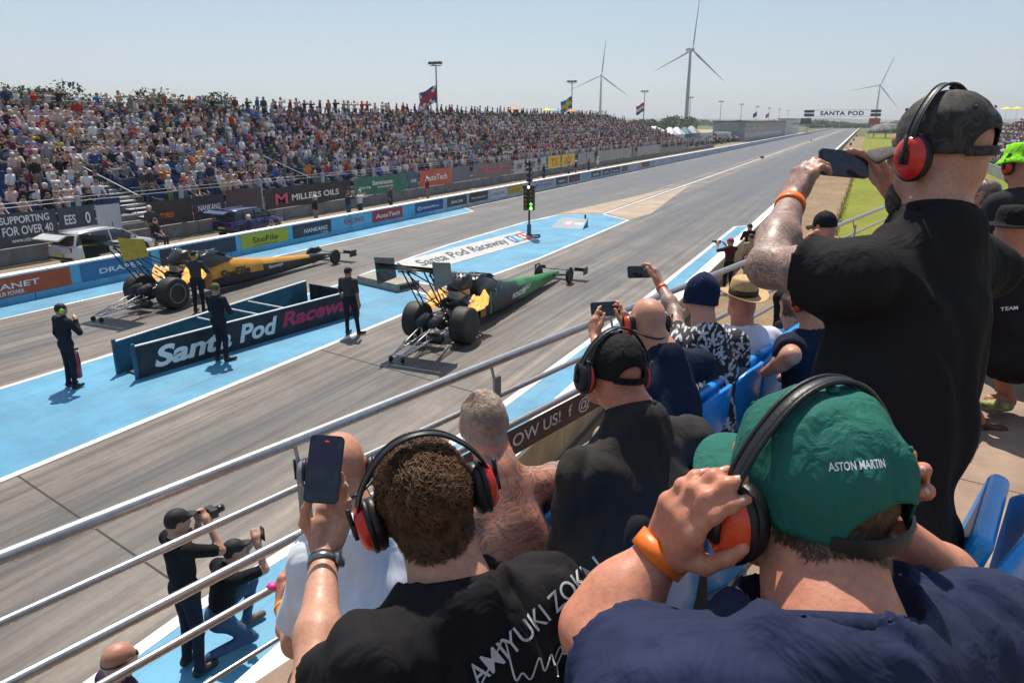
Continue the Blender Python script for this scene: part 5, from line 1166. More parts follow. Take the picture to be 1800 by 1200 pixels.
# marshal at the left with a red extinguisher
P = stand_pose(hf=(.3, 1, -.1), sleeve=1., sl=(-.21, 0, 1.42), sr=(.2, .03, 1.40)); arms_up(P, None, (.06, .24, 1.36)); P['wl'] = (-.27, .08, .88)
g0 = ground(129, 681); m1 = figure('person', 'person in black overalls with lime ear defenders standing left of the name board', 'person', (g0[0], g0[1], 0), -.15, P, [SK2, CNVY, CNVY, CSHOE, HBLK], .02)
tag(lime_muffs(m1, P), 'lime ear defenders on the person left of the name board', 'ear defenders')
t = empty('fire_extinguisher', ground(134, 676), 0, 'red fire extinguisher held low beside the leftmost marshal', 'extinguisher'); EXT = M('extinguisher_red', (.42, .02, .04), .3, coat=.4)
mb = MB(); mb.lathe([(.06, 0), (.085, .02), (.085, .42), (.06, .5), (.03, .53), (.03, .58)], (.08, .02, .16), (0, 0, 1), 18); mb.build('cylinder', EXT, t, True); MB().tube([(.08, .02, .74), (.13, .06, .70), (.16, .06, .45)], .014, 8).build('hose', BLK, t, True); MB().box((.08, .04, .76), (.03, .14, .04)).build('handle', BLK, t)
# marshal before the board
P = stand_pose(hf=(-.3, 1, -.15), sleeve=1.); arms_up(P, (-.06, .24, 1.22), (.12, .22, 1.12)); P['kl'] = (-.12, .1, .5); P['fr'] = (.22, .16, .05)
g0 = ground(392, 634); m2 = figure('person', 'person in black standing in front of the name board with back turned', 'person', (g0[0], g0[1], 0), .1, P, [SK2, CNVY, CNVY, CSHOE, M('cap_olive', (.10, .10, .02), .8)], .02, scale=1.02)
# crewman by the yellow dragster
P = stand_pose(hf=(.1, 1, -.3), sleeve=1.); arms_up(P, (-.15, .42, 1.05), (.18, .40, 1.1))
g0 = ground(352, 549); m3 = figure('person', 'crew member in dark clothes with lime ear defenders beside the yellow dragster', 'person', (g0[0], g0[1], 0), .35, P, [SK2, CCHA, CNVY, CSHOE, HBLK], .02)
tag(lime_muffs(m3, P), 'lime ear defenders on the crew member beside the yellow dragster', 'ear defenders')
# marshal in grey behind the green dragster
P = stand_pose(hf=(.15, 1, -.1), sleeve=.45, brim=1, al=(-.10, -.02, .09), ar=(.20, .02, .09), fr=(.30, .16, .05), kr=(.15, .03, .5)); P['wl'] = (-.22, .12, .9); P['wr'] = (.27, -.0, .86)
g0 = ground(618, 588); figure('person', 'person in charcoal shirt and cap standing behind the green dragster', 'person', (g0[0], g0[1], 0), .12, P, [SK2, CCHA, CNVY, CSHOE, HBLK], .02, scale=.99)
def gadget(name, label, cat, c, R, size, screen=True, lens=False):
    """phone or camera; R columns: right, out-of-back (away from holder), up"""
    t = empty(name, c, 0, label, cat); sx, sy, sz = size
    def rrect(w, h, r, y0, y1):
        pl = [(sg[0]*(w/2-r)+r*math.cos(a), sg[1]*(h/2-r)+r*math.sin(a)) for sg, a0 in (((1, 1), 0), ((-1, 1), 1.5708), ((-1, -1), 3.1416), ((1, -1), 4.7124)) for a in np.linspace(a0, a0+1.5708, 6)]
        n = len(pl); return [R@np.array([x, y, z]) for y in (y0, y1) for x, z in pl], [tuple(range(n)), tuple(reversed(range(n, 2*n)))]+[(i, i+n, (i+1) % n+n, (i+1) % n) for i in range(n)]
    cr = min(sx, sz)*(.15 if screen else .08); V, F = rrect(sx, sz, cr, -sy/2, sy/2); bevel(mk('case', V, F, M('phone_case', (.014, .014, .016), .35, spec=.5), t), .0015, 2)
    if screen: V, F = rrect(sx*.93, sz*.96, cr*.85, -sy/2-.001, -sy/2-.0002); mk('screen', V, F, SCR, t)
    if lens: MB().lathe([(sz*.42, 0), (sz*.40, sy*1.2), (sz*.34, sy*1.25), (.005, sy*1.1)], R@np.array([0, sy/2, 0]), R[:, 1], 20).build('lens', BLK, t, True)
    return t
def m_screen():
    m, nt, b = _nt('phone_screen'); n = _nz(nt, 30, 4); c = _ramp(nt, n.outputs[0], [(.3, (.010, .012, .02)), (.55, (.02, .025, .045)), (.75, (.06, .06, .08))]); nt.links.new(c.outputs[0], b.inputs['Base Color']); b.inputs['Roughness'].default_value = .08; b.inputs['Specular IOR Level'].default_value = .6; return m
SCR = m_screen()
# two photographers on the blue margin just below the stand
P = stand_pose(hf=(.15, 1, -.1), sleeve=.38, brim=1); arms_up(P, (-.06, .26, 1.55), (.12, .26, 1.53)); P['kl'] = (-.13, .04, .5); P['fl'] = (-.16, .14, .05)
Y1 = -.25; g0 = ground(345, 1178); figure('person', 'man in black shirt and cap standing on blue paint aiming a camera', 'person', (g0[0], g0[1], 0.01), Y1, P, [SK1, CBLK, m_cloth('cloth_dark_jeans', (.018, .02, .032)), CSHOE, HBLK], .013)
rz = np.array([[math.cos(Y1), -math.sin(Y1), 0], [math.sin(Y1), math.cos(Y1), 0], [0, 0, 1]]); c = rz@np.array([.04, .34, 1.62])+np.array([g0[0], g0[1], 0]); gadget('camera', 'black camera held up by the standing man on the blue paint', 'camera', c, rz, (.13, .07, .09), False, True)
mb = MB(); hc = np.array([0, .03, 1.63]); R = headframe((.15, 1, -.1)); brim = mb
P = dict(head=(0, .12, 1.02), neck=(0, .02, .88), sl=(-.19, 0, .82), sr=(.19, 0, .82), hl=(-.10, -.12, .36), hr=(.10, -.12, .36), kl=(-.15, .32, .50), kr=(.17, .10, .10), al=(-.15, .22, .09), ar=(.17, -.32, .10), fl=(-.15, .40, .05), fr=(.17, -.40, .06), el=(0, 0, 0), er=(0, 0, 0), wl=(0, 0, 0), wr=(0, 0, 0), hf=(.2, 1, .05), sleeve=.38, brim=1); arms_up(P, (-.1, .32, .95), (.14, .30, 1.08))
Y2 = -.35; g1 = ground(412, 1128); figure('person', 'crouching man in black cap filming with raised phone on blue paint', 'person', (g1[0], g1[1], .01), Y2, P, [SK1, CBLK, m_cloth('cloth_blue_jeans', (.05, .09, .17)), RSH, HBLK], .013)
rz2 = np.array([[math.cos(Y2), -math.sin(Y2), 0], [math.sin(Y2), math.cos(Y2), 0], [0, 0, 1]]); c = rz2@np.array([.15, .36, 1.19])+np.array([g1[0], g1[1], 0]); gadget('phone', 'phone raised by the crouching man on the blue paint', 'phone', c, rz2, (.075, .012, .15))
q = at(205, 1172, 5.1); P = stand_pose(hf=(.1, 1, -.1))
figure('person', 'man with shaved head at the bottom left corner below the rails', 'person', (q[0], q[1], .0), -.2, P, [SK3, m_cloth('cloth_plum', (.05, .03, .06)), CBLK, CSHOE, m_skin('scalp_ruddy', (.46, .23, .165))], .015)
t = empty('sunglasses', (q[0], q[1], 0), -.2, 'dark sunglasses strapped round the shaved head bottom left', 'sunglasses'); MB().tube([(.094*math.sin(a), .022-.112*math.cos(a), 1.665-.012*math.cos(a)) for a in np.linspace(-2.2, 2.2, 20)], .007, 6).build('strap', BLK, t, True)
for s in (-1, 1): MB().ell((s*.036, .128, 1.655), (.030, .012, .022), None, 10, 6).build('lens', GLASSD, t, True)
# photographers on the right behind the edge wall
P = stand_pose(hf=(-.5, 1, -.1), sleeve=.45, brim=1); arms_up(P, (-.1, .32, 1.22), (.12, .3, 1.2)); g = ground(1309, 470); figure('person', 'man in black shirt and jeans standing behind the edge wall', 'person', (g[0]+.1, g[1]-.3, -.01), .5, P, [SK2, CBLK, CJEAN, CSHOE, HBLK], .025, scale=.95)
P = stand_pose(hf=(-.6, 1, -.1), sleeve=.45, brim=1); arms_up(P, (-.2, .42, 1.52), (.05, .4, 1.5)); g = ground(1272, 512); figure('person', 'photographer in dark shirt and red cap behind the edge wall', 'person', (g[0]+.1, g[1], -.01), .75, P, [SK2, m_cloth('cloth_wine', (.06, .015, .02)), CBLK, CSHOE, M('cap_red', (.40, .02, .03), .7)], .025, scale=.98)
cc = np.array([g[0]+.1, g[1], 0])+np.array([[math.cos(.75), -math.sin(.75), 0], [math.sin(.75), math.cos(.75), 0], [0, 0, 1]])@np.array([-.12, .52, 1.52]); rz = np.array([[math.cos(1.1), -math.sin(1.1), 0], [math.sin(1.1), math.cos(1.1), 0], [0, 0, 1]]); gadget('camera', 'long lens camera held by the photographer in the red cap', 'camera', cc, rz, (.14, .12, .10), False, True)
P = stand_pose(hf=(-.5, 1, -.1)); figure('person', 'person in beige shorts close behind the red capped photographer', 'person', (g[0]+.55, g[1]+1.3, -.01), .6, P, [SK2, CBEI, CBEI, CSHOE, HBRN], .028, scale=.97)
# marshals and photographers behind the far barrier
def small(px, head_y, X, yaw, ci, lb, mi=12):
    p = atX(px, head_y, X); o = bpy.data.objects.new('person', VAR[mi]); COL.objects.link(o); o.location = (p[0], p[1], p[2]-1.66 if p[2] < 1.75 else 0.0); o.location.z = max(-.02, min(.0, p[2]-1.66)) if p[2] > 1.2 else p[2]-1.3
    o.rotation_euler = (0, 0, yaw); o.color = (*TOPS[ci][1], 1); tag(o, lb, 'person', 'people behind the far barrier')
for px, hy, X, yaw, ci, lb, mi in ((553, 352, -24.2, -1.2, 1, 'person in black bent behind the barrier right of the blue hatchback', 12), (611, 345, -24.3, -1.4, 2, 'person in navy with pale cap behind the barrier below the green banner', 14), (632, 345, -24.1, -1.5, 0, 'person in white shirt filming behind the barrier below the green banner', 15), (686, 340, -24.2, -1.3, 15, 'person in charcoal with white cap behind the barrier left of the red banner', 13), (751, 320, -25.5, -1.3, 5, 'person in maroon standing below the red fence banner', 12), (956, 290, -25, -1.5, 1, 'person in black just right of the start light tree', 13), (1000, 288, -24.3, -1.6, 3, 'leftmost of three small people below the yellow banners', 14), (1012, 285, -24.3, -1.4, 1, 'person in black, middle of three below the yellow banners', 12), (1035, 282, -24.4, -1.5, 15, 'person in charcoal right of the yellow banners', 13), (1051, 281, -24.4, -1.5, 0, 'person in white farthest along behind the barrier', 12), (262, 372, -27.8, -1.5, 15, 'person in charcoal standing before the fence left of the blue hatchback', 12), (270, 385, -27.6, -1.2, 1, 'person in black seated low before the fence left of the blue hatchback', 0), (437, 395, -24.6, -1.4, 2, 'marshal in navy behind the barrier at the tailgate of the blue hatchback', 12), (475, 388, -24.7, -1.5, 4, 'person in pink leaning behind the barrier beside the blue hatchback', 3)):
    small(px, hy, X, yaw, ci, lb, mi)
# ------------------------------------------------------------------ our own stand: treads, rail, seats
ANG = math.radians(12.64); E_ = np.array([math.sin(ANG), math.cos(ANG), 0]); W_ = np.array([-math.cos(ANG), math.sin(ANG), 0])
def sp(D, t, z): return W_*D+E_*t+np.array([0, 0, z])
def pD(px, py, D):
    """point on the vertical plane D metres in front of the lens row, seen at a photo pixel"""
    v = C_F+C_R*(px-900)/FPX+C_U*(600-py)/FPX; k = D/(v@W_); return np.array([0, 0, CAM_H])+v*k
ST = empty('seating_terrace', (0, 0, 0), 0, 'brown decked spectator terrace under the near crowd', 'terrace')
TERR = M('terrace_board', (.30, .205, .145), .8, var=.18, scale=3, bump=.3, bscale=50, dirt=((.14, .09, .065), 5, .5)); TFR = M('terrace_frame', (.12, .115, .11), .6, .3)
ROWS = [(2.62, 2.02, 2.76), (2.02, 1.40, 2.98), (1.40, .72, 3.22), (.72, -.45, 3.50), (-.45, -1.2, 3.78), (-1.2, -2.2, 4.06)]
RS = np.stack([E_, W_, np.array([0, 0, 1.])], 1)
for i, (d1, d0, z) in enumerate(ROWS):
    n = 3
    for k in range(n):
        a = d0+(d1-d0)*k/n; b = d0+(d1-d0)*(k+1)/n
        for j in range(6):
            t0 = -4+j*4.; MB().box(sp((a+b)/2, t0+2., z-.02), (3.992, b-a-.006, .04), RS).build('board', TERR, ST)
    MB().box(sp(d0+.01, 8, z-.16), (24, .02, .24), RS).build('riser', TFR, ST)
    for j in range(5): MB().box(sp((d1+d0)/2, -3.5+j*5.5, (z-.05)/2), (.10, .10, z-.05), RS).build('column', TFR, ST)
# handrail
BRT = M('rail_stainless', (.46, .44, .42), .33, .9, var=.10, scale=30); BRP = M('rail_post', (.36, .345, .32), .45, .6, var=.1)
RD = 2.43; rl = empty('handrail', (0, 0, 0), 0, 'stainless steel handrail of parallel tubes along the front of the near stand', 'handrail')
for z, r in ((3.93, .0255), (3.72, .0165), (3.505, .021), (3.32, .0175), (3.07, .011)):
    MB().tube([sp(RD, -3.5+.5*k, z) for k in range(40)], r, 12).build('rail', BRT, rl, True)
t1 = (pD(515, 770, RD)@E_); t2 = (pD(862, 625, RD)@E_); dt = t2-t1
for k in range(-2, 8):
    t = t1+dt*k; p = MB().box(sp(RD-.045, t, 3.33), (.055, .014, 1.06), RS).build('post', BRP, rl); MB().tube([sp(RD-.03, t, 3.82), sp(RD-.005, t, 3.92)], .008, 8).build('pin', BRP, p)
    MB().box(sp(RD-.045, t, 2.765), (.12, .10, .012), RS).build('foot', BRP, p)
# banner along the rail
a, b = pD(925, 800, RD-.0), pD(1048, 700, RD); sg = empty('rail_banner', (0, 0, 0), 0, 'brown banner with white lettering tied under the handrail', 'banner'); BRN = M('banner_brown', (.10, .055, .03), .6, var=.2)
ta, tb = a@E_-.75, b@E_+.6; zc = 3.40; fb = MB().box(sp(RD-.02, (ta+tb)/2, zc), (tb-ta, .006, .165), RS).build('cloth', BRN, sg)
text('FOLLOW US!  f  @  SANTAPOD', sp(RD-.024, (ta+tb)/2+.18, zc), E_, (0, 0, 1), .105, TXW, fb, w=(tb-ta)*.93, bold=.012, off=.003)
# tip-up seats
SBL = M('seat_bright_blue', (.010, .27, .70), .32, var=.10, scale=4, spec=.5, coat=.15, dirt=((.02, .10, .25), 8, .35)); SFR = M('seat_frame_grey', (.30, .31, .32), .45, .6)
def seat(D, t, z, label, tip=True):
    o = empty('stadium_seat', sp(D, t, z), math.pi/2-ANG, label, 'seat', 'blue tip-up seats of the near stand')       # local: x along the row, -x.. y towards the track is -x world
    mb = MB(); n = 10; w = .215
    for sgn in (0, 1):
        pass
    V = []; F = []
    for i in range(n+1):
        u = -1+2*i/n; hgt = .80-.05*abs(u)**3*1.4; cv = .05*u*u
        for q, zz in enumerate((.42, .56, .68, hgt)): V.append((u*w, cv-.03*(zz-.42)*2, zz))
    # thickness
    m = len(V); V += [(x, y-.028, zz) for x, y, zz in V]
    for i in range(n):
        for q in range(3): a = i*4+q; F += [(a, a+4, a+5, a+1), (m+a, m+a+1, m+a+5, m+a+4)]
        a = i*4+3; F.append((a, a+4, m+a+4, m+a)); a = i*4; F.append((a, m+a, m+a+4, a+4))
    for q in range(3): F.append((q, q+1, m+q+1, m+q)); a = n*4+q; F.append((a, m+a, m+a+1, a+1))
    # back opens towards +y = direction of the track
    bk = mk('backrest', V, F, SBL, o, True); bevel(bk, .01, 2)
    mb = MB(); mb.box((0, .10, .60), (.40, .05, .40), np.array([[1, 0, 0], [0, .97, -.24], [0, .24, .97]])) if tip else mb.box((0, .22, .43), (.40, .40, .045)); bevel(mb.build('seat_pan', SBL, o), .02, 3)
    mb = MB(); mb.box((0, -.01, .21), (.05, .06, .42)); mb.box((0, -.0, .40), (.44, .04, .05)); mb.build('bracket', SFR, o)
    return o
def toloc(px, py, d):
    q = at(px, py, d); return q@W_, q@E_, q[2]
SEATS = []
for r, (D, z) in enumerate(((1.36, 3.06), (.74, 3.30), (-.10, 3.50))): SEATS.append((D, z))
RN = ['front', 'second', 'third']
for r, (D, z) in enumerate(SEATS):
    for k in range(16):
        t = .15+k*.49+.12*r
        if r == 0 and t < 1.7: continue
        if r == 2 and t < 5.2: continue
        if r == 1 and t < 1.0: continue
        seat(D, t, z, f'blue tip-up seat, {RN[r]} row of near stand, {ORDN[k] if k < 14 else "next to last" if k == 14 else "last"} from its near end', True)
for k, (px, py, d) in enumerate(((1772, 1000, 1.75),)):
    D, t, z = toloc(px, py, d); seat(D, t, z-.64, 'blue plastic seat at the right edge beside the green capped man', True)
# ------------------------------------------------------------------ detailed spectators near the lens
NAILS = []
NAILM = M('fingernail', (.62, .38, .32), .25, spec=.5)
def nails(parent):
    for p, v, dn, r in NAILS:
        R = np.stack([np.cross(v, dn), v, dn], 1); MB().ell(p+dn*r*.78, (r*.62, r*.85, r*.30), R, 10, 6).build('nail', NAILM, parent, True)
    NAILS.clear()
def hand(w, d, n, th, curls, spread=.0, thumb=None, s=1., fs=1.):
    """w wrist, d wrist->knuckles, n out of the palm, th towards the thumb side; curls: 4 x (a1,a2,a3) index..little; thumb: 3 direction triples in (d,th,n)"""
    d = nrm(d); n = nrm(np.asarray(n)-d*np.dot(n, d)); t0 = np.cross(d, n); th = t0 if np.dot(t0, th) > 0 else -t0
    B, Fg = [], []
    K = [w+d*(l*s)+th*(o*s) for l, o in ((.090, .031), (.094, .010), (.088, -.011), (.079, -.030))]
    for i, k in enumerate(K):
        B.append(cone(w+th*(.018-.012*i)*s+d*.006, k, .0185*s, .0135*s))
    B.append(cone(w+th*.02*s+d*.02*s+n*.006, w+th*.028*s+d*.06*s+n*.008, .02*s, .016*s)); B.append(cone(w-th*.018*s+d*.03*s+n*.006, w-th*.022*s+d*.06*s+n*.006, .017*s, .014*s))
    LN = ((.045, .027, .022), (.050, .031, .023), (.046, .029, .022), (.036, .021, .020))
    for i, k in enumerate(K):
        dd = nrm(d+th*spread*(1.2-i)); p = k; a = 0; r = (.0105, .0105, .0100, .0088)[i]*s
        for j in range(3):
            a += curls[i][j]; v = dd*math.cos(a)+n*math.sin(a); q = p+v*LN[i][j]*s*fs; Fg.append((i, cone(p, q, r*(1-.07*j), r*(1-.07*(j+1))*(1. if j < 2 else .9)))); Fg.append((i, cone(p, p, r*(1.13-.06*j), r*(1.13-.06*j)))); p = q
        NAILS.append((p-v*.009*s, v, dd*math.sin(a)-n*math.cos(a), r*.80))
    b = w+d*.022*s+th*.026*s; T = thumb or ((.7, .7, .15), (.9, .4, .2), (1., .15, .2)); r = .0150*s
    for j, (L, v) in enumerate(zip((.046, .036, .028), T)):
        v = nrm(d*v[0]+th*v[1]+n*v[2]); q = b+v*L*s; Fg.append((4, cone(b, q, r, r*.86))); b = q; r *= .86
    return B, Fg
def union_groups(groups, kk):
    us = []
    for p, k in groups:
        lo, hi = bounds(p, 0.); c = ((lo+hi)/2).astype(np.float32); us.append((union(p, k), c, float(np.linalg.norm(hi-lo)/2)))
    def f(P):
        d = np.full(len(P), 9., np.float32)
        for u, c, r in us:
            q = np.linalg.norm(P-c, axis=1)-r; m = q < .045
            e = np.maximum(q, .02)
            if m.any(): e[m] = u(P[m])
            d = smin(d, e, kk)
        return d
    return f
def near_filter(prims, f, pad): return prims
class Spec:
    """joints of one seated or standing spectator, world coordinates"""
    def __init__(s, head, F, roll=0., up=(0, 0, 1)):
        s.hc = np.asarray(head, float); s.R = headframe(F, up, roll); s.F = s.R[:, 1]; s.arms = {}; s.hands = []
    def h(s, x, y, z): return s.hc+s.R@np.array([x, y, z])
def torso(s, neck, sl, sr, hip, chest=.125, belly=.0, wid=1.):
    s.neck, s.sl, s.sr, s.hip = [np.asarray(v, float) for v in (neck, sl, sr, hip)]; s.chest = chest; s.belly = belly; s.wid = wid
def make_skin(name, s, parent, mats, h, headscale=1., arms=True, hairpred=None, k=.03, bare=False):
    g = [head_prims(s.hc, s.R, headscale), ]
    bd = list(g[0]); bd.append(cone(s.h(0, -.035, -.05), s.neck*.65+s.hc*.35, .060, .062)); bd.append(cone(s.neck*.65+s.hc*.35, s.neck, .062, .075))
    bd.append(cone(s.neck, (s.sl+s.sr)/2*.5+s.neck*.5, .07, .07))
    for a in ('l', 'r'):
        S = s.sl if a == 'l' else s.sr; bd.append(cone(s.neck+(S-s.neck)*.1, s.neck+(S-s.neck)*.50-np.array([0, 0, .015]), .046, .038))
    groups = [(bd, k)]
    for a, (S, E, Wr, ra) in s.arms.items():
        groups.append(([cone(S, S*.5+E*.5, .055*ra, .050*ra), cone(S*.5+E*.5, E, .050*ra, .042*ra), cone(E, E*.62+Wr*.38, .043*ra, .044*ra), cone(E*.62+Wr*.38, Wr, .044*ra, .027*ra)], .03))
    if bare:
        groups.append((torso_prims(s, -.012), .05))
    for B, Fg in s.hands:
        groups.append((B, .014))
        for i in range(5): groups.append(([c for j, c in Fg if j == i], .005))
    allp = [p for gp, _ in groups for p in gp]; f = union_groups(groups, .010); lo, hi = bounds(allp, h*4+.02); V, Q = polygonise(f, lo, hi, h)
    mi = np.zeros(len(Q), int)
    if hairpred is not None:
        C = (V[Q].mean(1)-s.hc)@s.R; mi[hairpred(C)] = 1
    o = mk(name, V, Q, mats, parent, True, mi); s.V, s.Q, s.mi = V, Q, mi; return o
def torso_prims(s, grow=0.):
    ch = (s.sl+s.sr)/2; ax = nrm(ch-s.hip); rt = nrm(s.sr-s.sl); rt = nrm(rt-ax*np.dot(rt, ax)); fw = np.cross(ax, rt); R = np.stack([rt, fw, ax], 1); w = s.wid; g = grow
    c1 = ch*.80+s.hip*.20; c2 = ch*.45+s.hip*.55; L = np.linalg.norm(ch-s.hip)
    return [ellp(c1+fw*.01, (.195*w+g, s.chest+g, .20+g), R), ellp(c2+fw*.01, (.175*w+s.belly*.6+g, .115+s.belly+g, L*.48+g), R), ellp(s.hip, (.185*w+s.belly*.5+g, .13+s.belly*.8+g, .15+g), R),
            cone(s.sl, s.sr, .066+g, .066+g), cone(s.neck*.6+ch*.4, s.sl*.85+ch*.15, .068+g, .062+g), cone(s.neck*.6+ch*.4, s.sr*.85+ch*.15, .068+g, .062+g), cone(s.neck-ax*.02-fw*.01, ch-ax*.06, .085+g, .12+g)]
def make_shirt(name, s, parent, mat, h, grow=.008, sleeve=.62, fold=.008, freq=13., seed=0., neckr=.074, k=.055, neckrise=0.):
    pr = torso_prims(s, grow); ut = union(pr, k); sl_ = []
    for a, (S, E, Wr, ra) in s.arms.items():
        En = S+(E-S)*sleeve; u = nrm(E-S); sl_.append((cone(S, En+u*.05, .066+grow, .061*ra+.010+grow), En.astype(np.float32), u.astype(np.float32), .061*ra+.003+grow*.5))
    upn = nrm(nrm(s.hc-s.neck)+.9*nrm((s.sl+s.sr)/2-s.hip)).astype(np.float32); fo = folds(fold, freq, seed); nb = (s.neck+upn*(.012+neckrise)).astype(np.float32)
    def f(P):
        d = ut(P); w = fo(P)
        for c, En, u, r in sl_:
            q = P-En; al = q@u; pp = np.linalg.norm(q-al[:, None]*u, axis=1); ds = np.maximum(pd(c, P), al); d = smin(d, ds, .05)
        d = d+w*np.clip(np.min([np.abs((P-En)@u)+np.maximum(0, np.linalg.norm(P-En, axis=1)-.12) for _c, En, u, _r in sl_]+[np.full(len(P), 1.)], axis=0)/.03, 0, 1)
        q = P-nb; al = q@upn; pp = np.linalg.norm(q-al[:, None]*upn, axis=1)
        d = np.maximum(d, -(np.maximum(pp-neckr, -al-.03))); d = np.maximum(d, np.where(pp < .3, al-.004-np.maximum(pp-.080, 0)*1.6, -1))
        return d
    lo, hi = bounds(pr+[c for c, *_ in sl_], h*4+.03); V, Q = polygonise(f, lo, hi, h); o = mk(name, V, Q, mat, parent, True)
    MB().lathe([(neckr+.000, -.010), (neckr+.012, -.006), (neckr+.013, .008), (neckr+.009, .016), (neckr+.002, .017)], nb, upn, 40).build('collar', mat, o, True); return o
def make_legs(s, parent, mat, shoe, skin, floor, facing, seated=True, short=False, h=.014, spread=.11):
    f = nrm(np.array([facing[0], facing[1], 0])); r = np.array([f[1], -f[0], 0]); pr = []
    for sg in (-1, 1):
        hp = s.hip+r*sg*.10
        if seated: kn = np.array([*(hp+f*.42+r*sg*.04)[:2], floor+.50]); an = np.array([*(kn-f*.03)[:2], floor+.09])
        else: kn = np.array([*(hp+f*.03)[:2], floor+(s.hip[2]-floor)*.52]); an = np.array([*(hp-f*.02+r*sg*.03)[:2], floor+.09])
        pr += [cone(hp, kn, .098, .068, 0), cone(kn, kn*.35+an*.65, .062, .055, 2 if short else 0), cone(kn*.35+an*.65, an, .053, .044, 2 if short else 0), cone(an-f*.03-np.array([0, 0, .04]), an+f*.17-np.array([0, 0, .045]), .045, .04, 1)]
    V, Q = body_mesh(pr, .03, h); return mk('trousers', V, Q, [mat, shoe, skin], parent, True, face_labels(pr, V, Q))
def strands(name, s, parent, mat, pred, n, length, width, seed=1, curl=0., lift=.5, down=(0, 0, -1), clump=0.):
    r_ = np.random.default_rng(seed); C = s.V[s.Q].mean(1); L = (C-s.hc)@s.R; ok = np.where(pred(L))[0]
    if len(ok) == 0: return None
    idx = r_.choice(ok, n); q = s.Q[idx]; a, b, c, d = [s.V[q[:, j]] for j in range(4)]; u, v = r_.random((n, 1)), r_.random((n, 1)); P = a*(1-u)*(1-v)+b*u*(1-v)+c*u*v+d*(1-u)*v
    N = np.cross(c-a, d-b); N /= np.linalg.norm(N, axis=1)[:, None]+1e-9; out = np.sign(np.einsum('ij,ij->i', N, P-s.hc))[:, None]; N = N*out
    D = s.R@np.asarray(down, float) if True else down; D = np.repeat(nrm(D)[None], n, 0); D = D-N*np.einsum('ij,ij->i', D, N)[:, None]; D /= np.linalg.norm(D, axis=1)[:, None]+1e-9
    Sd = np.cross(N, D); ang = vnoise((P-s.hc)*28+seed)*1.6+r_.normal(0, .35, n); D2 = D*np.cos(ang)[:, None]+Sd*np.sin(ang)[:, None]; S2 = np.cross(N, D2)
    ln = length*r_.uniform(.6, 1.25, (n, 1)); K = 5 if curl else 3; pts = []
    ph = r_.random((n, 1))*6.28
    for j in range(K):
        t = j/(K-1)
        if curl: p = P+ln*(N*(lift*math.sin(t*2.2)*1.0)+D2*(t*.55)+S2*(curl*np.sin(t*5.5+ph)-curl*np.sin(ph))*.5+D2*(curl*np.cos(t*5.5+ph)-curl*np.cos(ph))*.35)
        else: p = P+ln*(N*lift*t*(1-.35*t)+D2*t)
        pts.append(p)
    V = []; 
    for j in range(K):
        w = width*(1-.75*(j/(K-1))); side = np.cross(N, pts[min(j+1, K-1)]-pts[max(j-1, 0)]); side /= np.linalg.norm(side, axis=1)[:, None]+1e-9; V += [pts[j]-side*w/2, pts[j]+side*w/2]
    V = np.stack(V, 1); m = 2*K; F = []
    for j in range(K-1): F.append(np.array([2*j, 2*j+1, 2*j+3, 2*j+2])[None]+(np.arange(n)*m)[:, None])
    return tag(mk(name, V.reshape(-1, 3), np.concatenate(F), mat, parent, True), kind='stuff')
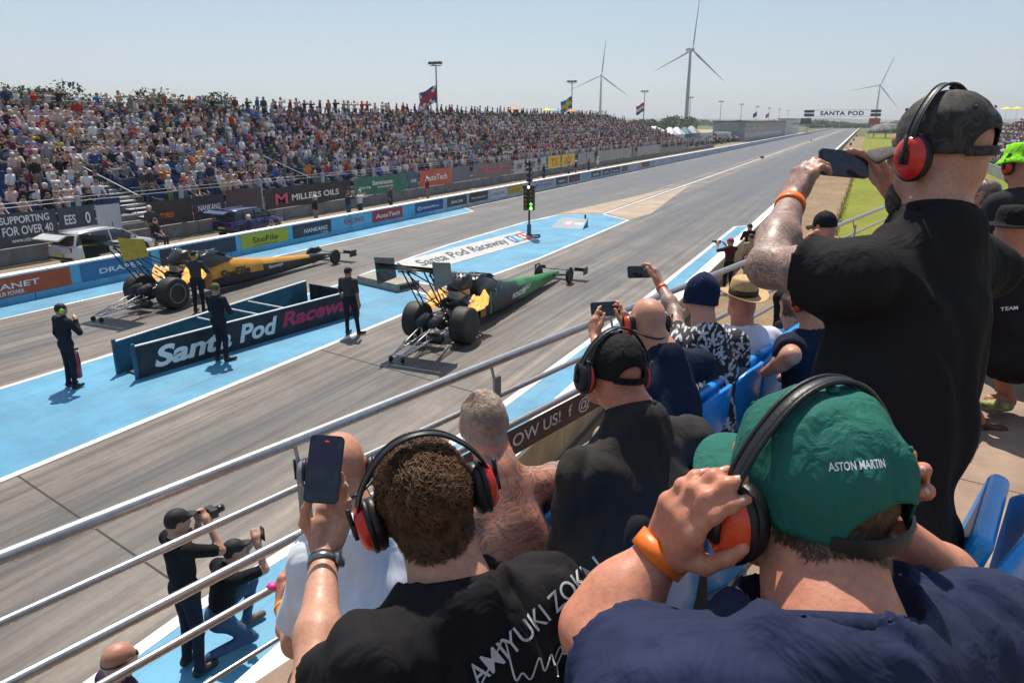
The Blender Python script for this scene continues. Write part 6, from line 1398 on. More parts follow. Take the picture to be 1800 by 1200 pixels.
def cap(s, parent, mat, name='cap', crumple=.003, seed=0., opening=True, brim=True, tilt=0., r=(.087, .107, .104), fwd=1, strapm=None, brimm=None, btn=True, res=(60, 18)):
    """six-panel baseball cap in the head frame; fwd=-1 worn backwards"""
    c0 = np.array([0, -.013*fwd, .032]); nu, nv = res; P = []; F = []
    for j in range(nv+1):
        for i in range(nu):
            a = 2*math.pi*i/nu; ab = abs(a-math.pi); zl = -.036 if math.cos(a) < 0 else -.036+.010*math.cos(a)
            if opening and ab < .62: zl += .056*math.sqrt(1-(ab/.62)**2)
            z = zl+(r[2]-zl)*math.sin(j/nv*math.pi/2); q = math.sqrt(max(0, 1-(z/r[2])**2)) if z > 0 else 1+z*.25
            sd_ = min(((a/(math.pi/3)) % 1), 1-((a/(math.pi/3)) % 1)); k = 1-.020*math.exp(-(sd_*17)**2)*q
            P.append((r[0]*q*math.sin(a)*k, r[1]*q*math.cos(a)*fwd*k, z*(k if z > 0 else 1)))
    P = np.array(P)+c0; nz_ = vnoise(P*26+seed)+.5*vnoise(P*55+seed+9); nz2 = 1-np.abs(vnoise(P*17+seed+3))*2; hh = np.clip((P[:, 2]-c0[2])/.03, 0, 1)[:, None]; dirn = P-c0; dirn /= np.linalg.norm(dirn, axis=1)[:, None]; P = P+dirn*(nz_+nz2)[:, None]*crumple*hh
    for j in range(nv):
        for i in range(nu): F.append((j*nu+i, j*nu+(i+1) % nu, (j+1)*nu+(i+1) % nu, (j+1)*nu+i))
    V = s.hc+P@s.R.T; o = mk(name, V, F, mat, parent, True); sm = o.modifiers.new('solid', 'SOLIDIFY'); sm.thickness = .0035; sm.offset = 1
    if opening:
        pts = []; up = []
        for a in np.linspace(math.pi-.72, math.pi+.72, 13): x, y = r[0]*1.0*math.sin(a), r[1]*1.0*math.cos(a)*fwd; pts.append(s.hc+s.R@(c0+np.array([x, y, -.030]))); up.append(s.R@np.array([x, y, 0]))
        MB().strap(pts, up, .022, .004).build('strap', strapm or mat, o)
    if brim:
        V = []; F = []; nb, mb_ = 16, 6
        for q in range(2):
            for i in range(nb+1):
                a = -1.12+2.24*i/nb
                for j in range(mb_+1):
                    t = j/mb_; x0, y0 = r[0]*math.sin(a), r[1]*math.cos(a); L = .074*math.cos(a*.62)**.7; x, y = x0*(1+.10*t), y0+L*t*math.cos(a*.35); z = -.008-.022*(math.sin(a)**2)*(.6+t)-.012*t-.0045*q
                    V.append(s.hc+s.R@(c0+np.array([x, y*fwd, z-.008])))
        m = (nb+1)*(mb_+1); W2 = mb_+1
        for i in range(nb):
            for j in range(mb_): a = i*W2+j; F += [(a, a+1, a+W2+1, a+W2), (m+a, m+a+W2, m+a+W2+1, m+a+1)]
            a = i*W2+mb_; F.append((a, m+a, m+a+W2, a+W2)); a = i*W2; F.append((a, a+W2, m+a+W2, m+a))
        for j in range(mb_): F.append((j, m+j, m+j+1, j+1)); a = nb*W2+j; F.append((a, a+1, m+a+1, m+a))
        mk('brim', V, F, brimm or mat, o, True)
    if btn: MB().ell(s.hc+s.R@(c0+np.array([0, 0, r[2]+.002])), (.008, .008, .005), s.R, 12, 6).build('button', mat, o, True)
    for a in (.52, -.52, 1.57, -1.57, 2.62, -2.62):
        q = math.cos(.62); e = c0+np.array([r[0]*q*math.sin(a), r[1]*q*math.cos(a)*fwd, r[2]*math.sin(.62)]); n_ = nrm(e-c0); MB().lathe([(.0036, -.001), (.0036, .0022), (.0015, .0026)], s.hc+s.R@(e+n_*.004), s.R@n_, 10).build('eyelet', mat, o, True)
    return o
RED = M('muff_red', (.62, .018, .012), .28, var=.08, scale=20, spec=.5, coat=.25, dirt=((.30, .01, .01), 25, .3)); MBLK = M('muff_black', (.010, .010, .011), .42, spec=.45, bump=.15, bscale=200); ORG = M('muff_orange_red', (.75, .06, .012), .3, spec=.5, coat=.2)
WIRE = M('muff_wire', (.35, .35, .37), .3, .9)
def muffs(s, label, shell=RED, top=.148, a_=.108, back=0., behind=False, shellside=1., y0=-.006, z0=-.012, cs=1., tiltback=.0, gap=0.):
    t = empty('ear_defenders', s.hc, 0, label, 'ear defenders', 'ear defenders worn by the near crowd'); g = lambda x, y, z: s.R@np.array([x, y, z])
    for sx in (-1, 1):
        ax = s.R[:, 0]*sx; c = g(sx*(.086+gap), y0, z0)
        cu = MB(); cu.lathe([(.026*cs, -.004), (.040*cs, 0), (.044*cs, .010), (.042*cs, .020), (.036*cs, .024)], (0, 0, 0), (0, 0, 1), 26)
        def place(V): V = np.array(V); return c+V[:, :1]*.86*s.R[:, 1]+V[:, 1:2]*1.12*s.R[:, 2]+V[:, 2:]*ax
        cup = mk('cup', place(cu.v), cu.f, MBLK, t, True)
        sh = MB(); sh.lathe([(.040*cs, .020), (.041*cs, .028), (.037*cs, .038), (.030*cs, .045), (.018*cs, .0485), (.002, .049)], (0, 0, 0), (0, 0, 1), 26); mk('shell', place(sh.v), sh.f, shell, cup, True)
        rg = MB(); rg.lathe([(.0425*cs, .017), (.0445*cs, .021), (.0445*cs, .027), (.041*cs, .029)], (0, 0, 0), (0, 0, 1), 26); mk('rim', place(rg.v), rg.f, MBLK, cup, True)
        mb = MB(); mb.tube([g(sx*(.139+gap), y0, z0-.01), g(sx*(.140+gap), y0-.002, z0+.05)], .005, 8); mb.box(g(sx*(.137+gap), y0, z0+.0), (.010, .018, .03), s.R); mb.build('yoke', MBLK, cup, True)
    pts = []; ups = []
    for a in np.linspace(-1.62, 1.62, 33):
        if behind: p = np.array([(a_+.004)*math.sin(a), -.135*math.cos(a)+.0, -.05*math.cos(a)-.005]); u = np.array([p[0], p[1], 0])
        else: p = np.array([(.122+gap-(.122+gap-a_)*min(1, max(0, math.cos(a)*1.4)))*math.sin(a), y0-tiltback*math.cos(a), z0+.03+(top-.03-z0)*math.cos(a) if math.cos(a) > 0 else z0+.03+.08*math.cos(a)]); u = np.array([p[0], 0, max(p[2], 0)])
        pts.append(g(*p)); ups.append(s.R@u)
    hb = MB().strap(pts, ups, .016 if not behind else .010, .0055).build('headband', MBLK, t, True); bevel(hb, .0015, 1)
    if not behind:
        off = s.R[:, 1]*.0095
        for sg in (-1, 1): MB().tube([p+off*sg+nrm(u)*.004 for p, u in zip(pts, ups)], .0032, 6).build('wire', MBLK if shell is not RED else MBLK, hb, True)
    return t
def wristband(E, Wr, mat, parent, t=.86, r=.034, w=.018, name='wristband'):
    p = np.asarray(E)*(1-t)+np.asarray(Wr)*t; s_, d, u = frame(np.asarray(Wr)-np.asarray(E)); return MB().lathe([(r, -w/2), (r+.0015, -w/2), (r+.0015, w/2), (r, w/2)], p, d, 28).build(name, mat, parent, True)
def person(label, loc):
    o = empty('person', loc, 0, label, 'person', None); WORLDP.add(o.name); return o
def decal(text_s, surf, c, right, up, h, mat, parent, w=None, name='print', off=.0025, bold=.01, shear=0., ray=None):
    """lettering laid onto a cloth surface along direction ray"""
    V, F, tw, th = text_data(text_s, bold, shear); r = nrm(right); u = nrm(np.asarray(up)-r*np.dot(up, r)); sy = h/th; sx = sy if w is None else w/tw
    bm = bmesh.new(); vs = [bm.verts.new((x*sx, y*sy, 0)) for x, y, _ in V]
    for f in F:
        try: bm.faces.new([vs[i] for i in f])
        except ValueError: pass
    bmesh.ops.triangulate(bm, faces=bm.faces[:])
    P = np.array([v.co[:] for v in bm.verts]); bm.verts.index_update(); T = [tuple(v.index for v in f.verts) for f in bm.faces]; bm.free()
    P = np.asarray(c)+P[:, :1]*r+P[:, 1:2]*u; return drape(P, T, surf, mat, parent, name, off, ray)
def drape(P, T, surf, mat, parent, name, off, ray):
    me = surf.data; mw = pw(surf); bv = BVHTree.FromPolygons([mw@v.co for v in me.vertices], [tuple(p.vertices) for p in me.polygons]); ray = nrm(ray); out = []
    for p in P:
        hit = bv.ray_cast(Vector(p-ray*.25), Vector(ray), .6)
        if hit[0] is None: out.append(p)
        else:
            n = np.array(hit[1]); n = n if np.dot(n, ray) < 0 else -n; out.append(np.array(hit[0])+n*off-ray*off*.5)
    return mk(name, out, T, mat, parent, False, None, True)
# ------------------------------------------------------------------ the people around the lens
NS = 1.22
def na(px, py, d): return at(px, py, d*NS)
SKG = m_skin('skin_sunburnt', (.60, .25, .155), red=(.60, .12, .07)); SKS = m_skin('skin_standing', (.54, .27, .18)); SKT = m_skin('skin_tattooed', (.46, .28, .21), .95, 30.); SKT2 = m_skin('skin_tattooed_back', (.60, .27, .17), .97, 12., seed=3.7); SKC = m_skin('skin_young', (.58, .30, .20)); SKB = m_skin('skin_bald', (.60, .28, .175))
HAIRD = M('hair_dark_brown', (.075, .040, .022), .5, var=.5, scale=60, spec=.4); HAIRG = M('hair_grey_blond', (.42, .33, .25), .55, var=.4, scale=60); HAIRC = M('hair_curly_brown', (.125, .064, .030), .6, var=.5, scale=40, spec=.18)
SCALPD = m_skin('scalp_brown_stubble', (.17, .085, .052)); SCALPG = m_skin('scalp_grey_stubble', (.42, .27, .21)); SCALPC = m_skin('scalp_curly', (.07, .038, .02))
TBLK = m_cloth('tee_black', (.0155, .014, .0155), .55); TFADE = m_cloth('tee_faded_black', (.036, .031, .030), .4); TNVY = m_cloth('tee_navy', (.022, .028, .064), .5, fscale=11); TDNV = m_cloth('tee_dark_navy', (.013, .017, .035), .4); TWHT = m_cloth('tee_white', (.70, .71, .76), .4); TLIL = m_cloth('tee_white_lilac', (.66, .62, .68), .35); TBLU = m_cloth('tee_blue', (.03, .13, .27), .4); TGRY = m_cloth('vest_grey', (.055, .05, .055), .4)
GCAP = m_cloth('cap_green_cloth', (.022, .120, .092), .35, .8, 30., knit=.25); BCAP = m_cloth('cap_black_mesh', (.013, .013, .014), .3, .75, 30., knit=.35)
BANDO = M('wristband_orange', (.85, .16, .012), .4); WATCHM = M('watch_steel', (.28, .28, .30), .28, .9, var=.3, scale=120)
def m_camo():
    m, nt, b = _nt('camouflage_dark'); n = _nz(nt, 16, 3); n.inputs['Distortion'].default_value = 1.4
    c = _ramp(nt, n.outputs[0], [(.0, (.010, .010, .011)), (.44, (.016, .015, .015)), (.47, (.045, .038, .034)), (.56, (.05, .042, .038)), (.58, (.02, .018, .017)), (1, (.03, .026, .024))]); nt.links.new(c.outputs[0], b.inputs['Base Color']); b.inputs['Roughness'].default_value = .8; n2 = _nz(nt, 300, 3); _bump(nt, b, n2.outputs[0], .3, .001); return m
CAMO = m_camo()
def m_palm():
    """black cloth printed with pale pointed fronds"""
    m, nt, b = _nt('cloth_palm_print'); L = nt.links; tc = nt.nodes.new('ShaderNodeTexCoord'); v = nt.nodes.new('ShaderNodeTexVoronoi'); v.inputs['Scale'].default_value = 17; v.feature = 'F1'; nz = _nz(nt, 9, 2)
    mp = nt.nodes.new('ShaderNodeMapping'); mp.inputs['Scale'].default_value = (1, 1, .8); L.new(tc.outputs['Object'], mp.inputs[0]); L.new(mp.outputs[0], v.inputs['Vector'])
    sub = nt.nodes.new('ShaderNodeVectorMath'); sub.operation = 'SUBTRACT'; L.new(mp.outputs[0], sub.inputs[0]); L.new(v.outputs['Position'], sub.inputs[1]); sp_ = nt.nodes.new('ShaderNodeSeparateXYZ'); L.new(sub.outputs[0], sp_.inputs[0])
    at2 = nt.nodes.new('ShaderNodeMath'); at2.operation = 'ARCTAN2'; L.new(sp_.outputs[2], at2.inputs[0]); L.new(sp_.outputs[0], at2.inputs[1]); mu = nt.nodes.new('ShaderNodeMath'); mu.operation = 'MULTIPLY'; mu.inputs[1].default_value = 5.; L.new(at2.outputs[0], mu.inputs[0]); sn = nt.nodes.new('ShaderNodeMath'); sn.operation = 'SINE'; L.new(mu.outputs[0], sn.inputs[0])
    ab = nt.nodes.new('ShaderNodeMath'); ab.operation = 'MULTIPLY_ADD'; ab.inputs[1].default_value = .22; ab.inputs[2].default_value = .42; L.new(sn.outputs[0], ab.inputs[0]); lt = nt.nodes.new('ShaderNodeMath'); lt.operation = 'LESS_THAN'; L.new(v.outputs['Distance'], lt.inputs[0]); L.new(ab.outputs[0], lt.inputs[1])
    L.new(_mix(nt, (.012, .012, .016), (.50, .48, .50), lt.outputs[0]), b.inputs['Base Color']); b.inputs['Roughness'].default_value = .8; return m
PALM = m_palm()
STRAW = M('straw_weave', (.50, .33, .14), .7, var=.2, scale=70, bump=.6, bscale=220); RIB = M('hat_ribbon', (.03, .022, .02), .7)
def cv(dx, up, fw): return C_R*dx+C_U*up+C_F*fw
NAPE = lambda L: (L[:, 2] > -.056) & (L[:, 2] < .10) & (L[:, 1] < .045) & (L[:, 1] < .015+.6*np.maximum(L[:, 2], 0)) & (np.abs(L[:, 0]) < .084)
def default_torso(s, face, lean=.10, sh=.19, drop=.215, hipdrop=.70, **k):
    f = nrm(np.array([face[0], face[1], 0])); r = np.array([f[1], -f[0], 0]); n = s.hc-f*.05-np.array([0, 0, drop-.03]); c = s.hc-f*.06-np.array([0, 0, drop+.035])
    torso(s, n, c-r*sh, c+r*sh, s.hc-f*(lean+.06)-np.array([0, 0, hipdrop]), **k); return f, r
# ---- 1. green cap, hands on his ear defenders
def green_cap_man():
    s = Spec(na(1418, 866, .745), cv(-.40, .30, .87), roll=.0); par = person('man in green cap and navy shirt holding his ear defenders, nearest the lens', na(1450, 1180, .7)*np.array([1, 1, 0])+np.array([0, 0, 3.7]))
    nk = na(1468, 1128, .665); sl = na(1180, 1262, .63); sr = na(1728, 1118, .80); torso(s, nk, sl, sr, na(1480, 1750, .68), chest=.13, belly=.04, wid=1.02)
    eL = na(1050, 1105, .76); wL = s.h(-.158, .062, -.080); eR = na(1738, 1075, 1.04); wR = s.h(.160, .06, -.080)
    s.arms = {'l': (sl, eL, wL, .98), 'r': (sr, eR, wR, .98)}
    r_, f_, u_ = s.R[:, 0], s.R[:, 1], s.R[:, 2]
    s.hands = [hand(wL, -f_*.42+u_*.85-r_*.08, r_, -f_-u_*.2, [(.34, .62, .45), (.32, .60, .45), (.30, .58, .45), (.32, .6, .45)], .02, ((.6, .7, .35), (.85, .3, .45), (.9, .1, .45)), .88),
               hand(wR, -f_*.62+u_*.72+r_*.10, -r_, -u_-f_*.3, [(.30, .6, .5), (.28, .55, .5), (.26, .55, .5), (.28, .55, .5)], .10, ((.6, .7, .35), (.85, .3, .45), (.9, .1, .45)), .88)]
    pred = lambda L: NAPE(L) & (np.linalg.norm(L, axis=1) < .125)
    make_skin('body', s, par, [SKG, SCALPD], .0036, 1.02, hairpred=pred)
    nails(par)
    sh = make_shirt('shirt', s, par, TNVY, .0075, .010, .62, .0075, 15., 2.)
    strands('hair', s, par, HAIRD, pred, 9000, .0075, .0010, 3, lift=.42)
    c = cap(s, par, GCAP, crumple=.0038, seed=4., r=(.091, .112, .108), strapm=MBLK, res=(90, 26))
    decal('ASTON MARTIN', c, na(1508, 818, .64), cv(.98, .06, .2), cv(0, 1, 0), .0095, TXW, c, w=.052, bold=.02, ray=cv(-.08, -.10, 1), off=.0045)
    muffs(s, 'red ear defenders being pressed by the man in the green cap', ORG, gap=.006, cs=1.03)
    wristband(eL, wL, BANDO, par, .95, .036, .024)
    # fine neck chain
    r, f, u = s.R[:, 0], s.R[:, 1], s.R[:, 2]; V = []
    mb = MB(); rr = .0795
    for k in range(46):
        a = -1.9+3.8*k/45; p = nk+u*.012+(-f*math.cos(a)+r*math.sin(a))*rr-u*.006*math.cos(a); mb.ell(p, (.0021, .0021, .0021), None, 6, 4)
    o = mb.build('neck_chain', WIRE, None); tag(o, 'thin silver neck chain on the man in the green cap', 'necklace')
    make_legs(s, par, CJEAN, CSHOE, SKG, 3.50, (-.6, .8)); return s
green_cap_man()
# ---- 2. tall man standing in black, filming with a phone
def standing_man():
    s = Spec(na(1650, 266, 1.44), cv(-.50, .22, .84)); par = person('tall man standing in black shirt and dark camouflage cap filming with a phone', np.array([.1, 1.72, 3.42]))
    nk = na(1646, 388, 1.43); sl = na(1500, 488, 1.35); sr = na(1728, 474, 1.56); torso(s, nk, sl, sr, na(1540, 940, 1.42), chest=.15, belly=.035, wid=1.03)
    eL = na(1352, 468, 1.50); wL = na(1392, 352, 1.68); eR = na(1668, 440, 1.88); wR = na(1562, 326, 1.84)
    s.arms = {'l': (sl, eL, wL, 1.18), 'r': (sr, eR, wR, 1.15)}
    s.hands = [hand(wL, cv(.42, .86, .12), cv(.80, -.30, .45), cv(.2, -.2, .9), [(.55, .75, .5), (.50, .75, .5), (.50, .8, .5), (.5, .8, .5)], .05, ((.7, .5, .5), (.8, .1, .6), (.8, .0, .6)), 1.04),
               hand(wR, cv(-.55, .62, -.05), cv(-.7, -.6, .1), cv(-.2, -.9, .0), [(.35, .3, .2), (.35, .6, .4), (.5, .8, .5), (.6, .9, .5)], .08, ((.5, .85, .1), (.8, .5, .1), (1, .2, .1)), 1.02)]
    bl = lambda L: (L[:, 2] > .0) & (L[:, 1] < -.0) & False
    make_skin('body', s, par, [SKS], .0052, 1.05)
    # tattooed arms: ink sits on its own sleeve of skin material
    o = par.children[0]; me = o.data; me.materials.append(SKT); C = np.array([p.center[:] for p in me.polygons]); dist = lambda a, b: pd(cone(a, b, 0, 0), C.astype(np.float32))
    mi = np.where((np.minimum(dist(sl, eL), dist(eL, wL*1.0+(wL-eL)*.28)) < .075), 1, 0); me.polygons.foreach_set('material_index', mi.astype(np.int32))
    nails(par)
    make_shirt('shirt', s, par, TBLK, .010, .014, .50, .015, 8., 5., k=.06)
    cap(s, par, CAMO, crumple=.003, seed=9., r=(.091, .111, .108), res=(80, 24))
    muffs(s, 'red ear defenders on the tall standing man', RED, gap=.004, cs=1.1)
    wristband(eL, wL, BANDO, par, .90, .039, .028)
    R = np.stack([nrm(cv(.96, -.02, .25)), nrm(cv(-.25, -.1, .96)), nrm(cv(.03, .99, .1))], 1); gadget('phone', 'phone held sideways by the tall standing man', 'phone', na(1483, 288, 1.80), np.stack([R[:, 0], R[:, 1], np.cross(R[:, 0], R[:, 1])], 1), (.165, .010, .080))
    b = MB(); b.ell(na(1540, 372, 1.50)*.5+s.h(0, .085, -.10)*.5, (.028, .03, .045), None, 12, 8)
    bb = s.h(-.01, .075, -.115); mb = MB(); mb.ell(bb, (.042, .032, .05), s.R, 16, 10); mb.build('beard', M('beard_grey', (.10, .085, .075), .8, var=.5, scale=90, bump=.8, bscale=180), par, True)
    make_legs(s, par, CBLK, CSHOE, SKS, 3.42, (-.5, .85), seated=False, short=True); return s
standing_man()
# ---- 3. curly haired man with raised phone
def curly_man():
    s = Spec(na(748, 876, 1.16), cv(-.34, .30, .90), roll=.20); par = person('young man with curly brown hair in black printed shirt filming on his phone', na(760, 1150, 1.15)*np.array([1, 1, 0])+np.array([0, 0, 3.22]))
    nk = na(795, 1040, 1.12); sl = na(650, 1170, 1.02); sr = na(965, 1045, 1.27); torso(s, nk, sl, sr, na(800, 1700, 1.10), chest=.13, wid=1.05)
    eL = na(552, 1225, 1.15); wL = na(570, 968, 1.40); eR = na(1010, 1240, 1.42); wR = na(900, 1350, 1.5)
    s.arms = {'l': (sl, eL, wL, 1.02), 'r': (sr, eR, wR, 1.)}
    s.hands = [hand(wL, cv(.26, .94, .10), cv(.10, .10, -1), cv(-1, 0, 0), [(.0, .30, .30), (.08, .50, .45), (.15, .62, .5), (.2, .7, .55)], -.10, ((.62, .75, .25), (1, .12, .35), (1, -.12, .35)), 1.0)]
    pred = lambda L: (L[:, 2] > -.052) & (L[:, 1] < .06+.4*np.maximum(L[:, 2], 0)) & ((L[:, 1] < .0) | (L[:, 2] > .035)) & (np.abs(L[:, 0]) < .09)
    make_skin('body', s, par, [SKC, SCALPC], .0045, 1.0, hairpred=pred)
    nails(par)
    sh = make_shirt('shirt', s, par, TBLK, .0085, .010, .60, .010, 12., 7.)
    up = lambda L: pred(L) & (L[:, 2] > .0)
    strands('hair', s, par, HAIRC, pred, 12000, .014, .0024, 5, curl=.20, lift=.32); strands('fringe_curls', s, par, HAIRC, lambda L: pred(L) & (L[:, 2] > .035), 9500, .028, .0032, 8, curl=.34, lift=.48)
    muffs(s, 'red ear defenders on the curly haired man', RED, gap=.004, tiltback=.02, cs=1.12)
    # watch
    mb = wristband(eL, wL, WATCHM, par, .90, .034, .022, 'watch_strap'); p = eL*.1+wL*.9; d = nrm(wL-eL); f_ = nrm(np.cross(d, cv(0, 0, 1))); MB().lathe([(.021, 0), (.021, .009), (.018, .011)], p+(-f_)*.034, -f_, 24).build('watch_case', WATCHM, par, True)
    R0 = nrm(cv(.985, -.10, .16)); U0 = nrm(cv(.08, .97, .22)); U0 = nrm(U0-R0*np.dot(U0, R0)); R = np.stack([R0, np.cross(U0, R0), U0], 1); g = gadget('phone', 'phone held upright by the curly haired man', 'phone', na(570, 824, 1.372), R, (.077, .010, .152))
    MB().box(R@np.array([0, -.0064, .062]), (.010, .0006, .003), R).build('record_mark', m_emit('record_red', (.8, .03, .03), .6), g)
    MB().box(R@np.array([0, -.0062, .025]), (.066, .0005, .044), R).build('picture', M('picture_violet', (.035, .035, .08), .15), g)
    PR = M('shirt_print_white', (.62, .62, .64), .7)
    decal('AMIYUKI ZOKU', sh, na(945, 1085, 1.10), cv(.80, .60, .25), cv(-.55, .8, .1), .036, PR, sh, w=.30, bold=.004, ray=cv(.02, -.35, 1), off=.005)
    # signature flourish
    pts = [(845, 1200), (870, 1150), (885, 1110), (905, 1195), (915, 1175), (930, 1195), (945, 1150), (955, 1185), (968, 1150), (975, 1180), (990, 1135), (1000, 1165), (1010, 1120), (1000, 1070), (1020, 1040), (1008, 1120), (980, 1195)]
    pp = [na(x, y, 1.10) for x, y in pts]; fine = []
    for i in range(len(pp)-1):
        for q in range(5): fine.append(pp[i]*(1-q/5)+pp[i+1]*q/5)
    fine.append(pp[-1]); fine = np.array(fine); 
    for _ in range(2): fine[1:-1] = (fine[:-2]+fine[1:-1]*2+fine[2:])/4
    P = []; T = []
    for i, p in enumerate(fine):
        d = fine[min(i+1, len(fine)-1)]-fine[max(i-1, 0)]; n = nrm(np.cross(d, C_F))*.0016; P += [p-n, p+n]
    for i in range(len(fine)-1): T.append((2*i, 2*i+1, 2*i+3, 2*i+2))
    drape(np.array(P), T, sh, PR, sh, 'signature_print', .004, cv(.02, -.35, 1))
    make_legs(s, par, CJEAN, CSHOE, SKC, 3.15, (-.6, .8)); return s
curly_man()
NAILS.clear()
# ---- 4. man in black mesh cap
def black_cap_man():
    s = Spec(na(1078, 655, 1.98), cv(-.42, .22, .88), roll=-.12); f, r = (0, 0, 0), 0
    par = person('broad man in faded black shirt and black cap in the second row', na(1110, 1000, 1.95)*np.array([1, 1, 0])+np.array([0, 0, 3.15]))
    nk = na(1112, 728, 1.95); sl = na(1024, 836, 1.85); sr = na(1214, 772, 2.12); torso(s, nk, sl, sr, na(1112, 1240, 1.86), chest=.165, belly=.08, wid=1.16)
    eL = na(1004, 985, 2.02); wL = na(1030, 845, 2.16); eR = na(1235, 1000, 2.2); wR = na(1150, 1060, 2.4); s.arms = {'l': (sl, eL, wL, 1.1), 'r': (sr, eR, wR, 1.1)}
    s.hands = [hand(wL, cv(.05, .95, .1), cv(.5, -.1, .8), cv(.8, .1, -.3), [(1.2, 1.3, .8)]*4, .0, ((.6, .6, .5), (.8, -.2, .8), (.6, -.6, .6)), 1.)]
    make_skin('body', s, par, [SKG], .006, 1.03); make_shirt('shirt', s, par, TFADE, .010, .010, .95, .008, 10., 11., k=.06)
    cap(s, par, BCAP, crumple=.0018, seed=2., r=(.090, .110, .106), res=(72, 20)); muffs(s, 'black and red ear defenders on the man in the black mesh cap', MBLK, gap=.004, cs=1.12)
    for sx in (-1, 1):
        q = s.h(sx*.105, -.006, -.012); MB().lathe([(.048, -.004), (.050, .0), (.048, .006)], q, s.R[:, 0]*sx, 24).build('red_ring', RED, par, True)
    make_legs(s, par, CBLK, CSHOE, SKG, 3.15, (-.5, .85)); return s
black_cap_man()
# ---- 5. tattooed man in a vest
def vest_man():
    s = Spec(na(850, 742, 2.22), cv(-.22, .24, .94), roll=.05); par = person('grey haired shirtless man with tattooed back and shoulders', na(870, 950, 2.2)*np.array([1, 1, 0])+np.array([0, 0, 2.9]))
    nk = na(874, 824, 2.16); sl = na(795, 918, 2.04); sr = na(974, 842, 2.28); torso(s, nk, sl, sr, na(860, 1300, 2.05), chest=.14, wid=1.18)
    eL = na(745, 1040, 2.25); wL = na(780, 1120, 2.45); eR = na(985, 1010, 2.40); wR = na(900, 1050, 2.6); s.arms = {'l': (sl, eL, wL, 1.1), 'r': (sr, eR, wR, 1.22)}
    pred = lambda L: (L[:, 2] > -.045) & (L[:, 1] < .06+.5*np.maximum(L[:, 2], 0)) & ((L[:, 1] < .0) | (L[:, 2] > .04)) & (np.abs(L[:, 0]) < .088)
    top = lambda L: pred(L) & (L[:, 2] > .045)
    make_skin('body', s, par, [SKT2, SCALPG], .0065, 1.03, hairpred=pred, bare=True); o = par.children[0]; me = o.data; me.materials.append(SKG); C = np.array([p.center[:] for p in me.polygons]); L = (C-s.hc)@s.R; mi = s.mi.copy(); mi[(L[:, 2] > -.10) & (mi == 0) & (np.linalg.norm(C-s.hc, axis=1) < .155)] = 2; me.polygons.foreach_set('material_index', mi.astype(np.int32))
    strands('hair', s, par, HAIRG, top, 5200, .013, .0015, 9, lift=.7); strands('stubble', s, par, HAIRG, pred, 3500, .007, .0012, 12, lift=.6)
    make_legs(s, par, CBLK, CSHOE, SKG, 2.9, (-.5, .85)); return s
vest_man()
# ---- 6. man in white tee behind the phone
def white_tee_man():
    s = Spec(na(598, 822, 1.95), cv(-.10, .2, .97)); par = person('man with shaved head in white shirt half hidden by the raised phone', na(610, 1000, 1.95)*np.array([1, 1, 0])+np.array([0, 0, 2.9]))
    nk = na(628, 925, 1.90); sl = na(555, 985, 1.92); sr = na(735, 965, 1.98); torso(s, nk, sl, sr, na(625, 1420, 1.75), chest=.13, wid=1.)
    eL = na(520, 1130, 2.05); wL = na(496, 1062, 2.25); eR = na(760, 1120, 2.2); wR = na(700, 1160, 2.4); s.arms = {'l': (sl, eL, wL, 1.), 'r': (sr, eR, wR, 1.)}
    s.hands = [hand(wL, cv(-.15, .75, .35), cv(.7, .2, .6), cv(.3, .6, .2), [(.5, .7, .5), (.6, .8, .5), (.7, .9, .5), (.8, .9, .5)], .1, None, 1.)]
    make_skin('body', s, par, [SKB], .007, 1.02); make_shirt('shirt', s, par, TWHT, .010, .012, .72, .007, 9., 21.)
    muffs(s, 'grey and black ear defenders on the man in the white shirt', M('muff_grey', (.25, .25, .26), .35), top=.15, behind=True)
    wristband(eL, wL, M('wristband_amber', (.80, .30, .02), .4), par, .88, .033, .02); MB().ell(na(478, 1030, 2.28), (.022, .018, .015), None, 12, 8).build('ring_toy', M('bright_pink', (.75, .05, .30), .4), par, True)
    make_legs(s, par, CBEI, CSHOE, SKB, 2.9, (-.6, .8), short=True); return s
white_tee_man()
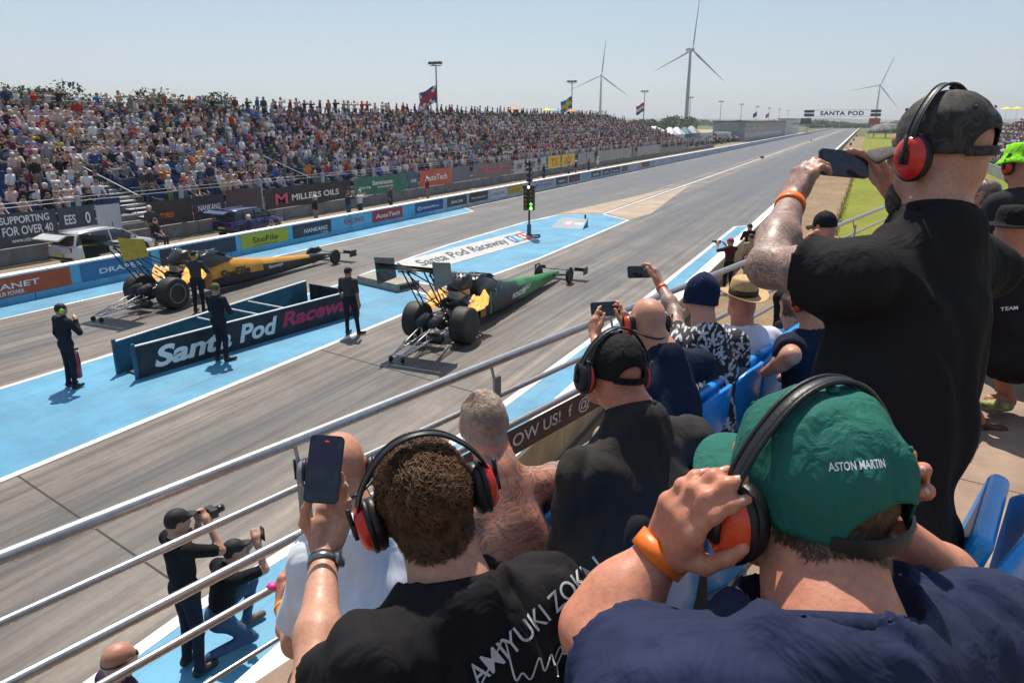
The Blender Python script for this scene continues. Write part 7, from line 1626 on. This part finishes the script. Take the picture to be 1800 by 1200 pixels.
# ---- 7. bald man with neckband ear defenders
def bald_man():
    s = Spec(na(1137, 566, 3.05), cv(-.34, .22, .9), roll=-.05); par = person('bald man in dark navy shirt filming with both hands in the front row', na(1150, 800, 3.)*np.array([1, 1, 0])+np.array([0, 0, 3.15]))
    nk = na(1168, 622, 3.0); sl = na(1112, 690, 2.9); sr = na(1228, 640, 3.2); torso(s, nk, sl, sr, na(1165, 900, 2.85), chest=.14, wid=1.12, belly=.02)
    eL = na(1062, 668, 3.12); wL = na(1046, 590, 3.30); eR = na(1130, 640, 3.28); wR = na(1101, 578, 3.36); s.arms = {'l': (sl, eL, wL, 1.), 'r': (sr, eR, wR, 1.)}
    s.hands = [hand(wL, cv(-.1, .9, .2), cv(.7, .1, .6), cv(.6, .5, 0), [(.2, .4, .3), (.6, .8, .5), (.7, .9, .5), (.8, .9, .5)], .1, None, .95), hand(wR, cv(-.05, .95, .1), cv(-.7, .1, .6), cv(-.6, .5, 0), [(.2, .4, .3), (.5, .7, .5), (.7, .9, .5), (.8, .9, .5)], .05, None, .95)]
    make_skin('body', s, par, [SKB], .0075, 1.06); make_shirt('shirt', s, par, TDNV, .012, .010, .62, .006, 9., 31.)
    muffs(s, 'red ear defenders with black neckband on the bald man', ORG, behind=True, cs=1.1); wristband(eR, wR, BANDO, par, .84, .035, .02)
    R0 = nrm(cv(.99, .06, .1)); U0 = nrm(cv(-.06, .97, .2)); U0 = nrm(U0-R0*np.dot(U0, R0)); gadget('phone', 'phone held sideways by the bald man', 'phone', na(1064, 543, 3.40), np.stack([R0, np.cross(U0, R0), U0], 1), (.165, .011, .082))
    make_legs(s, par, CBEI, CSHOE, SKB, 3.15, (-.6, .8), short=True); return s
bald_man()
# ---- 8. navy beanie, palm shirt
def beanie_man():
    s = Spec(na(1230, 520, 3.46), cv(-.30, .24, .92)); par = person('man in navy beanie and palm print shirt raising a phone', na(1240, 750, 3.4)*np.array([1, 1, 0])+np.array([0, 0, 3.15]))
    nk = na(1240, 585, 3.40); sl = na(1192, 612, 3.40); sr = na(1290, 605, 3.55); torso(s, nk, sl, sr, na(1240, 820, 3.25), chest=.125)
    eL = na(1188, 552, 3.60); wL = na(1160, 500, 3.75); eR = na(1300, 690, 3.5); wR = na(1270, 720, 3.75); s.arms = {'l': (sl, eL, wL, 1.), 'r': (sr, eR, wR, 1.)}
    s.hands = [hand(wL, cv(-.25, .9, .1), cv(-.8, .0, .5), cv(-.3, -.3, -.6), [(.4, .6, .4), (.5, .7, .5), (.6, .8, .5), (.7, .9, .5)], .05, None, 1.)]
    make_skin('body', s, par, [SKS, ], .008, 1.0); o = par.children[0]; me = o.data; me.materials.append(SKT); C = np.array([p.center[:] for p in me.polygons]).astype(np.float32); mi = (pd(cone(sl, eL, 0, 0), C) < .07) | (pd(cone(eL, eL*.3+wL*.7, 0, 0), C) < .06); me.polygons.foreach_set('material_index', mi.astype(np.int32))
    make_shirt('shirt', s, par, PALM, .011, .012, .5, .006, 9., 41.)
    V = []; F = []; nu, nv = 40, 16
    for j in range(nv+1):
        t = j/nv; z = -.035+.175*t; rr = (1-max(0, (t-.25)/.75)**2.6)**.5 if t < 1 else 0.
        for i in range(nu): a = 6.2832*i/nu; k = 1+.018*math.sin(a*7+t*9)+.03*math.sin(a*3+1)*t; V.append(s.h(.094*rr*k*math.sin(a), -.012-.02*t+.112*rr*k*math.cos(a), z+.008*math.sin(a*2)))
    for j in range(nv):
        for i in range(nu): F.append((j*nu+i, j*nu+(i+1) % nu, (j+1)*nu+(i+1) % nu, (j+1)*nu+i))
    mk('beanie', V, F, m_cloth('beanie_navy', (.012, .020, .055), .5, fscale=25), par, True)
    wristband(eL, wL, BANDO, par, .86, .034, .022); R0 = nrm(cv(.99, .04, .12)); U0 = nrm(cv(-.04, .98, .15)); U0 = nrm(U0-R0*np.dot(U0, R0)); gadget('phone', 'phone raised high by the man in the navy beanie', 'phone', na(1124, 478, 3.86), np.stack([R0, np.cross(U0, R0), U0], 1), (.155, .011, .078))
    make_legs(s, par, CBLK, CSHOE, SKS, 3.15, (-.6, .8)); return s
beanie_man()
# ---- 9. straw hat
def straw_man():
    s = Spec(na(1303, 528, 3.88), cv(-.30, .24, .92)); par = person('man in straw hat and white shirt in the front row', na(1330, 700, 3.9)*np.array([1, 1, 0])+np.array([0, 0, 3.15]))
    f, r = default_torso(s, cv(-.2, 0, 1), sh=.20, wid=1.1, belly=.03, chest=.14); S = lambda sg: s.neck+r*sg*.2-np.array([0, 0, .08]); s.sl, s.sr = S(-1), S(1)
    s.arms = {'l': (s.sl, s.sl-r*.06+f*.1-np.array([0, 0, .26]), s.sl+r*.1+f*.3-np.array([0, 0, .32]), 1.), 'r': (s.sr, s.sr+r*.06+f*.1-np.array([0, 0, .26]), s.sr-r*.1+f*.3-np.array([0, 0, .32]), 1.)}
    make_skin('body', s, par, [SKG], .009, 1.0); make_shirt('shirt', s, par, TLIL, .013, .014, .65, .006, 9., 51.)
    t = mk('straw_hat', [], [], STRAW, par) if False else None
    mb = MB(); up = nrm(s.R[:, 2]-s.F*.12); mb.lathe([(.092, .045), (.088, .10), (.080, .145), (.060, .158), (.02, .150), (.001, .147)], s.hc-s.F*.01, up, 30); hat = mb.build('straw_hat', STRAW, par, True)
    mb = MB(); V = []; F = []; n = 36
    for q in range(2):
        for i in range(n):
            a = 6.2832*i/n
            for j in range(5): t_ = j/4; rr = .088+.062*t_; z = .045+.014*math.cos(2*a)*t_*-1+.012*t_*t_-.003*q; V.append(s.hc-s.F*.01+s.R[:, 0]*rr*math.sin(a)+nrm(np.cross(up, s.R[:, 0]))*rr*1.12*math.cos(a)+up*z)
    for q in range(2):
        for i in range(n):
            for j in range(4): a = q*n*5+i*5+j; b = q*n*5+((i+1) % n)*5+j; F.append((a, a+1, b+1, b) if q == 0 else (a, b, b+1, a+1))
    mk('brim', V, F, STRAW, hat, True); MB().lathe([(.0935, .048), (.0915, .085)], s.hc-s.F*.01, up, 30).build('ribbon', RIB, hat, True)
    make_legs(s, par, CBEI, CSHOE, SKG, 3.15, (-.6, .8), short=True); return s
straw_man()
# ---- generic neighbours
def neighbour(px, py, d, F, label, shirt, skin, hair, floor, hs=.010, hat=None, arms=None, belly=.02, sh=.19, short=False, roll=0., hairmat=None, drop=.215):
    s = Spec(na(px, py, d), F, roll=roll); par = person(label, np.array([*s.hc[:2], floor])); f, r = default_torso(s, F, sh=sh, belly=belly, drop=drop); dn = np.array([0, 0, 1.])
    A_ = arms or {}
    for a, sg, S in (('l', -1, s.sl), ('r', 1, s.sr)):
        s.arms[a] = (S, *A_[a]) if a in A_ else (S, S+r*sg*.06+f*.08-dn*.26, S-r*sg*.08+f*.30-dn*.30, 1.)
    pred = lambda L: (L[:, 2] > -.05) & (L[:, 1] < .06+.5*np.maximum(L[:, 2], 0)) & ((L[:, 1] < .0) | (L[:, 2] > .04)) & (np.abs(L[:, 0]) < .088)
    make_skin('body', s, par, [skin, hair or skin], hs, 1.0, hairpred=pred if hair else None); make_shirt('shirt', s, par, shirt, hs*1.3, .011, .62, .006, 9., px*.1)
    if hairmat: strands('hair', s, par, hairmat, pred, 2600, .02, .002, int(px), lift=.6)
    make_legs(s, par, CBLK, CSHOE, skin, floor, F, short=short, h=.02); return s, par, f, r
s, par, f, r = neighbour(1392, 540, 4.45, cv(-.3, .2, .93), 'person in blue shirt right of the straw hat', TBLU, SKS, SCALPD, 3.15, hairmat=HAIRD)
eL = na(1372, 640, 3.22); s, par, f, r = neighbour(1425, 525, 3.30, cv(-.45, .2, .86), 'man in navy polo and red ear defenders under the tall man\'s elbow', TDNV, SKB, None, 3.0, arms={'l': (na(1392, 625, 3.15), na(1345, 655, 3.35), 1.0)}, belly=.03)
muffs(s, 'red ear defenders on the man in the navy polo', ORG, top=.15)
s, par, f, r = neighbour(1448, 398, 5.3, cv(-.5, .15, .85), 'man in black cap with hands to his face far along the front row', M('shirt_sand', (.42, .32, .24), .8), SKG, None, 3.15, arms={'l': (na(1420, 425, 5.2), na(1436, 408, 5.12), 1.), 'r': (na(1472, 432, 5.5), na(1452, 412, 5.35), 1.)}); cap(s, par, BCAP, crumple=.001, opening=False)
s, par, f, r = neighbour(1793, 292, 4.05, cv(-.25, .2, .95), 'man in lime bucket hat with red ear defenders at the right edge', m_cloth('cloth_dark_pattern', (.03, .028, .03), .4), SKG, None, 3.70, roll=-.05); muffs(s, 'red ear defenders under the lime bucket hat', RED, top=.14, cs=1.1)
LIMEC = m_cloth('cloth_lime', (.22, .62, .025), .5, fscale=25); mb = MB(); n = 40; V = []; F = []
prof = [(.150, -.012), (.128, .014), (.104, .040), (.098, .075), (.090, .115), (.060, .128), (.002, .130)]
for rr, z in prof:
    for i in range(n): a = 6.2832*i/n; k = 1+.035*math.sin(a*4+rr*40)*(rr > .11); V.append(s.h(rr*k*math.sin(a), -.01+rr*1.12*k*math.cos(a), z+.018+(.012*math.sin(a*3+1) if rr > .12 else 0)))
for j in range(len(prof)-1):
    for i in range(n): F.append((j*n+i, j*n+(i+1) % n, (j+1)*n+(i+1) % n, (j+1)*n+i))
mk('bucket_hat', V, F, LIMEC, par, True).modifiers.new('solid', 'SOLIDIFY').thickness = .003
s, par, f, r = neighbour(1728, 345, 4.3, cv(-.75, .15, .62), 'grey haired man in sunglasses behind the tall standing man', m_cloth('cloth_grey_shirt', (.16, .155, .16)), SKG, SCALPG, 3.70, hairmat=M('hair_grey', (.20, .18, .17), .6, var=.4, scale=60))
g_ = empty('sunglasses', s.hc, 0, 'dark sunglasses on the grey haired man behind the standing man', 'sunglasses')
for sx in (-1, 1):
    MB().ell(s.R@np.array([sx*.034, .092, .008]), (.026, .008, .019), s.R, 12, 8).build('lens', GLASSD, g_, True); MB().tube([s.R@np.array([sx*.06, .088, .012]), s.R@np.array([sx*.082, .04, .012]), s.R@np.array([sx*.084, -.02, .006])], .003, 6).build('temple', BLK, g_, True)
# ---- man with black hat and printed tee at the right edge
s, par, f, r = neighbour(1782, 405, 3.45, cv(-.35, .2, .92), 'man in wide black hat and black shirt at the right edge', TBLK, SKG, None, 3.70, belly=.05, sh=.21, short=True, hs=.009)
mb = MB(); up = nrm(s.R[:, 2]-s.F*.05); mb.lathe([(.155, .028), (.150, .036), (.105, .042), (.100, .060), (.096, .105), (.082, .135), (.04, .142), (.002, .143)], s.hc, up, 32); mb.build('wide_hat', m_cloth('cloth_black_hat', (.014, .013, .014), .5, fscale=22), par, True)
shm = [c for c in par.children if c.name.startswith('shirt')][0]; decal('D', shm, na(1786, 492, 3.3), C_R, C_U, .045, TXW, shm, ray=cv(.02, -.2, 1), off=.004, bold=.03); decal('TEAM', shm, na(1790, 536, 3.3), C_R, C_U, .02, TXW, shm, ray=cv(.02, -.2, 1), off=.004)
# outstretched leg with trainer seen right of the tall man
lg = person('bare lower leg in black and orange trainer stretched right of the tall man', na(1720, 765, 3.5)); a, b, c = na(1640, 610, 3.3), na(1672, 668, 3.4), na(1722, 745, 3.52)
pr = [cone(a, b, .075, .066), cone(b, b*.5+c*.5, .060, .058), cone(b*.5+c*.5, c, .056, .038)]; V, Q = body_mesh(pr, .02, .009); mk('body', V, Q, SKG, lg, True)
pr = [cone(c-np.array([0, 0, .03]), na(1762, 752, 3.5)-np.array([0, 0, .02]), .042, .036), cone(c+np.array([0, 0, .0]), na(1702, 772, 3.5), .044, .036)]; V, Q = body_mesh(pr, .03, .008); mk('trainer', V, Q, M('trainer_black_orange', (.03, .02, .018), .6, var=.3, scale=30, dirt=((.55, .14, .02), 14, .7)), lg, True)
a, b = na(1755, 640, 3.6), na(1772, 705, 3.68); pr = [cone(a, b, .05, .038), cone(b, na(1740, 702, 3.66), .04, .034)]; V, Q = body_mesh(pr, .02, .010); l2 = person('second bare foot in yellow laced trainer beyond the stretched leg', b); mk('body', V, Q, [SKG], l2, True)
MB().ell(na(1752, 712, 3.6), (.09, .05, .035), None, 14, 8).build('trainer', M('trainer_lime', (.30, .30, .10), .6, var=.5, scale=40), l2, True)
# ------------------------------------------------------------------ thin summer haze in the air
hz = MB(); hz.box((-60, 1150, 59.0), (3000, 2500, 122.4)); hz = hz.build('haze', [], None)
m = bpy.data.materials.new('haze'); m.use_nodes = True; nt = m.node_tree; nt.nodes.remove(nt.nodes['Principled BSDF']); pv = nt.nodes.new('ShaderNodeVolumePrincipled'); pv.inputs['Color'].default_value = (.86, .92, 1, 1); pv.inputs['Density'].default_value = .00024; pv.inputs['Anisotropy'].default_value = .3
nt.links.new(pv.outputs[0], nt.nodes['Material Output'].inputs['Volume']); hz.data.materials.append(m); tag(hz, 'pale summer haze hanging in the air over the raceway', 'haze', kind='stuff')
